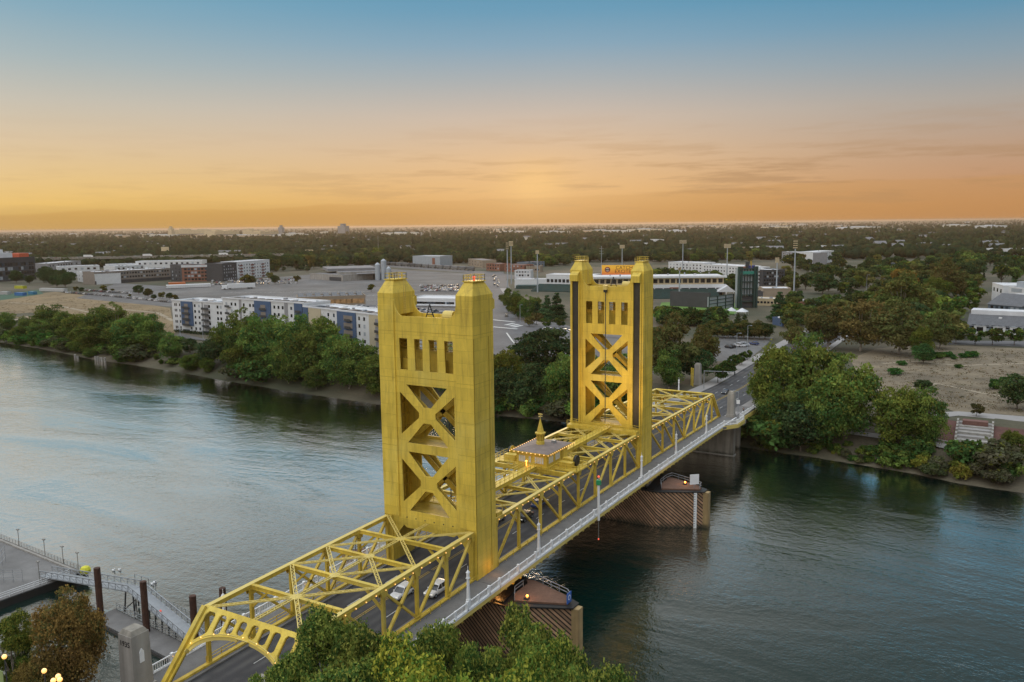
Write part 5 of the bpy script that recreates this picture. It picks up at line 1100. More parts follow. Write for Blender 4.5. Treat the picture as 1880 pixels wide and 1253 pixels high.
for px, top, db, key, lb, w in ((60, 582, 9, 'cot1', 'green riverbank tree filling the gap beside the picture edge one', 1.1), (82, 590, 6, 'cot3', 'lower riverbank tree by the yellow topped broad one', 1.1), (125, 570, 13, 'cot0', 'riverbank tree rising behind the leaning one at the stumps', 1.0), (172, 588, 6, 'cot2', 'green riverbank tree standing directly over the old stumps', 1.15), (188, 568, 12, 'cot1', 'riverbank tree beside the knobby topped one', .95), (218, 560, 16, 'cot3', 'high knobby riverbank tree before the far car rows', .8), (243, 580, 8, 'cot0', 'dark riverbank tree low beside the dense dark one', 1.1), (282, 580, 12, 'cot1', 'riverbank tree at the corner of the dry field and the apartments', .9), (40, 600, 4, 'cot2', 'low spreading tree at the shore near the picture edge', 1.2), (412, 590, 14, 'cot0', 'slim riverbank tree at the edge of the apartment view', .7), (478, 585, 12, 'cot1', 'riverbank tree between the two tallest apartment side crowns', .9), (528, 588, 13, 'cot3', 'riverbank tree with a round head below the blue bay', .9), (575, 592, 10, 'cot0', 'darker riverbank tree below the beige apartment bays', .95), (640, 622, 8, 'cot3', 'riverbank tree leaning beside the yellow green one', .9)):
    bank_tree(px, top, db, key, lb, w)
# between the towers and behind the rear tower
for a in ((725, 640, 12, 'cot0', 'green riverbank tree hidden behind the nearest tower shaft', 1.0), (775, 640, 13, 'cot1', 'broad riverbank tree hidden behind the nearest tower shaft', 1.0), (830, 640, 12, 'cot3', 'tall riverbank tree hidden behind the nearest tower braces', 1.0), (880, 650, 12, 'dark0', 'dark riverbank tree hidden behind the nearest tower corner', 1.0), (930, 640, 14, 'cot2', 'yellow green tree right behind the nearest tower', .85, (1.3, 1.15, .9, 1)), (1000, 605, 30, 'dark0', 'large very dark round tree between the two towers', 1.3), (925, 672, 6, 'dark1', 'dark tree at the water behind the nearest tower', 1.0), (985, 668, 8, 'dark0', 'grey green tree below the large dark one between the towers', .95), (1030, 655, 9, 'cot3', 'bright green tree beside the rear tower on the dock side', .9), (960, 700, 4, 'dark1', 'low dark thicket tree behind the control house spire', 1.1), (1075, 640, 14, 'cot0', 'green tree seen through the rear tower braces', 1.0), (1140, 650, 12, 'cot1', 'leafy tree seen through the rear tower lower brace', 1.0), (970, 738, 2, 'bush0', 'yellow green shrub on the bank behind the control house spire', 1.1)):
    bank_tree(*a[:4], a[4], a[5], a[6] if len(a) > 6 else (1, 1, 1, 1))
for px, py, top, key, lb, w, col in ((1228, 700, 582, 'syc1', 'dull olive tree just right of the rear tower, above the bridge', .9, (.8, .85, .9, 1)), (1292, 668, 602, 'syc1', 'rounded grey brown tree beside the plaza parking', .95, (.8, .8, .8, 1)), (1228, 712, 645, 'cot1', 'green tree between the rear tower and the far pylon', .9, (1, 1, 1, 1)), (1275, 700, 640, 'dark0', 'dark tree mass behind the far concrete pylon', 1.1, (1, 1, 1, 1))):
    p = gp(px, py); tree(key, p, hgt(p, top), lb, 'tree', 'trees round the far end of the bridge', 'tree', col, w)
# right bank, the big group by the road and beyond
for a in ((1430, 632, 16, 'cot2', 'pale green tree leaning over the end of the far road', .85), (1490, 618, 22, 'cot1', 'tallest light green tree of the big clump beside the far road', .9), (1555, 660, 14, 'cot3', 'broad green tree on the park side of the big clump', .9), (1440, 700, 8, 'cot0', 'dark green tree low in the big clump beside the bridge end', .9), (1520, 690, 8, 'cot0', 'dark tree in the shaded middle of the big clump', .9), (1400, 690, 14, 'cot2', 'small light tree crown brushing the far railing', .45), (1475, 735, 3, 'dark1', 'dark willow thicket hanging over the water under the big clump', 1.0), (1420, 760, 4, 'bush0', 'green bush by the water beside the far piers', 1.2), (1648, 708, 12, 'cot2', 'bright yellow green tree standing alone below the dry park', .95), (1705, 715, 14, 'cot1', 'yellow green tree leaning to the park stairs', .75)):
    bank_tree(*a[:4], a[4], a[5]*.98, (1, 1, 1, 1) if 'dark' in a[4] else (1.3, 1.25, 1.2, 1))
for a in ((1560, 826, 3, 'bush1', 'pale straw coloured bush at the water by the bare beach', .9), (1590, 832, 4, 'bush1', 'pale dry bush beside the straw coloured one', .9), (1535, 828, 4, 'bush2', 'small bright green bush left of the straw coloured one', .7), (1660, 820, 5, 'bush0', 'dark green thicket under the yellow green pair', 1.1), (1700, 838, 3, 'bush2', 'yellow bush at the water below the park stairs', .9), (1775, 850, 3, 'bush2', 'second yellow bush at the water, among grey brush', .9), (1735, 840, 5, 'bush1', 'grey green brush between the two yellow bushes', 1.2), (1740, 865, 2, 'bush1', 'low grey brush at the waterline below the stairs', 1.2), (1815, 850, 5, 'bush1', 'large grey brush mound toward the picture edge', 1.3), (1850, 862, 3, 'bush1', 'grey brush on the waterline at the picture edge', 1.2), (1870, 845, 7, 'bush0', 'green bush above the grey brush at the picture edge', 1.1), (1780, 808, 10, 'bush0', 'dark green hedge like bush at the foot of the park stairs', 1.2), (1690, 800, 10, 'bush0', 'green bush against the lone yellow green pair', 1.2), (1870, 790, 14, 'cot2', 'bright green tree cut by the picture edge below the mulch beds', .9), (1835, 812, 9, 'bush1', 'grey green brush under the red mulch bed', 1.3)):
    bank_tree(*a[:4], a[4], a[5], group='bushes along the right hand bank', name='riverbank_bush', cat='bush')
for px, py, top, key, lb, w, col in ((1580, 645, 552, 'syc0', 'large brown tinged sycamore behind the big clump', 1.05, (1, 1, 1, 1)), (1520, 640, 560, 'syc0', 'rusty brown sycamore over the far road bend', 1.0, (.8, .85, .9, 1)), (1455, 640, 590, 'syc1', 'olive sycamore beside the far road, behind the pale leaning tree', .9, (.9, .95, 1, 1)), (1650, 650, 560, 'syc1', 'wide grey olive sycamore at the top of the dry park', 1.2, (.75, .8, .85, 1)), (1725, 640, 575, 'syc1', 'dark olive tree at the park edge near the grey houses', 1.0, (.7, .8, .8, 1)), (1690, 660, 598, 'cot2', 'bright green young tree in front of the park sycamores', .7, (1.1, 1.1, 1, 1)), (1695, 668, 632, 'dark0', 'dark green bush at the base of the bright young tree', 1.2, (1, 1.2, 1, 1)), (1868, 752, 685, 'dark1', 'dark round oak at the picture edge of the dry park', 1.0, (1.2, 1.1, 1, 1)), (1694, 718, 697, 'dark1', 'dark flat shrub peeping over the lone yellow green pair', 1.6, (1, 1, 1, 1)), (1792, 765, 741, 'street1', 'tiny dark tree by the top of the park stairs', 1.1, (.5, .5, .6, 1)), (1828, 715, 695, 'bush0', 'small dark green shrub on the dry park', .8, (.6, .8, .8, 1)), (1740, 548, 478, 'syc1', 'tall brownish tree beyond the park, over the street', 1.0, (.8, .8, .8, 1)), (1655, 600, 505, 'syc1', 'big olive tree in the middle distance right of the road', 1.1, (.8, .9, .8, 1)), (1600, 600, 560, 'syc0', 'brown tree between the road and the middle olive one', 1.2, (.8, .8, .8, 1)), (1660, 540, 492, 'street1', 'red tinged tree behind the middle olive one', 1.2, (1.2, .8, .6, 1)), (1720, 560, 508, 'cot2', 'yellow green tree behind the brownish tall one', 1.1, (.9, .9, .8, 1)), (1790, 560, 528, 'street0', 'small yellow green street tree by the blue gabled house', 1.1, (1.1, 1.1, .8, 1)), (1782, 575, 545, 'street0', 'second small street tree by the blue gabled house', 1.1, (1, 1, .8, 1)), (1862, 545, 515, 'dark0', 'dark round tree in front of the white modern house', .9, (1, 1.2, 1, 1))):
    p = gp(px, py); tree(key, p, hgt(p, top), lb, 'tree', 'trees of the park side', 'tree', col, w)
for i, px in enumerate((1755, 1790, 1822, 1862)):
    p = gp(px, 632+i); tree('street0', p, hgt(p, 602), 'round clipped street tree in the row before the grey terraced houses', 'street tree', 'row of street trees before the terraced houses', 'street_tree', (.8, .75, .7, 1), 1.25)
for px, py, top in ((1318, 703, 668), (1335, 690, 660), (1350, 680, 652), (1362, 671, 648), (1372, 662, 643)):
    p = gp(px, py, zc(185) if py > 700 else GZ); tree('street0', p, hgt(p, top), 'dark round street tree in the row along the far road pavement', 'street tree', 'row of street trees along the far road', 'street_tree', (.55, .6, .6, 1), 1.1)
# near bank, in front of the bridge
def near_tree(px, top, y, key, label, wide=1.0, z0=-4.0, col=(1, 1, 1, 1)):
    d = ray(px, top); t = (y-CAM[1])/d[1]; p = CAM+t*d
    tree(key, (p[0], p[1], z0), p[2]-z0, label, 'tree', 'trees on the near bank', 'riverbank_tree', col, wide)
for a in ((605, 1108, -43, 'near_a', 'tall dense green tree in front of the truss, top against the roadway', .62), (530, 1190, -47, 'near_a', 'green tree spilling over the arched portal foot', .62), (690, 1158, -46, 'near_a', 'dense green tree in the middle of the front clump', .62), (800, 1152, -43, 'near_b', 'green tree of the front clump beside the railing', .5), (745, 1196, -53, 'near_b', 'yellow tipped tree standing before the front clump', .6, -4, (1.35, 1.2, .9, 1)), (620, 1215, -54, 'near_a', 'dark lower crown at the bottom of the front clump', .7), (962, 1136, -42, 'near_b', 'open green tree with bare grey twigs beside the timber pier', .5), (905, 1200, -46, 'near_b', 'light green crown at the left of the twiggy tree', .42), (1040, 1212, -44, 'near_b', 'pale green crown low beside the water', .4), (1130, 1245, -43, 'near_a', 'lowest green crown at the picture bottom by the water', .5), (910, 1238, -54, 'near_b', 'bright crown at the bottom below the twiggy tree', .55, -4, (1.2, 1.15, .9, 1)), (560, 1238, -55, 'near_a', 'shaded crown at the very bottom left of the front clump', .6), (1080, 1228, -46, 'near_b', 'loose green crown next to the low pale one by the water', .4), (1005, 1180, -44, 'near_b', 'feathery green crown touching the timber pier tip', .4, -4, (1.1, 1.1, 1, 1)), (850, 1195, -48, 'near_a', 'dark green crown in the gap beside the railing', .36), (990, 1240, -52, 'near_a', 'green crown at the bottom between the twiggy tree and the water', .5)):
    near_tree(*a)
near_tree(118, 1090, -50, 'near_brown', 'rust brown autumn tree before the dock and the pylon', .68, -2)
near_tree(15, 1130, -52, 'near_b', 'green tree at the picture corner beside the brown one', .7, -3, (.9, .85, .8, 1))
near_tree(70, 1200, -54, 'near_brown', 'lower brown crown between the corner tree and the lamps', .7, -3, (.75, .8, .8, 1))
# bare twigs and dead trunks
def dead_tree(p, h, label, seed):
    rng = random.Random(seed); mb = MB()
    def br(a, d, ln, r, k):
        b = a+d*ln; mb.tube(a, b, r, 5, r*.6)
        if k == 0: return
        for _ in range(3): br(a+(b-a)*rng.uniform(.55, 1), (d+Vector((rng.uniform(-.7, .7), rng.uniform(-.7, .7), rng.uniform(-.1, .5)))).normalized(), ln*.62, r*.5, k-1)
    br(Vector(p), Vector((.05, .05, 1)), h*.42, .14, 4); tag(mb.build('bare_tree', BARKP), label, 'bare tree', 'leafless trees')
d = ray(895, 1140); t = (-38-CAM[1])/d[1]; q = CAM+t*d; dead_tree((q[0], q[1], -6), q[2]+6, 'bare grey twigs rising in front of the timber pier', 3)

def shore_bush(px, dd, key, h, label, group, col, wide):
    d0 = ray(px, 700); q = d0[:2]/np.linalg.norm(d0[:2]); lo, hi = 20.0, 900.0
    for _ in range(50):
        mm = (lo+hi)/2; x, y = CAM[0]+q[0]*mm, CAM[1]+q[1]*mm
        if y-shore_y(x) < dd: lo = mm
        else: hi = mm
    tree(key, (x, y, ground_z(x, y)-.4), h, label, 'bush', group, 'riverbank_bush', col, wide)
for k in range(92):                                            # understorey along both ends of the far shore
    px = (k*7.6+RC.uniform(-4, 4)-40) if k < 66 else 905+(k-66)*18
    if px > 1400: continue
    open_ = 265 < px < 345 or 385 < px < 432
    if open_ and RC.random() < .6: continue
    shore_bush(px, RC.uniform(2.0, 9), RC.choice(('bush0', 'bush0', 'bush1', 'cot2', 'cot0')), RC.uniform(2, 4) if open_ else RC.uniform(3.5, 8.5), 'low green bush crowding the foot of the far riverbank trees', 'bushes under the far riverbank trees', RC.choice(((.9, .95, .9, 1), (.7, .75, .7, 1), (.8, .95, .8, 1))), RC.uniform(1.0, 1.5))
for k in range(34):
    shore_bush(1385+k*11+RC.uniform(-4, 4), RC.uniform(1.2, 9), RC.choice(('bush0', 'bush1', 'bush0')), RC.uniform(1.2, 3.0) if k < 20 else RC.uniform(2, 4.5), 'small bush on the bare slope of the right hand shore', 'small bushes on the right hand shore', RC.choice(((.8, .85, .8, 1), (.65, .75, .6, 1), (.9, .85, .7, 1))), RC.uniform(.9, 1.5))
for px, py in ((1706, 662), (1722, 658), (1740, 656), (1752, 660), (1768, 657), (1783, 656), (1655, 671), (1642, 688), (1760, 676), (1846, 702)):
    p = gp(px, py); tree('bush0', p, RC.uniform(1.3, 3), 'low dark green shrub on the dry park ground', 'bush', 'low shrubs on the dry park', 'park_shrub', (.6, .85, .75, 1), 1.5)
# ------------------------------------------------------------------ far bank: roads, lots, fields
def sheet(name, px, mat, dz, kind='structure', z=GZ):
    pts = [gp(x, y, z) for x, y in px]; q = []
    for a, b in zip(pts, pts[1:]+pts[:1]): q += [a.lerp(b, i/16) for i in range(16)]
    pts = []
    for p in q:
        if abs(p.x) < 3000: p.y = max(p.y, shore_y(p.x)+33)
        pts.append(p)
    mb = MB(); mb.add([(p.x, p.y, z+dz) for p in pts], [tuple(range(len(pts)))]); o = mb.build(name, mat)
    return tag(o, kind=kind)
sheet('dry_field', [(-160, 590), (-60, 560), (0, 548), (100, 536), (200, 548), (312, 566), (322, 612), (250, 640), (100, 628), (-100, 640)], FIELD, .05)
sheet('parking_lot', [(140, 548), (215, 520), (330, 528), (480, 512), (700, 494), (905, 505), (915, 556), (760, 585), (300, 563)], ASPHF, .075)
sheet('bank_road', [(310, 628), (330, 612), (430, 636), (700, 690), (700, 705), (425, 655)], ASPHF, .09)
sheet('plaza', [(905, 560), (935, 575), (1050, 600), (1200, 625), (1200, 700), (1000, 660), (905, 640)], ASPHF, .06)
def band(name, px, w, mat, dz):
    """road of true width w along a picture polyline laid on the ground"""
    P = [gp(x, y) for x, y in px]; vs = []
    for i, p in enumerate(P):
        d = (P[min(i+1, len(P)-1)]-P[max(i-1, 0)]).normalized(); n = Vector((-d.y, d.x, 0))*w/2; vs += [(p.x-n.x, p.y-n.y, GZ+dz), (p.x+n.x, p.y+n.y, GZ+dz)]
    mb = MB().add(vs, [(2*i, 2*i+1, 2*i+3, 2*i+2) for i in range(len(P)-1)]); return tag(mb.build(name, mat), kind='structure')
ROADF = M('far_road', (.115, .112, .115), .85, 0, .25, .05, fine=.1, bscale=.5)
WALKF = M('pale_pavement', (.30, .285, .275), .85, 0, .15, .1)
band('street', [(906, 652), (922, 600), (922, 570), (916, 545), (908, 520), (905, 500)], 26, ROADF, .12)
band('cross_street', [(700, 575), (860, 588), (960, 604), (1060, 612), (1200, 622)], 16, ROADF, .16)
band('pavement', [(1000, 598), (975, 582), (945, 556), (925, 530)], 7, WALKF, .14)
m = MB()
for px in ([(905, 588), (945, 592)], [(905, 601), (950, 605)]): P = [gp(*q) for q in px]; m.bar(P[0]+Vector((0, 0, .2)), P[1]+Vector((0, 0, .2)), 2.2, .02)
for q in ((936, 596), (944, 598), (950, 600)): p = gp(*q); m.box(p.x-1.3, p.x+1.3, p.y-5, p.y+5, GZ+.19, GZ+.21)
P = [gp(*q) for q in ((930, 612), (940, 626), (952, 640))]
for a, b in zip(P, P[1:]): m.bar(a+Vector((0, 0, .2)), b+Vector((0, 0, .2)), .8, .02)
tag(m.build('road_marking', LINEW), kind='structure')
# far approach road in the line of the bridge
def approach():
    ys = list(np.arange(133, 190, 3.0))+list(np.arange(190, 520, 15.0))
    def st(x0, x1, dz, mat, nm, thick=.6):
        vs = []
        for y in ys: vs += [(x0, y, zc(y)+dz-thick), (x1, y, zc(y)+dz-thick), (x1, y, zc(y)+dz), (x0, y, zc(y)+dz)]
        fs = [(4*i+k, 4*i+(k+1) % 4, 4*i+4+(k+1) % 4, 4*i+4+k) for i in range(len(ys)-1) for k in range(4)]+[(0, 1, 2, 3)]
        tag(MB().add(vs, fs).build(nm, mat), kind='structure')
    st(-9.4, 9.4, -.02, ASPH, 'far_roadway'); st(-14, -9.4, .13, WALKF, 'far_pavement'); st(9.4, 12.2, .13, WALKF, 'far_pavement')
    m = MB()
    for x in (-.3, .2, ): m.add([v for y in ys for v in ((x, y, zc(y)), (x+.15, y, zc(y)))], [(2*i, 2*i+1, 2*i+3, 2*i+2) for i in range(len(ys)-1)])
    tag(m.build('centre_line', LINEY), kind='structure'); m = MB(); y = 136
    while y < 400:
        for x in (-4.8, 4.6): m.add([(x, y, zc(y)), (x+.16, y, zc(y)), (x+.16, y+3, zc(y+3)), (x, y+3, zc(y+3))], [(0, 1, 2, 3)])
        y += 9
    tag(m.build('lane_line', LINEW), kind='structure')
    for k, (x, y0) in enumerate([(-11.8, 192+i*9) for i in range(8)]):
        pass
    e = empty('approach_embankment', (0, 150, -8), 'earth filled concrete walls carrying the far road down to the park', 'embankment')
    m = MB(); m.hexa([(-14, 158, -9), (12.2, 158, -9), (12.2, 192, -5), (-14, 192, -5)], [(-14, 158, zc(158)-.65), (12.2, 158, zc(158)-.65), (12.2, 192, zc(192)-.65), (-14, 192, zc(192)-.65)]); m.build('wall', CONC, e)
approach()
sheet('plaza', [(1300, 628), (1330, 616), (1420, 620), (1400, 640), (1372, 662), (1310, 664)], ASPHF, .05)
sheet('park_soil', [(1560, 660), (1610, 640), (1700, 634), (1900, 641), (2100, 660), (2100, 770), (1900, 765), (1760, 760), (1700, 735), (1600, 730)], PARK, .06)
sheet('park_street', [(1740, 633), (1900, 638), (2100, 650), (2100, 634), (1900, 627), (1740, 626)], ROADF, .10)
sheet('park_path', [(1690, 772), (1760, 764), (1900, 777), (2100, 800), (2100, 790), (1900, 767), (1760, 756), (1690, 760)], WALKF, .10)
# park stairs, beds and low walls stepping down to the river
sx, sy = 73.0, shore_y(73)+33.0
st = empty('park_stairs', (sx, sy, GZ), 'wide concrete steps with a brick planter stepping down from the park path', 'stairs')
gz = lambda x, y: ground_z(x, y)
for k in range(8):
    y1 = sy-k*2.3; z1 = gz(sx, y1)+.45
    MB().box(sx-4.2, sx+4.2, y1-2.3, y1, z1-2.2, z1).build('step', CONCL if k % 2 else WALKF, st)
for s in (-1, 1):
    m = MB()
    for k in range(8): y1 = sy-k*2.3; z1 = gz(sx, y1)+.45; m.box(sx+s*4.4-.25, sx+s*4.4+.25, y1-2.3, y1, z1-2, z1+.7)
    m.build('side_wall', CONCL, st)
MB().box(sx-3.2, sx+3.2, sy-3.2, sy-.6, GZ-1.5, GZ+1.1).build('brick_planter', M('brick_red', (.16, .08, .065), .85, 0, .3, 1.2), st)
for dx0, dx1, lb in ((4.7, 40, 'red mulch planting bed with hedges beside the park stairs'), (-12, -4.7, 'narrow planting bed on the tree side of the park stairs')):
    e = empty('planting_bed', (sx+(dx0+dx1)/2, sy-8, GZ-2), lb, 'planting bed', 'planting beds at the park stairs'); m = MB(); kb = MB(); n = 10; vs = []
    for i in range(n+1):
        x = sx+dx0+(dx1-dx0)*i/n
        for y in (sy-1.0, sy-6, sy-11, sy-15.5): vs.append((x, shore_y(x)+33+y-sy, gz(x, shore_y(x)+33+y-sy)+.28))
        if i < n: x2 = sx+dx0+(dx1-dx0)*(i+1)/n; a_, b_ = shore_y(x)+17.3, shore_y(x2)+17.3; kb.bar((x, a_, gz(x, a_)+.2), (x2, b_, gz(x2, b_)+.2), .5, 1.2)
    m.add(vs, [(4*i+k, 4*i+k+1, 4*i+5+k, 4*i+4+k) for i in range(n) for k in range(3)]); m.build('mulch', MULCH, e); kb.build('kerb', CONCL, e)
pm = MB(); vs = []
for i in range(26):
    x = 40+i*4
    for d in (14.0, 16.2): vs.append((x, shore_y(x)+d, gz(x, shore_y(x)+d)+.45))
pm.add(vs, [(2*i, 2*i+1, 2*i+3, 2*i+2) for i in range(25)]); tag(pm.build('river_path', WALKF), kind='structure')
# old stumps and wharf piles on the left shore
for i, (px, py, h) in enumerate(((176, 662, 2.2), (180, 664, 2.6), (184, 664, 2.0), (188, 665, 2.4), (193, 666, 2.6), (138, 658, 2.0), (143, 659, 1.5))):
    p = gp(px, py, WZ); m = MB(); m.tube((p.x, p.y, WZ-1), (p.x+.2*(i % 3-1), p.y, WZ+h), .55, 8); tag(m.build('wharf_stump', CONCL), 'pale old wharf stump at the water under the leaning tree', 'stump', 'old wharf stumps on the shore')

# ------------------------------------------------------------------ buildings
BWH = M('wall_white', (.62, .63, .64), .8, 0, .08, .3); BBL = M('wall_blue', (.055, .10, .19), .8, 0, .1, .3); BBG = M('wall_beige', (.46, .40, .28), .8, 0, .1, .3); BRED = M('wall_dark_red', (.16, .04, .035), .8, 0, .15, .3)
BBR = M('wall_brick', (.24, .105, .07), .85, 0, .2, .4); BGR = M('wall_grey', (.26, .26, .27), .85, 0, .12, .3); BTP = M('wall_taupe', (.22, .19, .165), .85, 0, .12, .3); BDK = M('wall_charcoal', (.045, .048, .055), .7, 0, .2, .3); BSL = M('wall_slate_blue', (.13, .17, .215), .85, 0, .1, .3)
RWH = M('roof_white', (.60, .61, .63), .8, 0, .15, .15); RGR = M('roof_grey', (.19, .19, .20), .85, 0, .2, .2); RSH = M('roof_shingle', (.12, .125, .135), .9, 0, .2, .5, fine=.1, bscale=2); SOLAR = M('solar_panel', (.012, .015, .03), .25, 0, .2, 1); CREAM = M('wall_cream', (.58, .47, .30), .85, 0, .1, .05); TAN = M('wall_tan', (.30, .24, .18), .85, 0, .1, .3); SEAT = M('seat_green', (.02, .055, .05), .7, 0, .3, .5); SGRN = M('steel_green', (.018, .05, .045), .6, 0, .2, .5); PALES = M('pale_steel', (.36, .40, .44), .5, .2, .1, .3)
GLASSB = M('blue_grey_glass', (.05, .065, .085), .15, 0, 0, spec=.8)
class Bld:
    def __init__(s, name, label, a, b, top, depth, wall, roof=None, group=None, cat='building', z=GZ, par=.7, h=None):
        s.A, s.B = gp(a[0], a[1], z), gp(b[0], b[1], z); s.u = (s.B-s.A); s.L = s.u.length; s.u.normalize(); s.n = Vector((-s.u.y, s.u.x, 0)); s.z = z; s.D = depth
        s.h = h or hgt(s.A, top); s.root = empty(name, tuple((s.A+s.B)/2+s.n*depth/2), label, cat, group); s.nw = 0
        m = MB(); s.blk(m, 0, s.L, 0, depth, -.8, s.h); m.build('wall', wall, s.root)
        m = MB(); s.blk(m, .35, s.L-.35, .35, depth-.35, s.h-.02, s.h+.04); m.build('roof', roof or RWH, s.root)
        if par:
            m = MB()
            for q in ((-.1, s.L+.1, -.1, .3), (-.1, s.L+.1, depth-.3, depth+.1), (-.1, .3, .3, depth-.3), (s.L-.3, s.L+.1, .3, depth-.3)): s.blk(m, *q, s.h-.3, s.h+par)
            m.build('parapet', wall if roof is None else (roof if par < 0 else wall), s.root)
    def P(s, a, d, z): return s.A+s.u*a+s.n*d+Vector((0, 0, z))
    def blk(s, m, a0, a1, d0, d1, z0, z1): m.hexa([s.P(a0, d0, z0), s.P(a1, d0, z0), s.P(a1, d1, z0), s.P(a0, d1, z0)], [s.P(a0, d0, z1), s.P(a1, d0, z1), s.P(a1, d1, z1), s.P(a0, d1, z1)])
    def part(s, nm, mat, *qs):
        m = MB()
        for q in qs: s.blk(m, *q)
        return m.build(nm, mat, s.root)
    def windows(s, spots, w=1.5, h=1.6, mat=None, name='window'):
        """spots: (a, z) on the front, or (side, d, z)"""
        mat = mat or GLASS; rest = MB(); me = None
        for sp in spots:
            if len(sp) == 2: a, z = sp; q = (a-w/2, a+w/2, -.07, .05, z, z+h)
            else: sd, d, z = sp; q = ((-.07, .05) if sd == 'l' else (s.L-.05, s.L+.07))+(d-w/2, d+w/2, z, z+h)
            if s.nw < 100: m = MB(); s.blk(m, *q); m.build(name, RC.choice((mat, mat, mat, GLASSB, PALES if mat is GLASS else mat)), s.root); s.nw += 1
            else: s.blk(rest, *q)
        if rest.v: o = rest.build(name, mat, s.root); o['kind'] = 'stuff'
    def grid(s, a0, a1, na, z0, nz, dz, **k): s.windows([(a0+(a1-a0)*(i+.5)/na, z0+dz*j) for j in reversed(range(nz)) for i in range(na)], **k)
    def side(s, sd, nd, z0, nz, dz, **k): s.windows([(sd, s.D*(i+.5)/nd, z0+dz*j) for j in range(nz) for i in range(nd)], **k)
    def clutter(s, n, seed, hh=1.2):
        r = random.Random(seed)
        for _ in range(n):
            a, d = r.uniform(2, s.L-3), r.uniform(1.5, s.D-3); w = r.uniform(.8, 2.2); s.part('roof_unit', r.choice((BWH, PALES, BGR)), (a, a+w, d, d+w, s.h, s.h+r.uniform(.6, hh)))
def balcony(b, a, z, w=3.0):
    b.part('balcony', DSTEEL, (a-w/2, a+w/2, -1.3, 0, z-.2, z), (a-w/2, a+w/2, -1.3, -1.2, z, z+1.0))
# long apartment block in three wings, bending
def apt(label, a, b, top, depth, segs, seed):
    B_ = Bld('apartment_block', label, a, b, top, depth, BWH, RWH, 'wings of the white and blue apartments', 'apartment building'); L_, h = B_.L, B_.h; fl = h/5.15
    for t0, t1, mat, pro, zlo in segs:
        B_.part('bay', mat, (t0*L_, t1*L_, -pro, .3, zlo*fl, h+.25))
    return B_, L_, h, fl
b1, L_, h_, fl = apt('white apartment wing nearest the dry field, one blue balcony bay', (319, 606), (412, 614), 553, 18, [(.19, .42, BBL, .5, 1.0), (.60, .615, BGR, .2, 0), (.80, .84, BGR, -.2, 0)], 1)
b1.windows([(x*L_, fl*k+1.1) for k in range(5) for x in (.06, .09)]+[(.155*L_, fl*k+1.1) for k in range(5)], w=.9, h=1.5)
b1.windows([(x*L_, fl*k+1.1) for k in range(5) for x in (.46, .54)], w=1.3, h=1.5)
b1.windows([(.37*L_, fl*k+1.1) for k in range(5)], w=1.5, h=1.5, mat=PALES); b1.windows([(x*L_, fl*k+1.1) for k in range(5) for x in (.74, .90, .96)], w=1.4, h=1.6)
b1.part('recess', BTP, *[(.26*L_, .335*L_, -.58, -.48, fl*k+.3, fl*k+2.7) for k in range(1, 5)]); b1.part('recess', BGR, *[(.64*L_, .72*L_, -.08, .05, fl*k+.3, fl*k+2.8) for k in range(5)])
for k in range(5): balcony(b1, .30*L_, fl*k+.2, 6); balcony(b1, .68*L_, fl*k+.2, 6)
b2, L2, h2, f2 = apt('middle white apartment wing behind the tall riverbank trees', (412, 614), (560, 630), 549, 18, [(.42, .62, BBL, .5, 1.0), (.22, .25, BGR, .15, 0), (.78, .82, BGR, .15, 0), (.90, .99, BBL, .5, 1.0)], 2)
b2.windows([(x*L2, f2*k+1.1) for k in (4, 3, 2, 1) for x in (.05, .12, .17, .28, .36, .40, .66, .71, .76, .86)], w=1.4, h=1.6)
b2.part('recess', BTP, *[(.50*L2, .56*L2, -.58, -.48, f2*k+.3, f2*k+2.7) for k in range(1, 5)])
for k in range(2, 5): balcony(b2, .53*L2, f2*k+.2, 5); balcony(b2, .08*L2, f2*k+.2, 4); balcony(b2, .95*L2, f2*k+.2, 4)
b3, L3, h3, f3 = apt('beige and blue apartment wing running up to the nearest tower', (560, 630), (740, 661), 565, 18, [(0, .06, BBL, .5, 1.0), (.06, .20, BBG, .3, 0), (.38, .57, BBL, .5, 1.0), (.70, .86, BBG, .3, 0)], 3)
b3.windows([(x*L3, f3*k+1.1) for k in (4, 3, 2, 1) for x in (.08, .14, .28, .34, .42, .60, .65, .72, .85, .90, .95)], w=1.4, h=1.7)
b3.part('recess', BTP, *[(.45*L3, .54*L3, -.58, -.48, f3*k+.3, f3*k+2.7) for k in range(1, 5)]); b3.part('recess', BGR, *[(.76*L3, .82*L3, -.38, -.28, f3*k+.3, f3*k+2.7) for k in range(1, 5)])
b3.part('base_storey', BRED, (.86*L3, L3, -.25, .1, 0, f3*1.9))
for k in range(2, 5): balcony(b3, .50*L3, f3*k+.2, 5); balcony(b3, .79*L3, f3*k+.2, 4); balcony(b3, .24*L3, f3*k+.2, 4)
for bb, L, n in ((b1, L_, 6), (b2, L2, 10), (b3, L3, 8)):
    for i in range(n): bb.part('solar_panel', SOLAR if i % 2 or bb is not b1 else PALES, (L*(i+.15)/n, L*(i+.8)/n, 3, 9, bb.h+.3, bb.h+.55), )
    bb.part('roof_edge', RWH, (-.3, L+.3, -.4, .4, bb.h+.3, bb.h+.95)); bb.clutter(6, int(L))
b4 = Bld('parking_garage', 'open parking garage behind the apartments with cars on its roof', (590, 604), (772, 618), 571, 34, BGR, RGR, None, 'parking garage', par=.9)
for i in range(6): b4.part('opening', BDK, (b4.L*(i+.1)/6, b4.L*(i+.9)/6, -.05, .05, b4.h-2.6, b4.h-1.0))
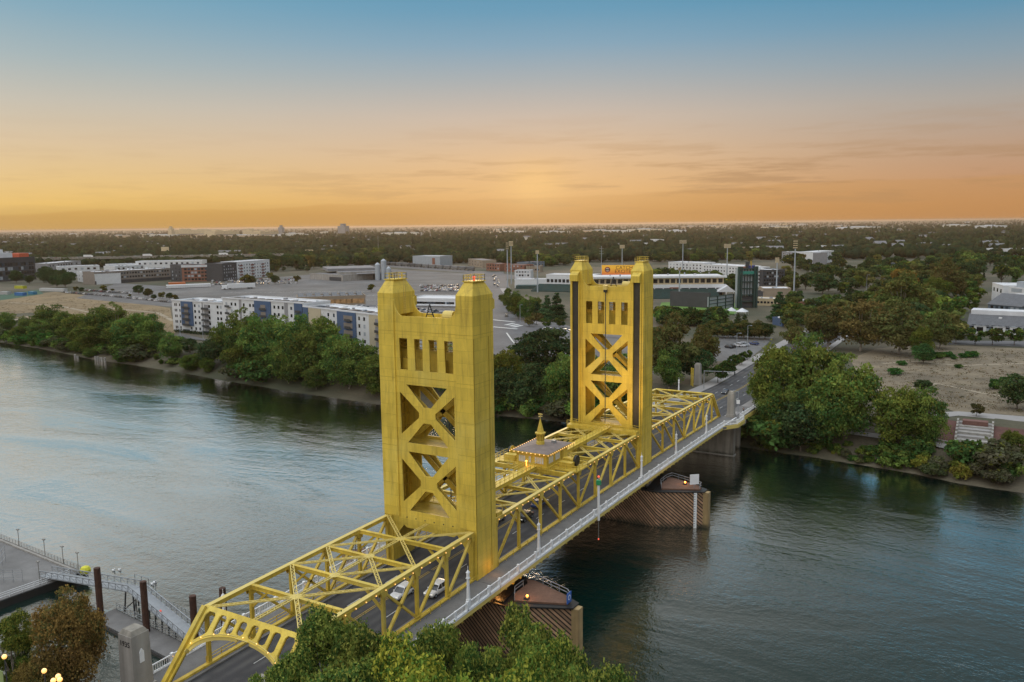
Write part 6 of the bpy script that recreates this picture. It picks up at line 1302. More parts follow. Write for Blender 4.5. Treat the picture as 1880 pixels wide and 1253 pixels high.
for r_, d in enumerate((5, 13, 22)):
    for i in range(16):
        if RC.random() < .3: continue
        p = b4.P(b4.L*(i+.5)/16, d, b4.h+.08); parked(p, math.atan2(b4.u.y, b4.u.x)+RC.choice((0, math.pi)), 'car parked on the open roof deck of the garage', 'cars on the garage roof')
b5 = Bld('apartment_block', 'brown glazed apartment wing with raked solar roofs behind the garage', (548, 582), (672, 577), 548, 20, TAN, RGR, 'wings of the white and blue apartments', 'apartment building')
b5.part('glazing', M('warm_window', (.45, .26, .12), .4, 0, .4, .6), *[(b5.L*(.1+.085*i), b5.L*(.1+.085*i)+5, -.1, .05, b5.h-4.5, b5.h-1.6) for i in range(10)])
for i in range(8): m = MB(); a0, a1 = b5.L*(i+.1)/8, b5.L*(i+.75)/8; m.add([b5.P(a0, 2, b5.h+.2), b5.P(a1, 2, b5.h+.2), b5.P(a1, 14, b5.h+2.2), b5.P(a0, 14, b5.h+2.2), b5.P(a0, 2, b5.h+.05), b5.P(a1, 2, b5.h+.05), b5.P(a1, 14, b5.h+.05), b5.P(a0, 14, b5.h+.05)], [(0, 1, 2, 3), (0, 4, 5, 1), (3, 2, 6, 7), (0, 3, 7, 4), (1, 5, 6, 2)]); m.build('solar_panel', SOLAR, b5.root)
# town houses and offices further back
b = Bld('brick_building', 'red brick block of flats with white cornice behind the bus park', (335, 518), (410, 516), 489, 22, BBR, RGR, None, 'building'); b.part('cornice', RWH, (-.4, b.L+.4, -.6, .4, b.h-1.6, b.h+.9)); b.grid(2, b.L-2, 11, 1.5, 4, 3.7, w=2.6, h=2.2)
b = Bld('dark_building', 'charcoal building joined to the red brick flats', (314, 516), (335, 518), 487, 22, BDK, RGR, None, 'building'); b.grid(1, b.L-1, 3, 1.5, 4, 4, w=2, h=2)
b = Bld('dark_building', 'dark blue grey block between the brick flats and the white balconied flats', (410, 517), (436, 514), 485, 22, BDK, RGR, None, 'building'); b.grid(1, b.L-1, 6, 1.5, 5, 3.5, w=1.5, h=1.7, mat=PALES)
b = Bld('white_building', 'white flats with dark red balconies at the end of the brick row', (436, 514), (496, 508), 482, 22, BWH, RWH, None, 'building'); b.grid(1, b.L-1, 12, 1.5, 5, 3.5, w=1.4, h=1.6)
for x in (.12, .46, .78): b.part('balcony_stack', BRED, *[(x*b.L-2.5, x*b.L+2.5, -.8, .1, 1+3.5*k, 2.2+3.5*k) for k in range(5)])
b = Bld('taupe_building', 'long taupe two storey row with white roof beside the far parking', (175, 523), (316, 514), 501, 26, BTP, RWH, None, 'building'); b.grid(3, b.L-3, 26, 5.5, 2, 4.2, w=2.0, h=1.9); b.part('base_storey', BDK, (0, b.L, -.3, .1, 0, 3.6)); b.clutter(22, 4, 2.4)
b = Bld('white_building', 'white corner house with balconies at the end of the taupe row', (143, 517), (175, 523), 500, 26, BWH, RWH, None, 'building'); b.grid(1, b.L-1, 5, 2, 3, 4, w=2, h=2); b.clutter(5, 9)
for k, (a, bb, t, lb) in enumerate((((90, 506), (150, 499), 485, 'flat roofed grey block behind the street trees by the viaduct'), ((108, 511), (184, 508), 491, 'white roofed terrace behind the white corner house'), ((200, 499), (252, 497), 487, 'white roofed terrace in the gap of the taupe row'), ((212, 503), (276, 499), 490, 'white penthouse terrace above the taupe row'), ((250, 500), (372, 498), 481, 'long white block with arched windows under the viaduct'), ((64, 502), (92, 500), 490, 'low grey building next to the dark office'))):
    b = Bld('white_building' if k else 'grey_building', lb, a, bb, t, 24, (BGR, BWH, BWH, BWH, BWH, BGR)[k], RWH, None, 'building'); b.grid(2, b.L-2, max(3, int(b.L/7)), b.h-4, 1, 3.5, w=3, h=2.4); b.clutter(8, 20+k)
b = Bld('office_building', 'dark glass office block at the picture edge with white roof boxes', (-60, 522), (67, 513), 478, 50, BDK, RGR, None, 'office'); b.grid(2, b.L-2, 24, 2, 4, 5.2, w=3.0, h=3.6); b.part('penthouse', RWH, (4, b.L*.72, 6, 40, b.h, b.h+6)); b.part('penthouse', RWH, (b.L*.45, b.L*.62, 10, 30, b.h+6, b.h+10)); b.part('red_roof_box', M('red_orange', (.55, .10, .04), .6), (b.L*.8, b.L*.95, 4, 24, b.h, b.h+5))
b = Bld('warehouse', 'pale flat warehouse with dark open bays beyond the car park', (569, 513), (630, 517), 503, 40, CONCL, RGR, None, 'warehouse'); b.part('bay', BDK, (b.L*.6, b.L*.95, -.05, .1, 0, b.h-2))
b = Bld('warehouse', 'long grey roofed depot shed with open bays next to the nearest tower top', (624, 515), (720, 512), 501, 45, CONCL, RGR, None, 'warehouse'); b.part('bay', BDK, (b.L*.35, b.L*.95, -.05, .1, 0, b.h-2.5)); b.part('canopy', RGR, (b.L*.3, b.L+4, -14, 0, b.h-1.6, b.h-.9)); b.part('roof_monitor', RGR, (-10, b.L*.8, 30, 90, b.h, b.h+3))
s_ = empty('silo_group', tuple(gp(704, 515)), 'pale cement silos and hopper beside the depot shed', 'silos')
for dx, dy, r, hh in ((-6, 0, 3, 17), (0, 3, 3, 21), (9, 0, 2.5, 13)): q = gp(702, 515); m = MB(); m.tube((q.x+dx, q.y+dy, GZ), (q.x+dx, q.y+dy, GZ+hh), r, 14); m.tube((q.x+dx, q.y+dy, GZ+hh), (q.x+dx, q.y+dy, GZ+hh+2), r, 14, .6); m.build('silo', PALES, s_)
b = Bld('warehouse', 'big windowless grey store with a red panel beyond the railway', (758, 489), (808, 490), 471, 30, PALES, RWH, None, 'warehouse'); b.part('red_panel', BBR, (b.L*.72, b.L*.82, -.1, .05, 1, b.h-2))
b = Bld('white_building', 'white low block with dark ribbon windows between the tower tops', (752, 575), (838, 577), 549, 24, BWH, RWH, None, 'building'); b.grid(2, b.L-2, 14, b.h-3.2, 1, 3, w=3.2, h=1.5); b.part('canopy', RWH, (-1, b.L+1, -2.5, 0, b.h-4.2, b.h-3.8))
for k, (a, bb, t, mat, lb) in enumerate((((893, 497), (918, 498), 485, BBR, 'small red brick house row left of the stadium floodlights'), ((926, 499), (962, 500), 487, BBR, 'red brick hall with grey roof behind two stadium floodlights'), ((945, 511), (974, 511), 498, BWH, 'plain white shed behind the stadium floodlights'), ((966, 500), (992, 500), 490, TAN, 'ochre shed right of the red brick hall'), ((860, 488), (886, 492), 476, TAN, 'brown gabled house between the trees beyond the railway'), ((945, 478), (972, 478), 472, TAN, 'low brown roofed house in the woods'), ((968, 492), (1000, 490), 483, BSL, 'grey blue roofed hall behind the ochre shed'))):
    b = Bld('small_building', lb, a, bb, t, 20, mat, RGR, None, 'building'); b.grid(1, b.L-1, 5, 2, 2, 4, w=2, h=2)
# railway with hopper wagons
RAILW = M('rail_ballast', (.13, .12, .115), .9, 0, .2, .05); band('railway', [(560, 480), (720, 489), (872, 500), (960, 512)], 34, RAILW, .08)
wagm = MB(); wagm.mat(0); wagm.hexa([(-7.5, -1.3, 1.6), (7.5, -1.3, 1.6), (7.5, 1.3, 1.6), (-7.5, 1.3, 1.6)], [(-8.3, -1.5, 4.6), (8.3, -1.5, 4.6), (8.3, 1.5, 4.6), (-8.3, 1.5, 4.6)]); wagm.hexa([(-8, -1.3, 4.6), (8, -1.3, 4.6), (8, 1.3, 4.6), (-8, 1.3, 4.6)], [(-7.5, -.5, 5), (7.5, -.5, 5), (7.5, .5, 5), (-7.5, .5, 5)]); wagm.hexa([(-4, -1, .8), (4, -1, .8), (4, 1, .8), (-4, 1, .8)], [(-6, -1.2, 1.7), (6, -1.2, 1.7), (6, 1.2, 1.7), (-6, 1.2, 1.7)])
wagm.mat(1); [wagm.box(x-1.2, x+1.2, -1, 1, .1, .9) for x in (-6, 6)]
WME = bpy.data.meshes.new('hopper_wagon'); WME.from_pydata(wagm.v, [], wagm.f); WME.materials.append(M('wagon_paint', (.15, .12, .11), .7, 0, .3, .3, objcol=True)); WME.materials.append(BLACK); WME.polygons.foreach_set('material_index', wagm.m); fix_normals(WME)
a, bq = gp(706, 487), gp(872, 498); d = bq-a; n = int(d.length/18)
for i in range(n): o = link('hopper_wagon', WME); o.location = a+d*((i+.5)/n)+Vector((0, 0, .2)); o.rotation_euler = (0, 0, math.atan2(d.y, d.x)); o.color = (RC.uniform(.08, .2),)*3+(1,); tag(o, 'hopper wagon in the long freight train beyond the car park', 'railway wagon', 'wagons of the freight train')
# motorway viaduct
vd = empty('viaduct', tuple(gp(211, 490)), 'long concrete motorway viaduct crossing in front of the woods', 'viaduct'); va, vb = gp(-150, 496), gp(520, 484); vu = (vb-va).normalized(); vn = Vector((-vu.y, vu.x, 0)); VH = hgt(gp(211, 490), 474)
m = MB(); m.bar(va+Vector((0, 0, VH)), vb+Vector((0, 0, VH)), 26, 2.4); m.build('deck', CONC, vd); m = MB()
for s in (-1, 1): m.bar(va+vn*13*s+Vector((0, 0, VH+1.6)), vb+vn*13*s+Vector((0, 0, VH+1.6)), .4, 1.1)
m.build('parapet', CONC, vd)
for i in range(15): q = va+(vb-va)*((i+.5)/15); m = MB(); m.box(q.x-1.6, q.x+1.6, q.y-1.6, q.y+1.6, GZ-1, GZ+VH-3.2); m.bar(q-vn*11+Vector((0, 0, VH-2.2)), q+vn*11+Vector((0, 0, VH-2.2)), 2.2, 2); m.build('support', CONC, vd)
for i in range(36): q = va+(vb-va)*((i+RC.random())/36)+vn*RC.uniform(-9, 9)+Vector((0, 0, VH+1.25)); parked(q, math.atan2(vu.y, vu.x)+math.pi/2, 'car driving along the motorway viaduct', 'cars on the viaduct')
trk = MB(); trk.mat(0); trk.box(-1.3, 1.3, -6.5, 5.0, 1.0, 4.0); trk.mat(1); trk.box(-1.2, 1.2, 5.2, 7.4, .6, 3.0); trk.mat(2); trk.box(-1.15, 1.15, 7.38, 7.45, 1.8, 2.7); [trk.tube((s*1.0-.2, y, .5), (s*1.0+.2, y, .5), .5, 8) for s in (-1, 1) for y in (-5, -3.8, 4, 6.3)]
TME = bpy.data.meshes.new('lorry'); TME.from_pydata(trk.v, [], trk.f); [TME.materials.append(q) for q in (PAINT, WHITE, BLACK)]; TME.polygons.foreach_set('material_index', trk.m); fix_normals(TME)
for px, lb in ((166, 'white box lorry on the viaduct over the charcoal and white blocks'), (262, 'white box lorry on the viaduct left of the brick flats'), (393, 'white box lorry on the viaduct above the brick flats')):
    q = gp(px, 490); t = (q-va).dot(vu); q = va+vu*t; o = link('lorry', TME); o.location = q+Vector((0, 0, VH+1.25)); o.rotation_euler = (0, 0, math.atan2(vu.y, vu.x)-math.pi/2); o.color = (.7, .7, .7, 1); tag(o, lb, 'lorry', 'lorries on the viaduct')
# bus park and parked cars
bus = MB(); bus.mat(0); bus.hexa([(-1.25, -6, .4), (1.25, -6, .4), (1.25, 6, .4), (-1.25, 6, .4)], [(-1.2, -6, 3.2), (1.2, -6, 3.2), (1.2, 5.9, 3.2), (-1.2, 5.9, 3.2)]); bus.mat(1); [bus.box(s*1.24-.03, s*1.24+.03, -5.5, 5.2, 1.5, 2.5) for s in (-1, 1)]; bus.box(-1.1, 1.1, 5.9, 6.03, 1.2, 2.6); bus.mat(2); [bus.tube((s*1.0-.2, y, .45), (s*1.0+.2, y, .45), .45, 8) for s in (-1, 1) for y in (-3.8, 3.8)]
BME = bpy.data.meshes.new('bus'); BME.from_pydata(bus.v, [], bus.f); [BME.materials.append(q) for q in (PAINT, GLASS, RUBBER)]; BME.polygons.foreach_set('material_index', bus.m); fix_normals(BME)
def bus_at(p, rz, col, lb, g): o = link('bus', BME); o.location = p+Vector((0, 0, .06)); o.rotation_euler = (0, 0, rz); o.color = col; tag(o, lb, 'bus', g)
A, Bq = gp(308, 530), gp(384, 527); d = Bq-A; rz = math.atan2(d.y, d.x)
for i in range(19): bus_at(A+d*(i/18), rz, (.68, .69, .7, 1), 'white bus in the long row in front of the brick flats', 'buses in the white row')
A2, B2 = gp(312, 525), gp(338, 524); d = B2-A2
for i in range(8): bus_at(A2+d*(i/7), rz, (.55, .14, .03, 1), 'orange bus in the short row behind the white buses', 'orange buses')
o = link('trailer', TME); o.location = gp(440, 531)+Vector((0, 0, .06)); o.rotation_euler = (0, 0, rz+math.pi/2); o.color = (.7, .72, .74, 1); o.scale = (1.6, 2.2, 1.3); tag(o, 'long white trailer parked alone on the big asphalt lot', 'trailer')
LOT = 'car parked along the kerb between the dry field and the car park'
parked_row((118, 538), (205, 545), 26, GZ+.06, LOT, 'cars along the field kerb', along=True); parked_row((205, 545), (312, 556), 30, GZ+.06, LOT, 'cars along the field kerb', along=True); parked_row((150, 534), (240, 540), 24, GZ+.06, LOT, 'cars along the field kerb', along=True)
LB2 = 'car parked before the white flats beyond the bus park'
for y0, y1 in ((514, 513), (517, 515), (520, 517), (524, 521)): parked_row((388, y0), (545, y1), 26, GZ+.06, LB2, 'cars before the white flats', 1.2, .3)
LB3 = 'car parked in the lot seen between the nearest tower tops'
for y0, y1 in ((526, 526), (529, 529), (532, 532), (535, 535)): parked_row((772, y0), (842, y1), 22, GZ+.06, LB3, 'cars between the tower tops', .6, .15)
LB4 = 'car parked below the white low block between the tower tops'
for y0 in (578, 582, 587): parked_row((764, y0), (838, y0+1), 17, GZ+.06, LB4, 'cars below the white low block', .4, .15)
parked_row((906, 506), (914, 528), 9, GZ+.16, 'car queueing down the street beside the stadium', 'cars on the stadium street', 2, .2, along=True)
parked(gp(930, 582)+Vector((0, 0, .15)), .5, 'dark car alone on the street before the crossing', 'cars on the stadium street')
parked_row((1000, 606), (1060, 612), 8, GZ+.1, 'car parked by the conifers left of the rear tower', 'cars by the conifers', .5, .1)
parked_row((1330, 640), (1390, 632), 12, GZ+.08, 'car parked in the plaza beyond the far pylon', 'cars in the plaza', 1, .5)
for px, py, col, lb in ((1586, 546, (.7, .7, .7, 1), 'white car at the street corner behind the olive trees'), (1757, 562, (.75, .75, .75, 1), 'white car under the trees by the blue gabled house')): parked(gp(px, py)+Vector((0, 0, .05)), .8, lb, 'single cars on the park side').color = col
# sports court and site at the left edge
sheet('green_court', [(-40, 546), (20, 540), (70, 532), (80, 540), (30, 548), (-30, 556)], M('court_green', (.03, .085, .05), .9), .1)
for k, (px, py, w, col, lb) in enumerate(((38, 530, 6, (.45, .45, .03, 1), 'long yellow container by the green court'), (38, 543, 5, (.03, .15, .40, 1), 'blue container on the site below the green court'), (60, 541, 3, (.04, .2, .35, 1), 'small teal container on the site below the green court'), (10, 541, 5, (.4, .4, .4, 1), 'grey container at the picture edge by the green court'), (98, 535, 16, (.5, .5, .5, 1), 'long grey bus shelter roof beside the street trees'))):
    p = gp(px, py); m = MB(); m.hexa([(-w, -2, 0), (w, -2, 0), (w, 2, 0), (-w, 2, 0)], [(-w, -2, 2.7), (w, -2, 2.7), (w, 2, 2.7), (-w, 2, 2.7)]); [m.box(-w+.4+i*1.6, -w+.5+i*1.6, -2.06, -2, .2, 2.5) for i in range(int(w*2/1.6))]; [m.box(s*w-.15, s*w+.15, -2.1, 2.1, -.05, 2.8) for s in (-1, 1)]
    o = MB_local(m, 'container', PAINT, None); o.location = p; o.color = col; o.rotation_euler = (0, 0, .15); tag(o, lb, 'container', 'containers round the green court')

# ------------------------------------------------------------------ ball park
b = Bld('grandstand', 'long cream grandstand with boxes right of the rear tower top', (1090, 545), (1328, 543), 509, 26, CREAM, RWH, None, 'grandstand', par=0); hh = b.h
b.part('eave', BWH, (-2, b.L+2, -3, 0, hh-1.2, hh+.3)); b.part('front_rail', BWH, (0, b.L+1.0, -4, -3.4, hh*.42, hh*.60))
for i in range(22): b.part('suite_window', GLASS, (b.L*(i+.12)/22, b.L*(i+.82)/22, -.15, .05, hh*.66, hh*.86))
b.part('concourse', BDK, (1, b.L-1, -.2, .05, .5, hh*.42))
for i in range(16): b.part('column', BWH, (b.L*i/15-.4, b.L*i/15+.4, -3.9, -3.2, 0, hh*.44))
b.part('red_awning', BBR, (b.L*.58, b.L*.66, -4.6, -3.9, hh*.40, hh*.46)); b.clutter(8, 77, 2); st_b = b
sb = empty('seating_bowl', tuple(gp(1215, 552)), 'dark green seating slope below the cream grandstand', 'seating'); m = MB()
for k in range(9): st_b.blk(m, 0, st_b.L*.93, -6-2.2*k-2.2, -6-2.2*k, -.5, 6-.62*k)
m.build('seats', SEAT, sb)
b = Bld('grandstand', 'curved white stand end left of the rear tower top', (945, 529), (1003, 529), 514, 14, BWH, RWH, None, 'grandstand', par=.6); b.part('seats', SEAT, (b.L*.1, b.L, -12, 0, 0, b.h*.4)); b.clutter(4, 5)
b = Bld('grandstand', 'white two tier stand touching the rear tower shaft', (1003, 532), (1090, 534), 505, 20, BWH, RWH, None, 'grandstand', par=.5); b.part('suite_window', GLASS, *[(b.L*(i+.15)/12, b.L*(i+.85)/12, -.15, .05, b.h*.5, b.h*.72) for i in range(12)]); b.part('concourse', BDK, (1, b.L-1, -.2, .05, 1, b.h*.35)); b.part('front_rail', BWH, (0, b.L, -3, -2.5, b.h*.36, b.h*.48))
m = MB()
for k in range(8): b.blk(m, -b.L*.1, b.L*1.0, -4-2.5*k-2.5, -4-2.5*k, -.4, 5.5-.6*k)
o = m.build('seats', SEAT, b.root)
sheet('ball_field', [(1205, 575), (1215, 556), (1330, 552), (1360, 560), (1350, 578), (1230, 585)], TURF, .1)
b = Bld('batter_eye_screen', 'big black screen wall standing in the ball park outfield', (1230, 562), (1302, 566), 535, 1.2, BDK, BDK, None, 'screen', par=0, z=GZ); b.part('frame', DSTEEL, *[(b.L*i/8-.15, b.L*i/8+.15, 1.2, 1.8, -1, b.h) for i in range(9)])
b = Bld('advert_board', 'pale panelled board with dark frame next to the black screen', (1301, 572), (1346, 565), 546, 1.0, PALES, PALES, None, 'board', par=0); b.part('frame', SGRN, *[(b.L*i/3-.35, b.L*i/3+.35, -.5, 0, -1, b.h+.3) for i in range(4)], *[(0, b.L, -.45, 0, b.h*j/4-.2, b.h*j/4+.2) for j in range(1, 5)])
b = Bld('scoreboard', 'tall green steel scoreboard tower seen from behind, coloured crest on top', (1355, 566), (1385, 565), 494, 5, PALES, BDK, None, 'scoreboard', par=0)
b.part('steel_frame', SGRN, *[(x*b.L-.6, x*b.L+.6, -2.2, -.2, -1, b.h+1.5) for x in (-.04, .1, .9, 1.04)], *[(-.5, b.L+.5, -1.6, -.1, b.h*j/6-.35, b.h*j/6+.35) for j in range(1, 7)], *[(b.L*i/6-.15, b.L*i/6+.15, -1, -.1, b.h*.3, b.h) for i in range(1, 6)])
b.part('lower_gap', BDK, (b.L*.12, b.L*.88, -.3, -.02, -.5, b.h*.30)); b.part('green_band', M('band_green', (.03, .22, .17), .6), (0, b.L, -1.8, -1.6, b.h*.86, b.h*.94)); b.part('crest', M('crest_blue', (.06, .07, .25), .6), (b.L*.55, b.L*.95, -.5, .5, b.h, b.h+2.2)); b.part('crest', BBR, (b.L*.05, b.L*.45, -.5, .5, b.h, b.h+1.5)); b.part('crest', DSTEEL, (b.L*.4, b.L*.62, -.5, .5, b.h, b.h+4.5)); b.part('crest', LINEY, (b.L*.7, b.L*.75, -.5, .5, b.h, b.h+5))
tn = empty('white_marquee', tuple(gp(1333, 545)), 'white peaked marquee tent beside the scoreboard', 'tent'); A, Bq = gp(1315, 546), gp(1351, 546); u = (Bq-A); nn_ = Vector((-u.y, u.x, 0)).normalized()*16; zt_ = hgt(gp(1333, 546), 525); ze = zt_*.45; mid = A+u*.58; up = lambda p, z: p+Vector((0, 0, z))
m = MB(); m.add([up(A, ze), up(mid, zt_), up(Bq, ze), up(A+nn_, ze), up(mid+nn_, zt_), up(Bq+nn_, ze)], [(0, 1, 4, 3), (1, 2, 5, 4), (0, 2, 1), (3, 4, 5)]); m.build('canopy', RWH, tn)
m = MB(); [m.tube(p, up(p, ze), .25, 6) for p in (A, Bq, A+nn_, Bq+nn_, A+u*.5)]; m.build('pole', WHITE, tn)
bb_ = empty('video_billboard', tuple(gp(1140, 530)), 'glowing orange and yellow video billboard reading CATCH THE EXCITEMENT behind the rear tower', 'billboard'); Bz = GZ; A, Bq = gp(1104.5, 530), gp(1187, 530); bu = (Bq-A).normalized(); bn_ = Vector((bu.y, -bu.x, 0)); zb0, zb1 = hgt(A, 507), hgt(A, 487.2); bl_ = (Bq-A).length
def bscreen():
    m = bpy.data.materials.new('video_screen'); m.use_nodes = True; nt = m.node_tree; N = nt.nodes; L = nt.links; b = N['Principled BSDF']; b.inputs['Base Color'].default_value = (.02, .02, .02, 1); tc = N.new('ShaderNodeTexCoord'); sp = N.new('ShaderNodeSeparateXYZ'); L.new(tc.outputs['Generated'], sp.inputs[0]); r = N.new('ShaderNodeValToRGB'); r.color_ramp.elements[0].color = srgb(214, 104, 34); r.color_ramp.elements[1].color = srgb(236, 176, 40); r.color_ramp.elements[0].position = .1; r.color_ramp.elements[1].position = .75; L.new(sp.outputs[2], r.inputs[0]); L.new(r.outputs[0], b.inputs['Emission Color']); b.inputs['Emission Strength'].default_value = .75; return m
def bpt(a, z, d): return A+bu*a+bn_*d+Vector((0, 0, z))
m = MB(); m.hexa([bpt(0, zb0, -.8), bpt(bl_, zb0, -.8), bpt(bl_, zb0, 0), bpt(0, zb0, 0)], [bpt(0, zb1, -.8), bpt(bl_, zb1, -.8), bpt(bl_, zb1, 0), bpt(0, zb1, 0)]); m.build('screen', bscreen(), bb_)
m = MB(); [m.tube(bpt(bl_*t, -1, -1.4), bpt(bl_*t, zb1, -1.4), .5, 8) for t in (.1, .5, .9)]; m.bar(bpt(0, zb0, -1.4), bpt(bl_, zb0, -1.4), .8, .8); m.build('post', DSTEEL, bb_)
zm = (zb0+zb1)/2; hgt_ = zb1-zb0; BT = M('billboard_lettering', (.03, .01, .006), .6, var=0)
def bmat(a, z): return Matrix(((bu.x, 0, bn_.x, bpt(a, z, .05).x), (bu.y, 0, bn_.y, bpt(a, z, .05).y), (0, 1, 0, bpt(a, z, 0).z), (0, 0, 0, 1)))
lettering('lettering', 'CATCH THE', hgt_*.46, BT, bb_, bmat(bl_*.62, zm+hgt_*.25)); lettering('lettering', 'EXCITEMENT', hgt_*.46, BT, bb_, bmat(bl_*.62, zm-hgt_*.1))
c = bpt(bl_*.13, zm+hgt_*.08, 0); m = MB(); m.tube(c, c+bn_*.15, hgt_*.26, 20); m.build('logo_disc', M('logo_red', (.30, .03, .03), .5, var=0), bb_); m = MB(); m.tube(c+bn_*.15, c+bn_*.25, hgt_*.17, 20); m.build('logo_disc', M('logo_pale', (.55, .45, .35), .5, var=0), bb_); m = MB(); m.bar(c+bn_*.3-bu*hgt_*.2, c+bn_*.3+bu*hgt_*.2, .1, hgt_*.1); m.build('logo_bar', BDK, bb_)
def floodlight(px, base, top, label, w=3.2, hd=4.0, shade=1):
    p = gp(px, base); h = hgt(p, top); t = empty('floodlight_mast', tuple(p), label, 'floodlight', 'ball park floodlights'); m = MB(); m.tube((p.x, p.y, GZ-1), (p.x, p.y, GZ+h-hd), .62, 10, .4); m.build('mast', PALES, t)
    f = MB(); l = MB(); dv = Vector((AR[0], AR[1], 0)).normalized(); bk = Vector((-dv.y, dv.x, 0))
    for r in range(4):
        z = GZ+h-hd+hd*(r+.5)/4; f.bar(p+dv*-w+Vector((0, 0, z-GZ)), p+dv*w+Vector((0, 0, z-GZ)), .25, .25)
        for k in range(6): q = p+dv*(w*(-1+2*(k+.5)/6))+Vector((0, 0, z-GZ)); l.bar(q-bk*.35, q+bk*.35, .75, .72)
    f.build('crossarm', PALES, t); l.build('lamp_bank', CREAM, t)
for a in ((1253, 507, 441, 'floodlight mast with wide lamp grid above the cream grandstand', 3.9), (1334, 523, 448, 'floodlight mast between the white flats and the marquee', 3.2), (1457, 551, 441, 'tallest floodlight mast, standing right of the scoreboard', 1.3, 6.5), (1425, 545, 473, 'short floodlight mast above the tan building', 1.2), (932, 528, 445, 'floodlight mast on the left of the close pair by the street', 1.0, 7), (939, 522, 443, 'floodlight mast on the right of the close pair by the street', 2.0, 5), (987, 537, 460, 'floodlight mast before the curved white stand end', 1.3, 3), (1142, 505, 450, 'floodlight mast behind the orange billboard', 2.8), (1247, 552, 492, 'slim mast in front of the black screen wall', .8, 2)): floodlight(*a)
for px, b0, t0, lb in ((1104, 540, 452, 'thin lattice mast at the left end of the orange billboard'), (695, 470, 432, 'thin radio mast over the woods left of the nearest tower')):
    p = gp(px, b0); h = hgt(p, t0); m = MB(); m.tube((p.x, p.y, GZ), (p.x, p.y, GZ+h), .35, 6, .2); [m.bar((p.x-2, p.y, GZ+h-2-k*2.2), (p.x+2, p.y, GZ+h-2-k*2.2), .2, .2) for k in range(3)]; tag(m.build('radio_mast', STEEL), lb, 'mast')
for a, bb, t, mat, lb, dp_, gr in (((1227, 505), (1290, 508), 482, BWH, 'white angular flats behind dark trees above the grandstand', 22, 10), ((1290, 508), (1366, 514), 486, BWH, 'long white flats continuing right behind the floodlight', 22, 14), ((1366, 520), (1387, 522), 491, BWH, 'white stair block between the flats and the scoreboard', 16, 3), ((1385, 528), (1402, 528), 495, BWH, 'white flats wing right of the scoreboard', 18, 3), ((1400, 529), (1440, 528), 497, BDK, 'black flats wing with grey strips right of the scoreboard', 20, 8), ((1435, 482), (1492, 486), 463, BGR, 'grey flats far behind the tall floodlight', 22, 10), ((1492, 486), (1530, 482), 464, BWH, 'white end of the far grey flats', 22, 8), ((1401, 548), (1452, 548), 531, TAN, 'tan windowless hall with white roof rim beside the scoreboard', 22, 0), ((1386, 546), (1402, 548), 535, BDK, 'low dark hall with pale roof by the tan hall', 16, 0), ((1386, 561), (1442, 563), 549, CREAM, 'low cream pavilion in front of the tan hall', 12, 8), ((1468, 573), (1502, 571), 556, BBR, 'red brick shop with white canopy right of the conifer', 22, 4), ((1259, 590), (1290, 589), 578, BBR, 'small brick kiosk with white roof behind the dark conifers', 9, 3), ((1418, 596), (1436, 600), 584, BBL, 'small dark blue shed beside the grey fence', 7, 0), ((1380, 466), (1432, 464), 455, TAN, 'pinkish hall in the woods behind the floodlights', 30, 8), ((1190, 449), (1206, 450), 440, BWH, 'white tower house alone in the far woods', 20, 3), ((1180, 455), (1198, 455), 447, BWH, 'white low house alone in the far woods', 20, 3)):
    b = Bld('building' if False else ('flats' if 'flats' in lb else 'pavilion'), lb, a, bb, t, dp_, mat, RWH, None, 'building', par=.6)
    if gr: b.grid(1, b.L-1, gr, b.h-3.0-3.2*(max(1, int(b.h/3.6))-1), max(1, int(b.h/3.6)), 3.2, w=1.6, h=1.5)
    b.clutter(3, len(lb))
for k, (a, bb, t, lb) in enumerate((((1335, 577), (1350, 578), 573, 'small white peaked tent before the pale board'), ((1352, 579), (1372, 579), 574, 'small white peaked tent under the scoreboard'))):
    A, Bq = gp(*a), gp(*bb); c = (A+Bq)/2; w = (Bq-A).length/2; m = MB(); m.add([(c.x-w, c.y-w, GZ+2.3), (c.x+w, c.y-w, GZ+2.3), (c.x+w, c.y+w, GZ+2.3), (c.x-w, c.y+w, GZ+2.3), (c.x, c.y, GZ+4.6)], [(0, 1, 4), (1, 2, 4), (2, 3, 4), (3, 0, 4), (3, 2, 1, 0)]); [m.tube((c.x+i*w*.95, c.y+j*w*.95, GZ), (c.x+i*w*.95, c.y+j*w*.95, GZ+2.4), .08, 5) for i in (-1, 1) for j in (-1, 1)]; tag(m.build('small_tent', RWH), lb, 'tent', 'small white tents in the ball park')
fe = empty('mesh_fence', tuple(gp(1370, 600)), 'grey slatted fence along the street behind the row of olive trees', 'fence'); A, Bq = gp(1380, 610), gp(1420, 613); m = MB(); rail3(m, A, Bq, 0, 3.2, 2.5, .12, 6); m.build('fence_panel', STEEL, fe)
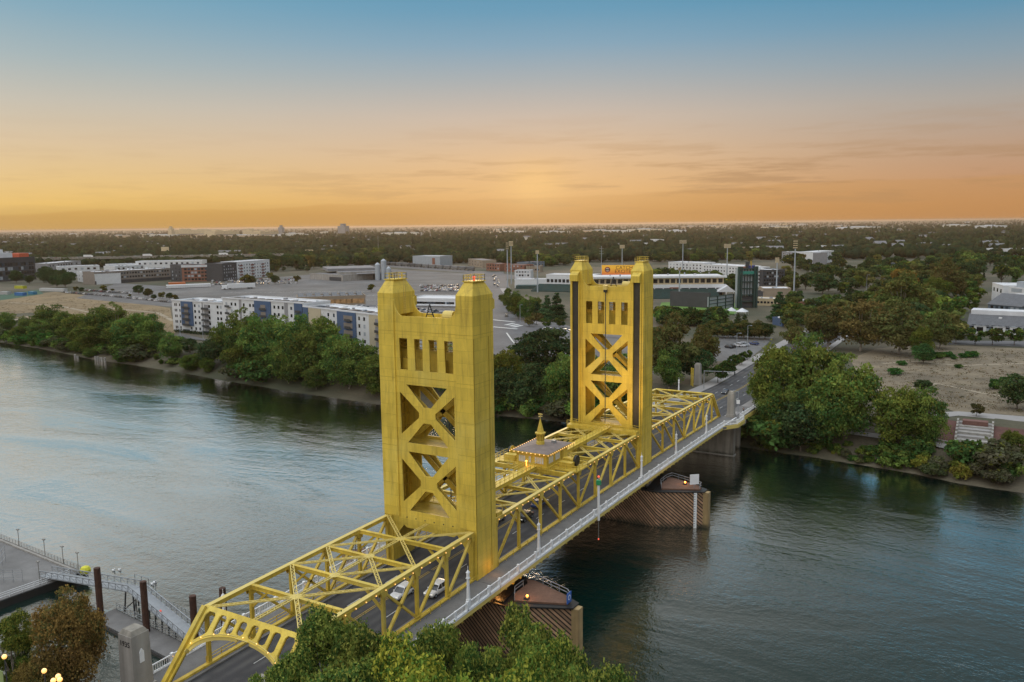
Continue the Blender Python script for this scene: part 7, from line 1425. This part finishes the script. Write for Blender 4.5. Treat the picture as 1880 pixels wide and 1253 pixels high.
# ------------------------------------------------------------------ houses on the right
def gable(name, label, a, b, eave, ridge, depth, wall, roof, floors=2, n=6, along=True):
    A, Bq = gp(*a), gp(*b); he = hgt(A, eave); hr = hgt(A, ridge)*1.0
    q = Bld(name, label, a, b, eave, depth, wall, RGR, 'houses by the park', 'house', par=0); m = MB(); e = .7
    if along: pr = [q.P(-e, -e, he-.2), q.P(q.L+e, -e, he-.2), q.P(q.L+e, depth+e, he-.2), q.P(-e, depth+e, he-.2), q.P(-e, depth/2, hr), q.P(q.L+e, depth/2, hr)]; fs = [(0, 1, 5, 4), (2, 3, 4, 5), (0, 4, 3), (1, 2, 5), (3, 2, 1, 0)]
    else: pr = [q.P(-e, -e, he-.2), q.P(q.L+e, -e, he-.2), q.P(q.L+e, depth+e, he-.2), q.P(-e, depth+e, he-.2), q.P(q.L/2, -e, hr), q.P(q.L/2, depth+e, hr)]; fs = [(0, 3, 5, 4), (1, 4, 5, 2), (0, 4, 1), (2, 5, 3), (3, 2, 1, 0)]
    m.add(pr, fs); m.build('pitched_roof', roof, q.root); q.grid(1, q.L-1, n, 1.4, floors, (he-1)/floors, w=1.8, h=1.6); return q
h = gable('terraced_houses', 'long grey blue terrace with shingle roof and white ridge box by the park street', (1777, 612), (1960, 622), 597, 578, 20, BSL, RSH, 2, 14)
h.part('ridge_box', RWH, (0, h.L, 9, 20.5, h.h-.5, hgt(h.A, 572))); h.part('chimney', BWH, (h.L*.3, h.L*.3+1.5, 6, 7.5, h.h, h.h+4))
for t in (.06, .26, .43, .62):
    h.part('white_bay', BWH, (h.L*t, h.L*t+5.5, -.5, .2, 0, h.h))
    for z in (1.2, h.h-2.6): h.part('bay_window', GLASS, (h.L*t+1.3, h.L*t+4.2, -.58, -.45, z, z+1.9))
h = gable('gabled_house', 'blue grey gabled house with shingle roof above the terrace', (1813, 578), (1874, 584), 558, 540, 26, BSL, RSH, 2, 6)
h.part('white_gable', BWH, (0, 7, 22, 27, h.h, h.h+5))
h = Bld('modern_house', 'white modern house with angled roof at the picture edge', (1820, 553), (1840, 560), 520, 26, BWH, RWH, 'houses by the park', 'house', par=.4); h.grid(1, h.L-1, 3, h.h-5, 1, 3, w=3, h=2.4)
h = Bld('modern_house', 'lower white modern wing with ribbon windows at the picture edge', (1850, 562), (1960, 575), 528, 30, BWH, RWH, 'houses by the park', 'house', par=.6); h.grid(1, h.L-1, 4, 2, 3, h.h/3.2, w=9, h=2.6); h.part('roof_wedge', PALES, (2, h.L*.6, 4, 24, h.h, h.h+4))
for a, bb, t, mat, lb in (((1810, 470), (2000, 474), 457, RWH, 'long white roofed shed at the picture edge beyond the woods'), ((1590, 497), (1612, 498), 485, BSL, 'pale blue fronted shed behind the middle trees'), ((1628, 521), (1684, 522), 511, BSL, 'low teal building behind the red tinged tree'), ((1480, 462), (1498, 463), 452, BWH, 'white gabled house deep in the woods')):
    b = Bld('shed', lb, a, bb, t, 30, mat, RWH, None, 'building'); b.grid(2, b.L-2, max(3, int(b.L/9)), 2, 1, 3, w=3, h=2)
# street furniture near the far end of the bridge
sm_ = empty('signal_mast', (-10.6, 178, zc(178)), 'grey traffic signal mast with long arm over the far road', 'signal mast'); MB().tube((-10.6, 178, zc(178)), (-10.6, 178, zc(178)+6.6), .14, 8).build('mast', STEEL, sm_); MB().tube((-10.6, 178, zc(178)+6.4), (.2, 178, zc(178)+6.9), .1, 8).build('arm', STEEL, sm_)
for x in (-4, .1): m = MB(); m.box(x-.18, x+.18, 177.8, 178.1, zc(178)+5.8, zc(178)+6.9); m.build('signal_head', BLACK, sm_)
m = MB(); m.tube((-16.8, 183, GZ), (-16.8, 183, GZ+6.8), .22, 8); m.tube((-15.9, 182, GZ), (-15.9, 182, GZ+6.8), .22, 8); tag(m.build('yellow_post', GOLD), 'yellow twin post beside the far concrete pylon', 'post')
m = MB(); m.tube((12.3, 161, zc(161)), (12.3, 161, zc(161)+3.2), .24, 8); m.mat(1); m.box(12.05, 12.55, 160.8, 161.2, zc(161)+3.2, zc(161)+5.0); tag(m.build('gate_post', [GOLD, WHITE]), 'yellow post with white top on the walkway by the far trees', 'post')
m = MB(); m.tube((11.9, 139, zc(139)), (11.9, 139, zc(139)+6.6), .1, 8); m.tube((11.9, 139, zc(139)+6.6), (10.3, 139, zc(139)+7.0), .06, 6); m.mat(1); m.box(11.4, 12.4, 138.9, 138.98, zc(139)+3.0, zc(139)+4.2); tag(m.build('sign_post', [STEEL, WHITE]), 'grey curved post with white sign beside the far pylon', 'sign')
for k, (px, py, t, lb) in enumerate(((1372, 645, 598, 'tall street lamp between the far road and the plaza'), (1352, 662, 612, 'street lamp behind the row of dark street trees'), (955, 592, 560, 'white street lamp on the corner before the stadium trees'), (331, 618, 588, 'white street lamp on the bank road under the apartments'), (373, 623, 590, 'second street lamp on the bank road under the apartments'), (1843, 555, 520, 'white street pole beside the blue gabled house'), (1590, 548, 505, 'street pole behind the olive trees'), (1633, 535, 520, 'signal pole at the far corner behind the trees'))):
    p = gp(px, py); hh = hgt(p, t); m = MB(); m.tube(p, p+Vector((0, 0, hh)), .13, 6, .08); m.bar(p+Vector((0, 0, hh)), p+Vector((1.6, -.5, hh+.15)), .1, .1); m.box(p.x+1.2, p.x+2.0, p.y-.7, p.y-.3, p.z+hh, p.z+hh+.2); tag(m.build('street_lamp', PALES), lb, 'street lamp', 'street lamps on the far bank')
# two cyclists / people are too small; low hedges along the bank road
for i, (a, b_) in enumerate((((322, 610), (405, 618)), ((410, 620), (440, 628)))):
    A, Bq = gp(*a), gp(*b_); d = Bq-A; n = int(d.length/3); rng = np.random.default_rng(i); t = rng.random(n*60); P = np.array(A)[None]+np.array(d)[None]*t[:, None]+rng.normal(size=(n*60, 3))*np.array([.6, .6, .45])+np.array([0, 0, .8]); V, F = leaf_quads(rng, P, rng.normal(size=P.shape)+np.array([0, 0, .6]), .4)
    me = mesh_np('hedge', V, F, [LEAF], np.repeat(np.array([[.028, .05, .02]])*rng.uniform(.7, 1.3, (len(P), 1)), 4, 0)); tag(link('hedge', me), ('dark hedge along the foot of the first apartment wing', 'short dark hedge before the middle apartment wing')[i], 'hedge', 'hedges under the apartments')

# ------------------------------------------------------------------ suburb trees and far woods
KC = Vector((1, 1, 1))
def ftree(px, py, h, key, label, group, wide=1.0, col=(1, 1, 1, 1)):
    p = gp(px, py); return tree(key, p, h, label, 'tree', group, 'suburb_tree', col, wide)
L1 = 'dark conifer standing behind the hedge of olive trees before the ball park'
for px, b0, t, lb in ((1299, 600, 562, 'dark conifer next to the small brick kiosk'), (1322, 600, 560, 'second dark conifer, before the pale board'), (1430, 590, 533, 'large dark conifer before the tan hall'), (1005, 590, 540, 'broad dark conifer group tree left of the rear tower'), (1022, 588, 535, 'dark conifer touching the rear tower edge'), (1355, 598, 574, 'small blue green conifer under the scoreboard'), (1367, 600, 576, 'second small blue green conifer under the scoreboard'), (985, 588, 552, 'dark conifer at the stadium street corner')):
    p = gp(px, b0); tree('cone', p, hgt(p, t), lb, 'tree', 'conifers round the ball park', 'conifer', (1, 1.1, 1.1, 1), 1.35)
for i in range(11):
    px = 1308+i*9.6; p = gp(px, 620+i*.3); tree(('syc1', 'dark1', 'syc0')[i % 3], p, hgt(p, 590+(i % 3)*2), 'olive tree in the close row in front of the ball park', 'tree', 'row of olive trees before the ball park', 'tree', (.75, .8, .75, 1), 1.25)
for i, (px, py, t) in enumerate(((920, 560, 538), (930, 575, 540), (945, 585, 542), (960, 588, 545), (925, 545, 528), (940, 560, 535), (975, 575, 545), (912, 552, 540))):
    p = gp(px+8, py); tree('cot%d' % (i % 4), p, hgt(p, t), 'green street tree in the avenue beside the stadium street', 'tree', 'avenue trees beside the stadium street', 'street_tree', (.85, .85, .8, 1), .9)
for px, py, t, k in ((972, 600, 580, 'street1'), (1002, 603, 584, 'street0'), (1026, 603, 583, 'street0'), (985, 596, 574, 'street1')): p = gp(px, py); tree(k, p, hgt(p, t), 'small round tree on the corner before the conifers', 'street tree', 'corner trees before the conifers', 'street_tree', (.8, .8, .8, 1), 1.2)
for i, (px, py, t) in enumerate(((255, 541, 524), (272, 546, 530), (298, 549, 536), (312, 550, 538), (322, 553, 541), (140, 536, 526), (150, 537, 528), (190, 537, 524), (207, 537, 530), (283, 550, 541), (238, 547, 540), (546, 520, 506), (505, 522, 506), (682, 536, 522), (458, 525, 503), (462, 524, 508), (452, 526, 505), (495, 514, 500), (620, 560, 540))):
    p = gp(px, py); tree(('dark0', 'street0', 'street1')[(i % 3) if i > 1 else 0], p, hgt(p, t), 'autumn or dark tree scattered over the car parks', 'tree', 'trees scattered over the car parks', 'street_tree', ((.9, .9, .9, 1), (1.1, .7, .5, 1), (.8, .9, .8, 1))[i % 3], 1.1)
for i, (px, py, t) in enumerate(((80, 520, 496), (92, 524, 500), (105, 528, 505), (115, 519, 494), (120, 528, 503), (100, 516, 494), (30, 520, 497), (84, 512, 488), (130, 520, 500), (55, 522, 505))):
    p = gp(px, py); tree('dark%d' % (i % 2), p, hgt(p, t), 'dark street tree by the office block at the picture edge', 'tree', 'street trees by the office block', 'street_tree', (.9, .95, .9, 1), 1.05)
rt = random.Random(17); WL_ = 'tree among the suburban gardens beyond the river'
SPOTS = []
def scatter(n, poly, hr, keys, label=WL_, group='suburban garden trees', cols=((1, 1, 1, 1), (.8, .9, .85, 1), (1.15, 1, .8, 1), (.7, .75, .7, 1))):
    xs = [p[0] for p in poly]; ys = [p[1] for p in poly]; k = 0
    while k < n:
        x, y = rt.uniform(min(xs), max(xs)), rt.uniform(min(ys), max(ys)); ins = False
        for (x0, y0), (x1, y1) in zip(poly, poly[1:]+poly[:1]):
            if (y0 > y) != (y1 > y) and x < (x1-x0)*(y-y0)/(y1-y0)+x0: ins = not ins
        if not ins: continue
        h_ = rt.uniform(*hr); SPOTS.append((h_/(y-405 if True else 1)**-1, x, y, h_, rt.choice(keys), label, group, rt.uniform(.9, 1.35), rt.choice(cols))); k += 1
FK = ('far0', 'far1', 'far2', 'far3', 'far0', 'far3', 'farcone')
scatter(70, [(420, 478), (700, 468), (705, 492), (560, 500), (490, 500)], (10, 20), FK)
scatter(36, [(1200, 505), (1380, 520), (1380, 528), (1330, 535), (1200, 512)], (7, 13), ('far0', 'far3', 'far1'))
scatter(80, [(1440, 500), (1640, 496), (1800, 520), (1800, 545), (1640, 560), (1500, 540), (1450, 535)], (9, 17), FK)
scatter(64, [(1440, 485), (1900, 480), (1900, 515), (1800, 530), (1600, 500), (1450, 500)], (10, 19), FK)
scatter(60, [(1195, 470), (1440, 470), (1440, 482), (1195, 484)], (9, 17), FK); scatter(50, [(830, 482), (905, 484), (1050, 492), (1050, 478), (830, 472)], (9, 16), FK)
scatter(26, [(1560, 580), (1700, 570), (1760, 600), (1740, 628), (1600, 640)], (10, 16), ('far0', 'far2', 'far1'), 'garden tree between the park sycamores and the terrace', 'garden trees behind the park')
scatter(30, [(1450, 560), (1590, 560), (1560, 612), (1440, 604)], (7, 12), ('far0', 'far2', 'far1')); scatter(20, [(1195, 575), (1250, 592), (1330, 590), (1330, 600), (1200, 600)], (6, 10), ('far0', 'far1')); scatter(40, [(905, 470), (1060, 470), (1060, 486), (905, 486)], (9, 16), FK); scatter(12, [(1590, 560), (1700, 570), (1720, 590), (1590, 600)], (8, 13), ('far0', 'far2', 'far1'))
SPOTS.sort(key=lambda q: -q[0])
for q in SPOTS[:270]: ftree(q[1], q[2], q[3], q[4], q[5], q[6], q[7], q[8])
gv, gf, gt, go = [], [], [], 0
for q in SPOTS[270:]:                                          # the ones that show smallest, as one grove
    me = TP[q[4]][1]; s = q[3]/TP[q[4]][2]; n = len(me.vertices); v = np.empty(n*3, np.float32); me.vertices.foreach_get('co', v); v = v.reshape(-1, 3)*np.array([s*q[7], s*q[7], s])+np.array(gp(q[1], q[2])); c = np.empty(n*4, np.float32); me.color_attributes['tone'].data.foreach_get('color', c)
    gv.append(v); gf.append(np.arange(n).reshape(-1, 4)+go); gt.append(c.reshape(-1, 4)[:, :3]*np.array(q[8][:3])); go += n
tag(link('far_grove', mesh_np('far_grove', np.concatenate(gv), np.concatenate(gf), [LEAF], np.concatenate(gt))), kind='stuff')
def woods(name, bands, seed, label_kind='stuff'):
    rng = np.random.default_rng(seed); bm = bmesh.new(); bmesh.ops.create_icosphere(bm, subdivisions=1, radius=1.0); bv = np.array([v.co[:] for v in bm.verts]); bf = np.array([[v.index for v in f.verts] for f in bm.faces]); bm.free()
    VS, FS, TS = [], [], []; off = 0
    for n, y0, y1, h0, h1, lumps in bands:
        px = rng.uniform(-250, 2130, n); ii = rng.uniform(y0, y1, n)
        for x, dy in zip(px, ii):
            hzy = 412-(x-940)*.0122; p = gp(x, hzy+dy); 
            h = rng.uniform(h0, h1); w = h*rng.uniform(.38, .62); t0 = np.array(((.030, .045, .020), (.040, .055, .020), (.050, .050, .022), (.024, .038, .020))[rng.integers(4)])*rng.uniform(.75, 1.25)
            if rng.random() < .05: w *= .45; h *= 1.35
            for l in range(lumps):
                c = np.array([p.x, p.y, GZ])+rng.normal(size=3)*np.array([w*.45, w*.45, 0])*(l > 0); s = np.array([w, w, h*.5])*rng.uniform(.6, 1.05)*(1 if l == 0 else .75); v = bv*rng.uniform(.72, 1.28, (len(bv), 1))*s+c+np.array([0, 0, h*.5+rng.uniform(-.1, .15)*h]); VS.append(v); FS.append(bf+off); off += len(bv); TS.append(np.repeat((t0*rng.uniform(.8, 1.25))[None], len(bv), 0))
    me = mesh_np(name, np.concatenate(VS), np.concatenate(FS), [LEAF], np.concatenate(TS)); return tag(link(name, me), kind='stuff')
woods('far_woods', [(6500, 40, 72, 9, 17, 3), (5200, 26, 40, 10, 20, 2), (4200, 16, 26, 12, 24, 1), (3200, 8, 16, 14, 26, 1), (1800, 3.5, 8, 16, 34, 1)], 7)
# houses and sheds among the far woods
rh = random.Random(23)
hm = MB(); hm.mat(0); hm.box(-.5, .5, -.5, .5, 0, .7); hm.mat(1); hm.add([(-.55, -.55, .7), (.55, -.55, .7), (.55, .55, .7), (-.55, .55, .7), (-.55, 0, 1.1), (.55, 0, 1.1)], [(0, 1, 5, 4), (2, 3, 4, 5), (0, 4, 3), (1, 2, 5), (3, 2, 1, 0)]); HME = bpy.data.meshes.new('far_house'); HME.from_pydata(hm.v, [], hm.f); HME.materials.append(M('far_wall', (.5, .5, .5), .85, 0, 0, objcol=True)); HME.materials.append(RGR); HME.polygons.foreach_set('material_index', hm.m); fix_normals(HME)
fb_ = MB(); fb_.mat(0); fb_.box(-.5, .5, -.5, .5, 0, 1); fb_.mat(1); fb_.box(-.48, .48, -.48, .48, 1, 1.04); fb_.box(-.2, .1, -.2, .2, 1.04, 1.2); FBE = bpy.data.meshes.new('far_shed'); FBE.from_pydata(fb_.v, [], fb_.f); FBE.materials.append(HME.materials[0]); FBE.materials.append(RWH); FBE.polygons.foreach_set('material_index', fb_.m); fix_normals(FBE)
for i in range(150):
    x = rh.uniform(0, 1880); dy = rh.uniform(5, 30)**1.0 if rh.random() < .65 else rh.uniform(28, 62); p = gp(x, 412-(x-940)*.0122+dy); o = link('far_shed' if dy < 22 else 'far_house', FBE if dy < 22 else HME); o.location = p
    big = dy < 22; o.scale = (rh.uniform(60, 260), rh.uniform(40, 90), rh.uniform(12, 22)) if big else (rh.uniform(14, 34), rh.uniform(12, 18), rh.uniform(9, 14)); o.rotation_euler = (0, 0, -YAW*.0+rh.uniform(.3, .8)); w = rh.choice(((.62, .52, .36, 1), (.6, .57, .5, 1), (.5, .38, .26, 1), (.6, .6, .6, 1))); o.color = w
    tag(o, 'pale low shed far out on the plain' if big else 'small house among the far woods', 'shed' if big else 'house', 'sheds far out on the plain' if big else 'houses among the far woods')
def skyline(px, b0, t, wpx, mat, label, name='grain_silo'):
    p = gp(px, b0); h = hgt(p, t); sc = (p-Vector(CAM)).length/FPX; w = wpx*sc; e = empty(name, tuple(p), label, 'silo' if 'silo' in name else 'building', 'tall blocks on the skyline'); m = MB(); m.box(p.x-w/2, p.x+w/2, p.y-w/3, p.y+w/3, GZ, GZ+h*.8); m.build('wall', mat, e); m = MB(); m.box(p.x-w*.2, p.x+w*.15, p.y-w/4, p.y+w/4, GZ+h*.8, GZ+h); m.build('head_house', mat, e); return e
skyline(315, 436, 416, 9, CREAM, 'cream elevator tower at the left end of the cream works'); skyline(517, 433, 414, 9, BGR, 'grey elevator tower on the skyline'); skyline(631, 432, 411, 17, BGR, 'wide grey tower block on the skyline left of the nearest tower', 'tower_block'); skyline(460, 435, 420, 22, CREAM, 'low stepped cream works on the skyline', 'works')
for a, bb, t, lb in (((322, 437), (395, 436), 423, 'long cream works on the skyline'), ((395, 437), (440, 436), 425, 'second long cream works on the skyline'), ((478, 436), (512, 435), 426, 'tan works between the elevator towers')):
    b = Bld('works', lb, a, bb, t, 120, CREAM, CREAM, None, 'works', par=0); b.part('roof_box', CREAM, (b.L*.1, b.L*.35, 10, 60, b.h, b.h*1.18), (b.L*.55, b.L*.8, 10, 60, b.h, b.h*1.12)); b.part('dark_band', BTP, (b.L*.05, b.L*.95, -2, 1, b.h*.35, b.h*.5))
for px, py, t, lb in ((304, 472, 454, 'small square hoarding on a post over the viaduct'), (568, 470, 459, 'white hoarding in the woods left of the nearest tower'), (594, 468, 457, 'dark framed hoarding beside the white one'), (640, 470, 461, 'pale hoarding near the radio mast')):
    p = gp(px, py); h = hgt(p, t); m = MB(); m.tube(p, p+Vector((0, 0, h*.6)), .6, 6); m.bar(p+Vector((-7, -4, h*.8)), p+Vector((7, 4, h*.8)), .6, h*.42); tag(m.build('hoarding', CREAM if 'dark' not in lb else BGR), lb, 'hoarding', 'hoardings in the woods')

# dry tufts and low weeds on the open ground, wheel tracks across it
def tufts(name, polys, seed, tone):
    rng = np.random.default_rng(seed); Ps = []
    for poly, n in polys:
        xs = [p[0] for p in poly]; ys = [p[1] for p in poly]; k = 0
        while k < n:
            x, y = rng.uniform(min(xs), max(xs)), rng.uniform(min(ys), max(ys)); ins = False
            for (x0, y0), (x1, y1) in zip(poly, poly[1:]+poly[:1]):
                if (y0 > y) != (y1 > y) and x < (x1-x0)*(y-y0)/(y1-y0)+x0: ins = not ins
            if not ins: continue
            p = gp(x, y); k += 1
            if p.y < shore_y(p.x)+2: continue
            z = ground_z(p.x, p.y); w = rng.uniform(.3, 1.1); Ps.append(np.array([p.x, p.y, z+.15])+rng.normal(size=(14, 3))*np.array([w, w, .16]))
    P = np.concatenate(Ps); V, F = leaf_quads(rng, P, rng.normal(size=P.shape)+np.array([0, 0, .8]), .2); t = np.array(tone)[rng.integers(len(tone), size=len(Ps))]*rng.uniform(.7, 1.3, (len(Ps), 1))
    me = mesh_np(name, V, F, [LEAF], np.repeat(t, 14*4, 0)); tag(link(name, me), kind='stuff')
tufts('dry_weeds', [([(0, 556), (100, 540), (205, 552), (310, 570), (318, 612), (200, 625), (0, 610)], 900), ([(1600, 650), (1700, 636), (1890, 645), (1890, 760), (1700, 745), (1610, 720)], 700), ([(1480, 800), (1600, 800), (1700, 845), (1600, 850), (1480, 835)], 200), ([(235, 640), (420, 660), (690, 720), (690, 738), (300, 676)], 320)], 5, ((.27, .215, .12), (.23, .185, .105), (.13, .13, .065), (.19, .145, .085)))
TRACK = M('bare_track', (.30, .25, .18), .95, 0, .3, .3, fine=.2)
band('dirt_track', [(-20, 600), (90, 572), (200, 566), (290, 575), (318, 590)], 3.0, TRACK, .10); band('dirt_track', [(20, 556), (110, 562), (190, 580), (240, 604)], 2.4, TRACK, .11); band('dirt_track', [(1620, 668), (1690, 664), (1760, 672), (1880, 668)], 2.2, TRACK, .11); band('dirt_track', [(1640, 720), (1720, 705), (1800, 722), (1880, 735)], 1.8, TRACK, .12)
m = MB()
for r_, (y0, y1) in enumerate(((538, 534), (546, 541), (555, 549))):     # bay lines on the big lot
    for i in range(46):
        p = gp(420+i*9, y0+(y1-y0)*i/46); m.box(p.x-.12, p.x+.12, p.y-5, p.y+5, GZ+.07, GZ+.09)
tag(m.build('bay_line', LINEW), kind='structure')

# ------------------------------------------------------------------ air
hz = MB(); hz.box(-75000, 75000, -40000, 85000, -16.5, 64.0); hm_ = bpy.data.materials.new('air'); hm_.use_nodes = True; nt = hm_.node_tree; nt.nodes.remove(nt.nodes['Principled BSDF']); pv = nt.nodes.new('ShaderNodeVolumePrincipled'); pv.inputs['Color'].default_value = (.95, .72, .52, 1); pv.inputs['Density'].default_value = 0.00004; pv.inputs['Anisotropy'].default_value = 0.55
nt.links.new(pv.outputs[0], nt.nodes['Material Output'].inputs['Volume']); tag(hz.build('haze', hm_), kind='stuff')
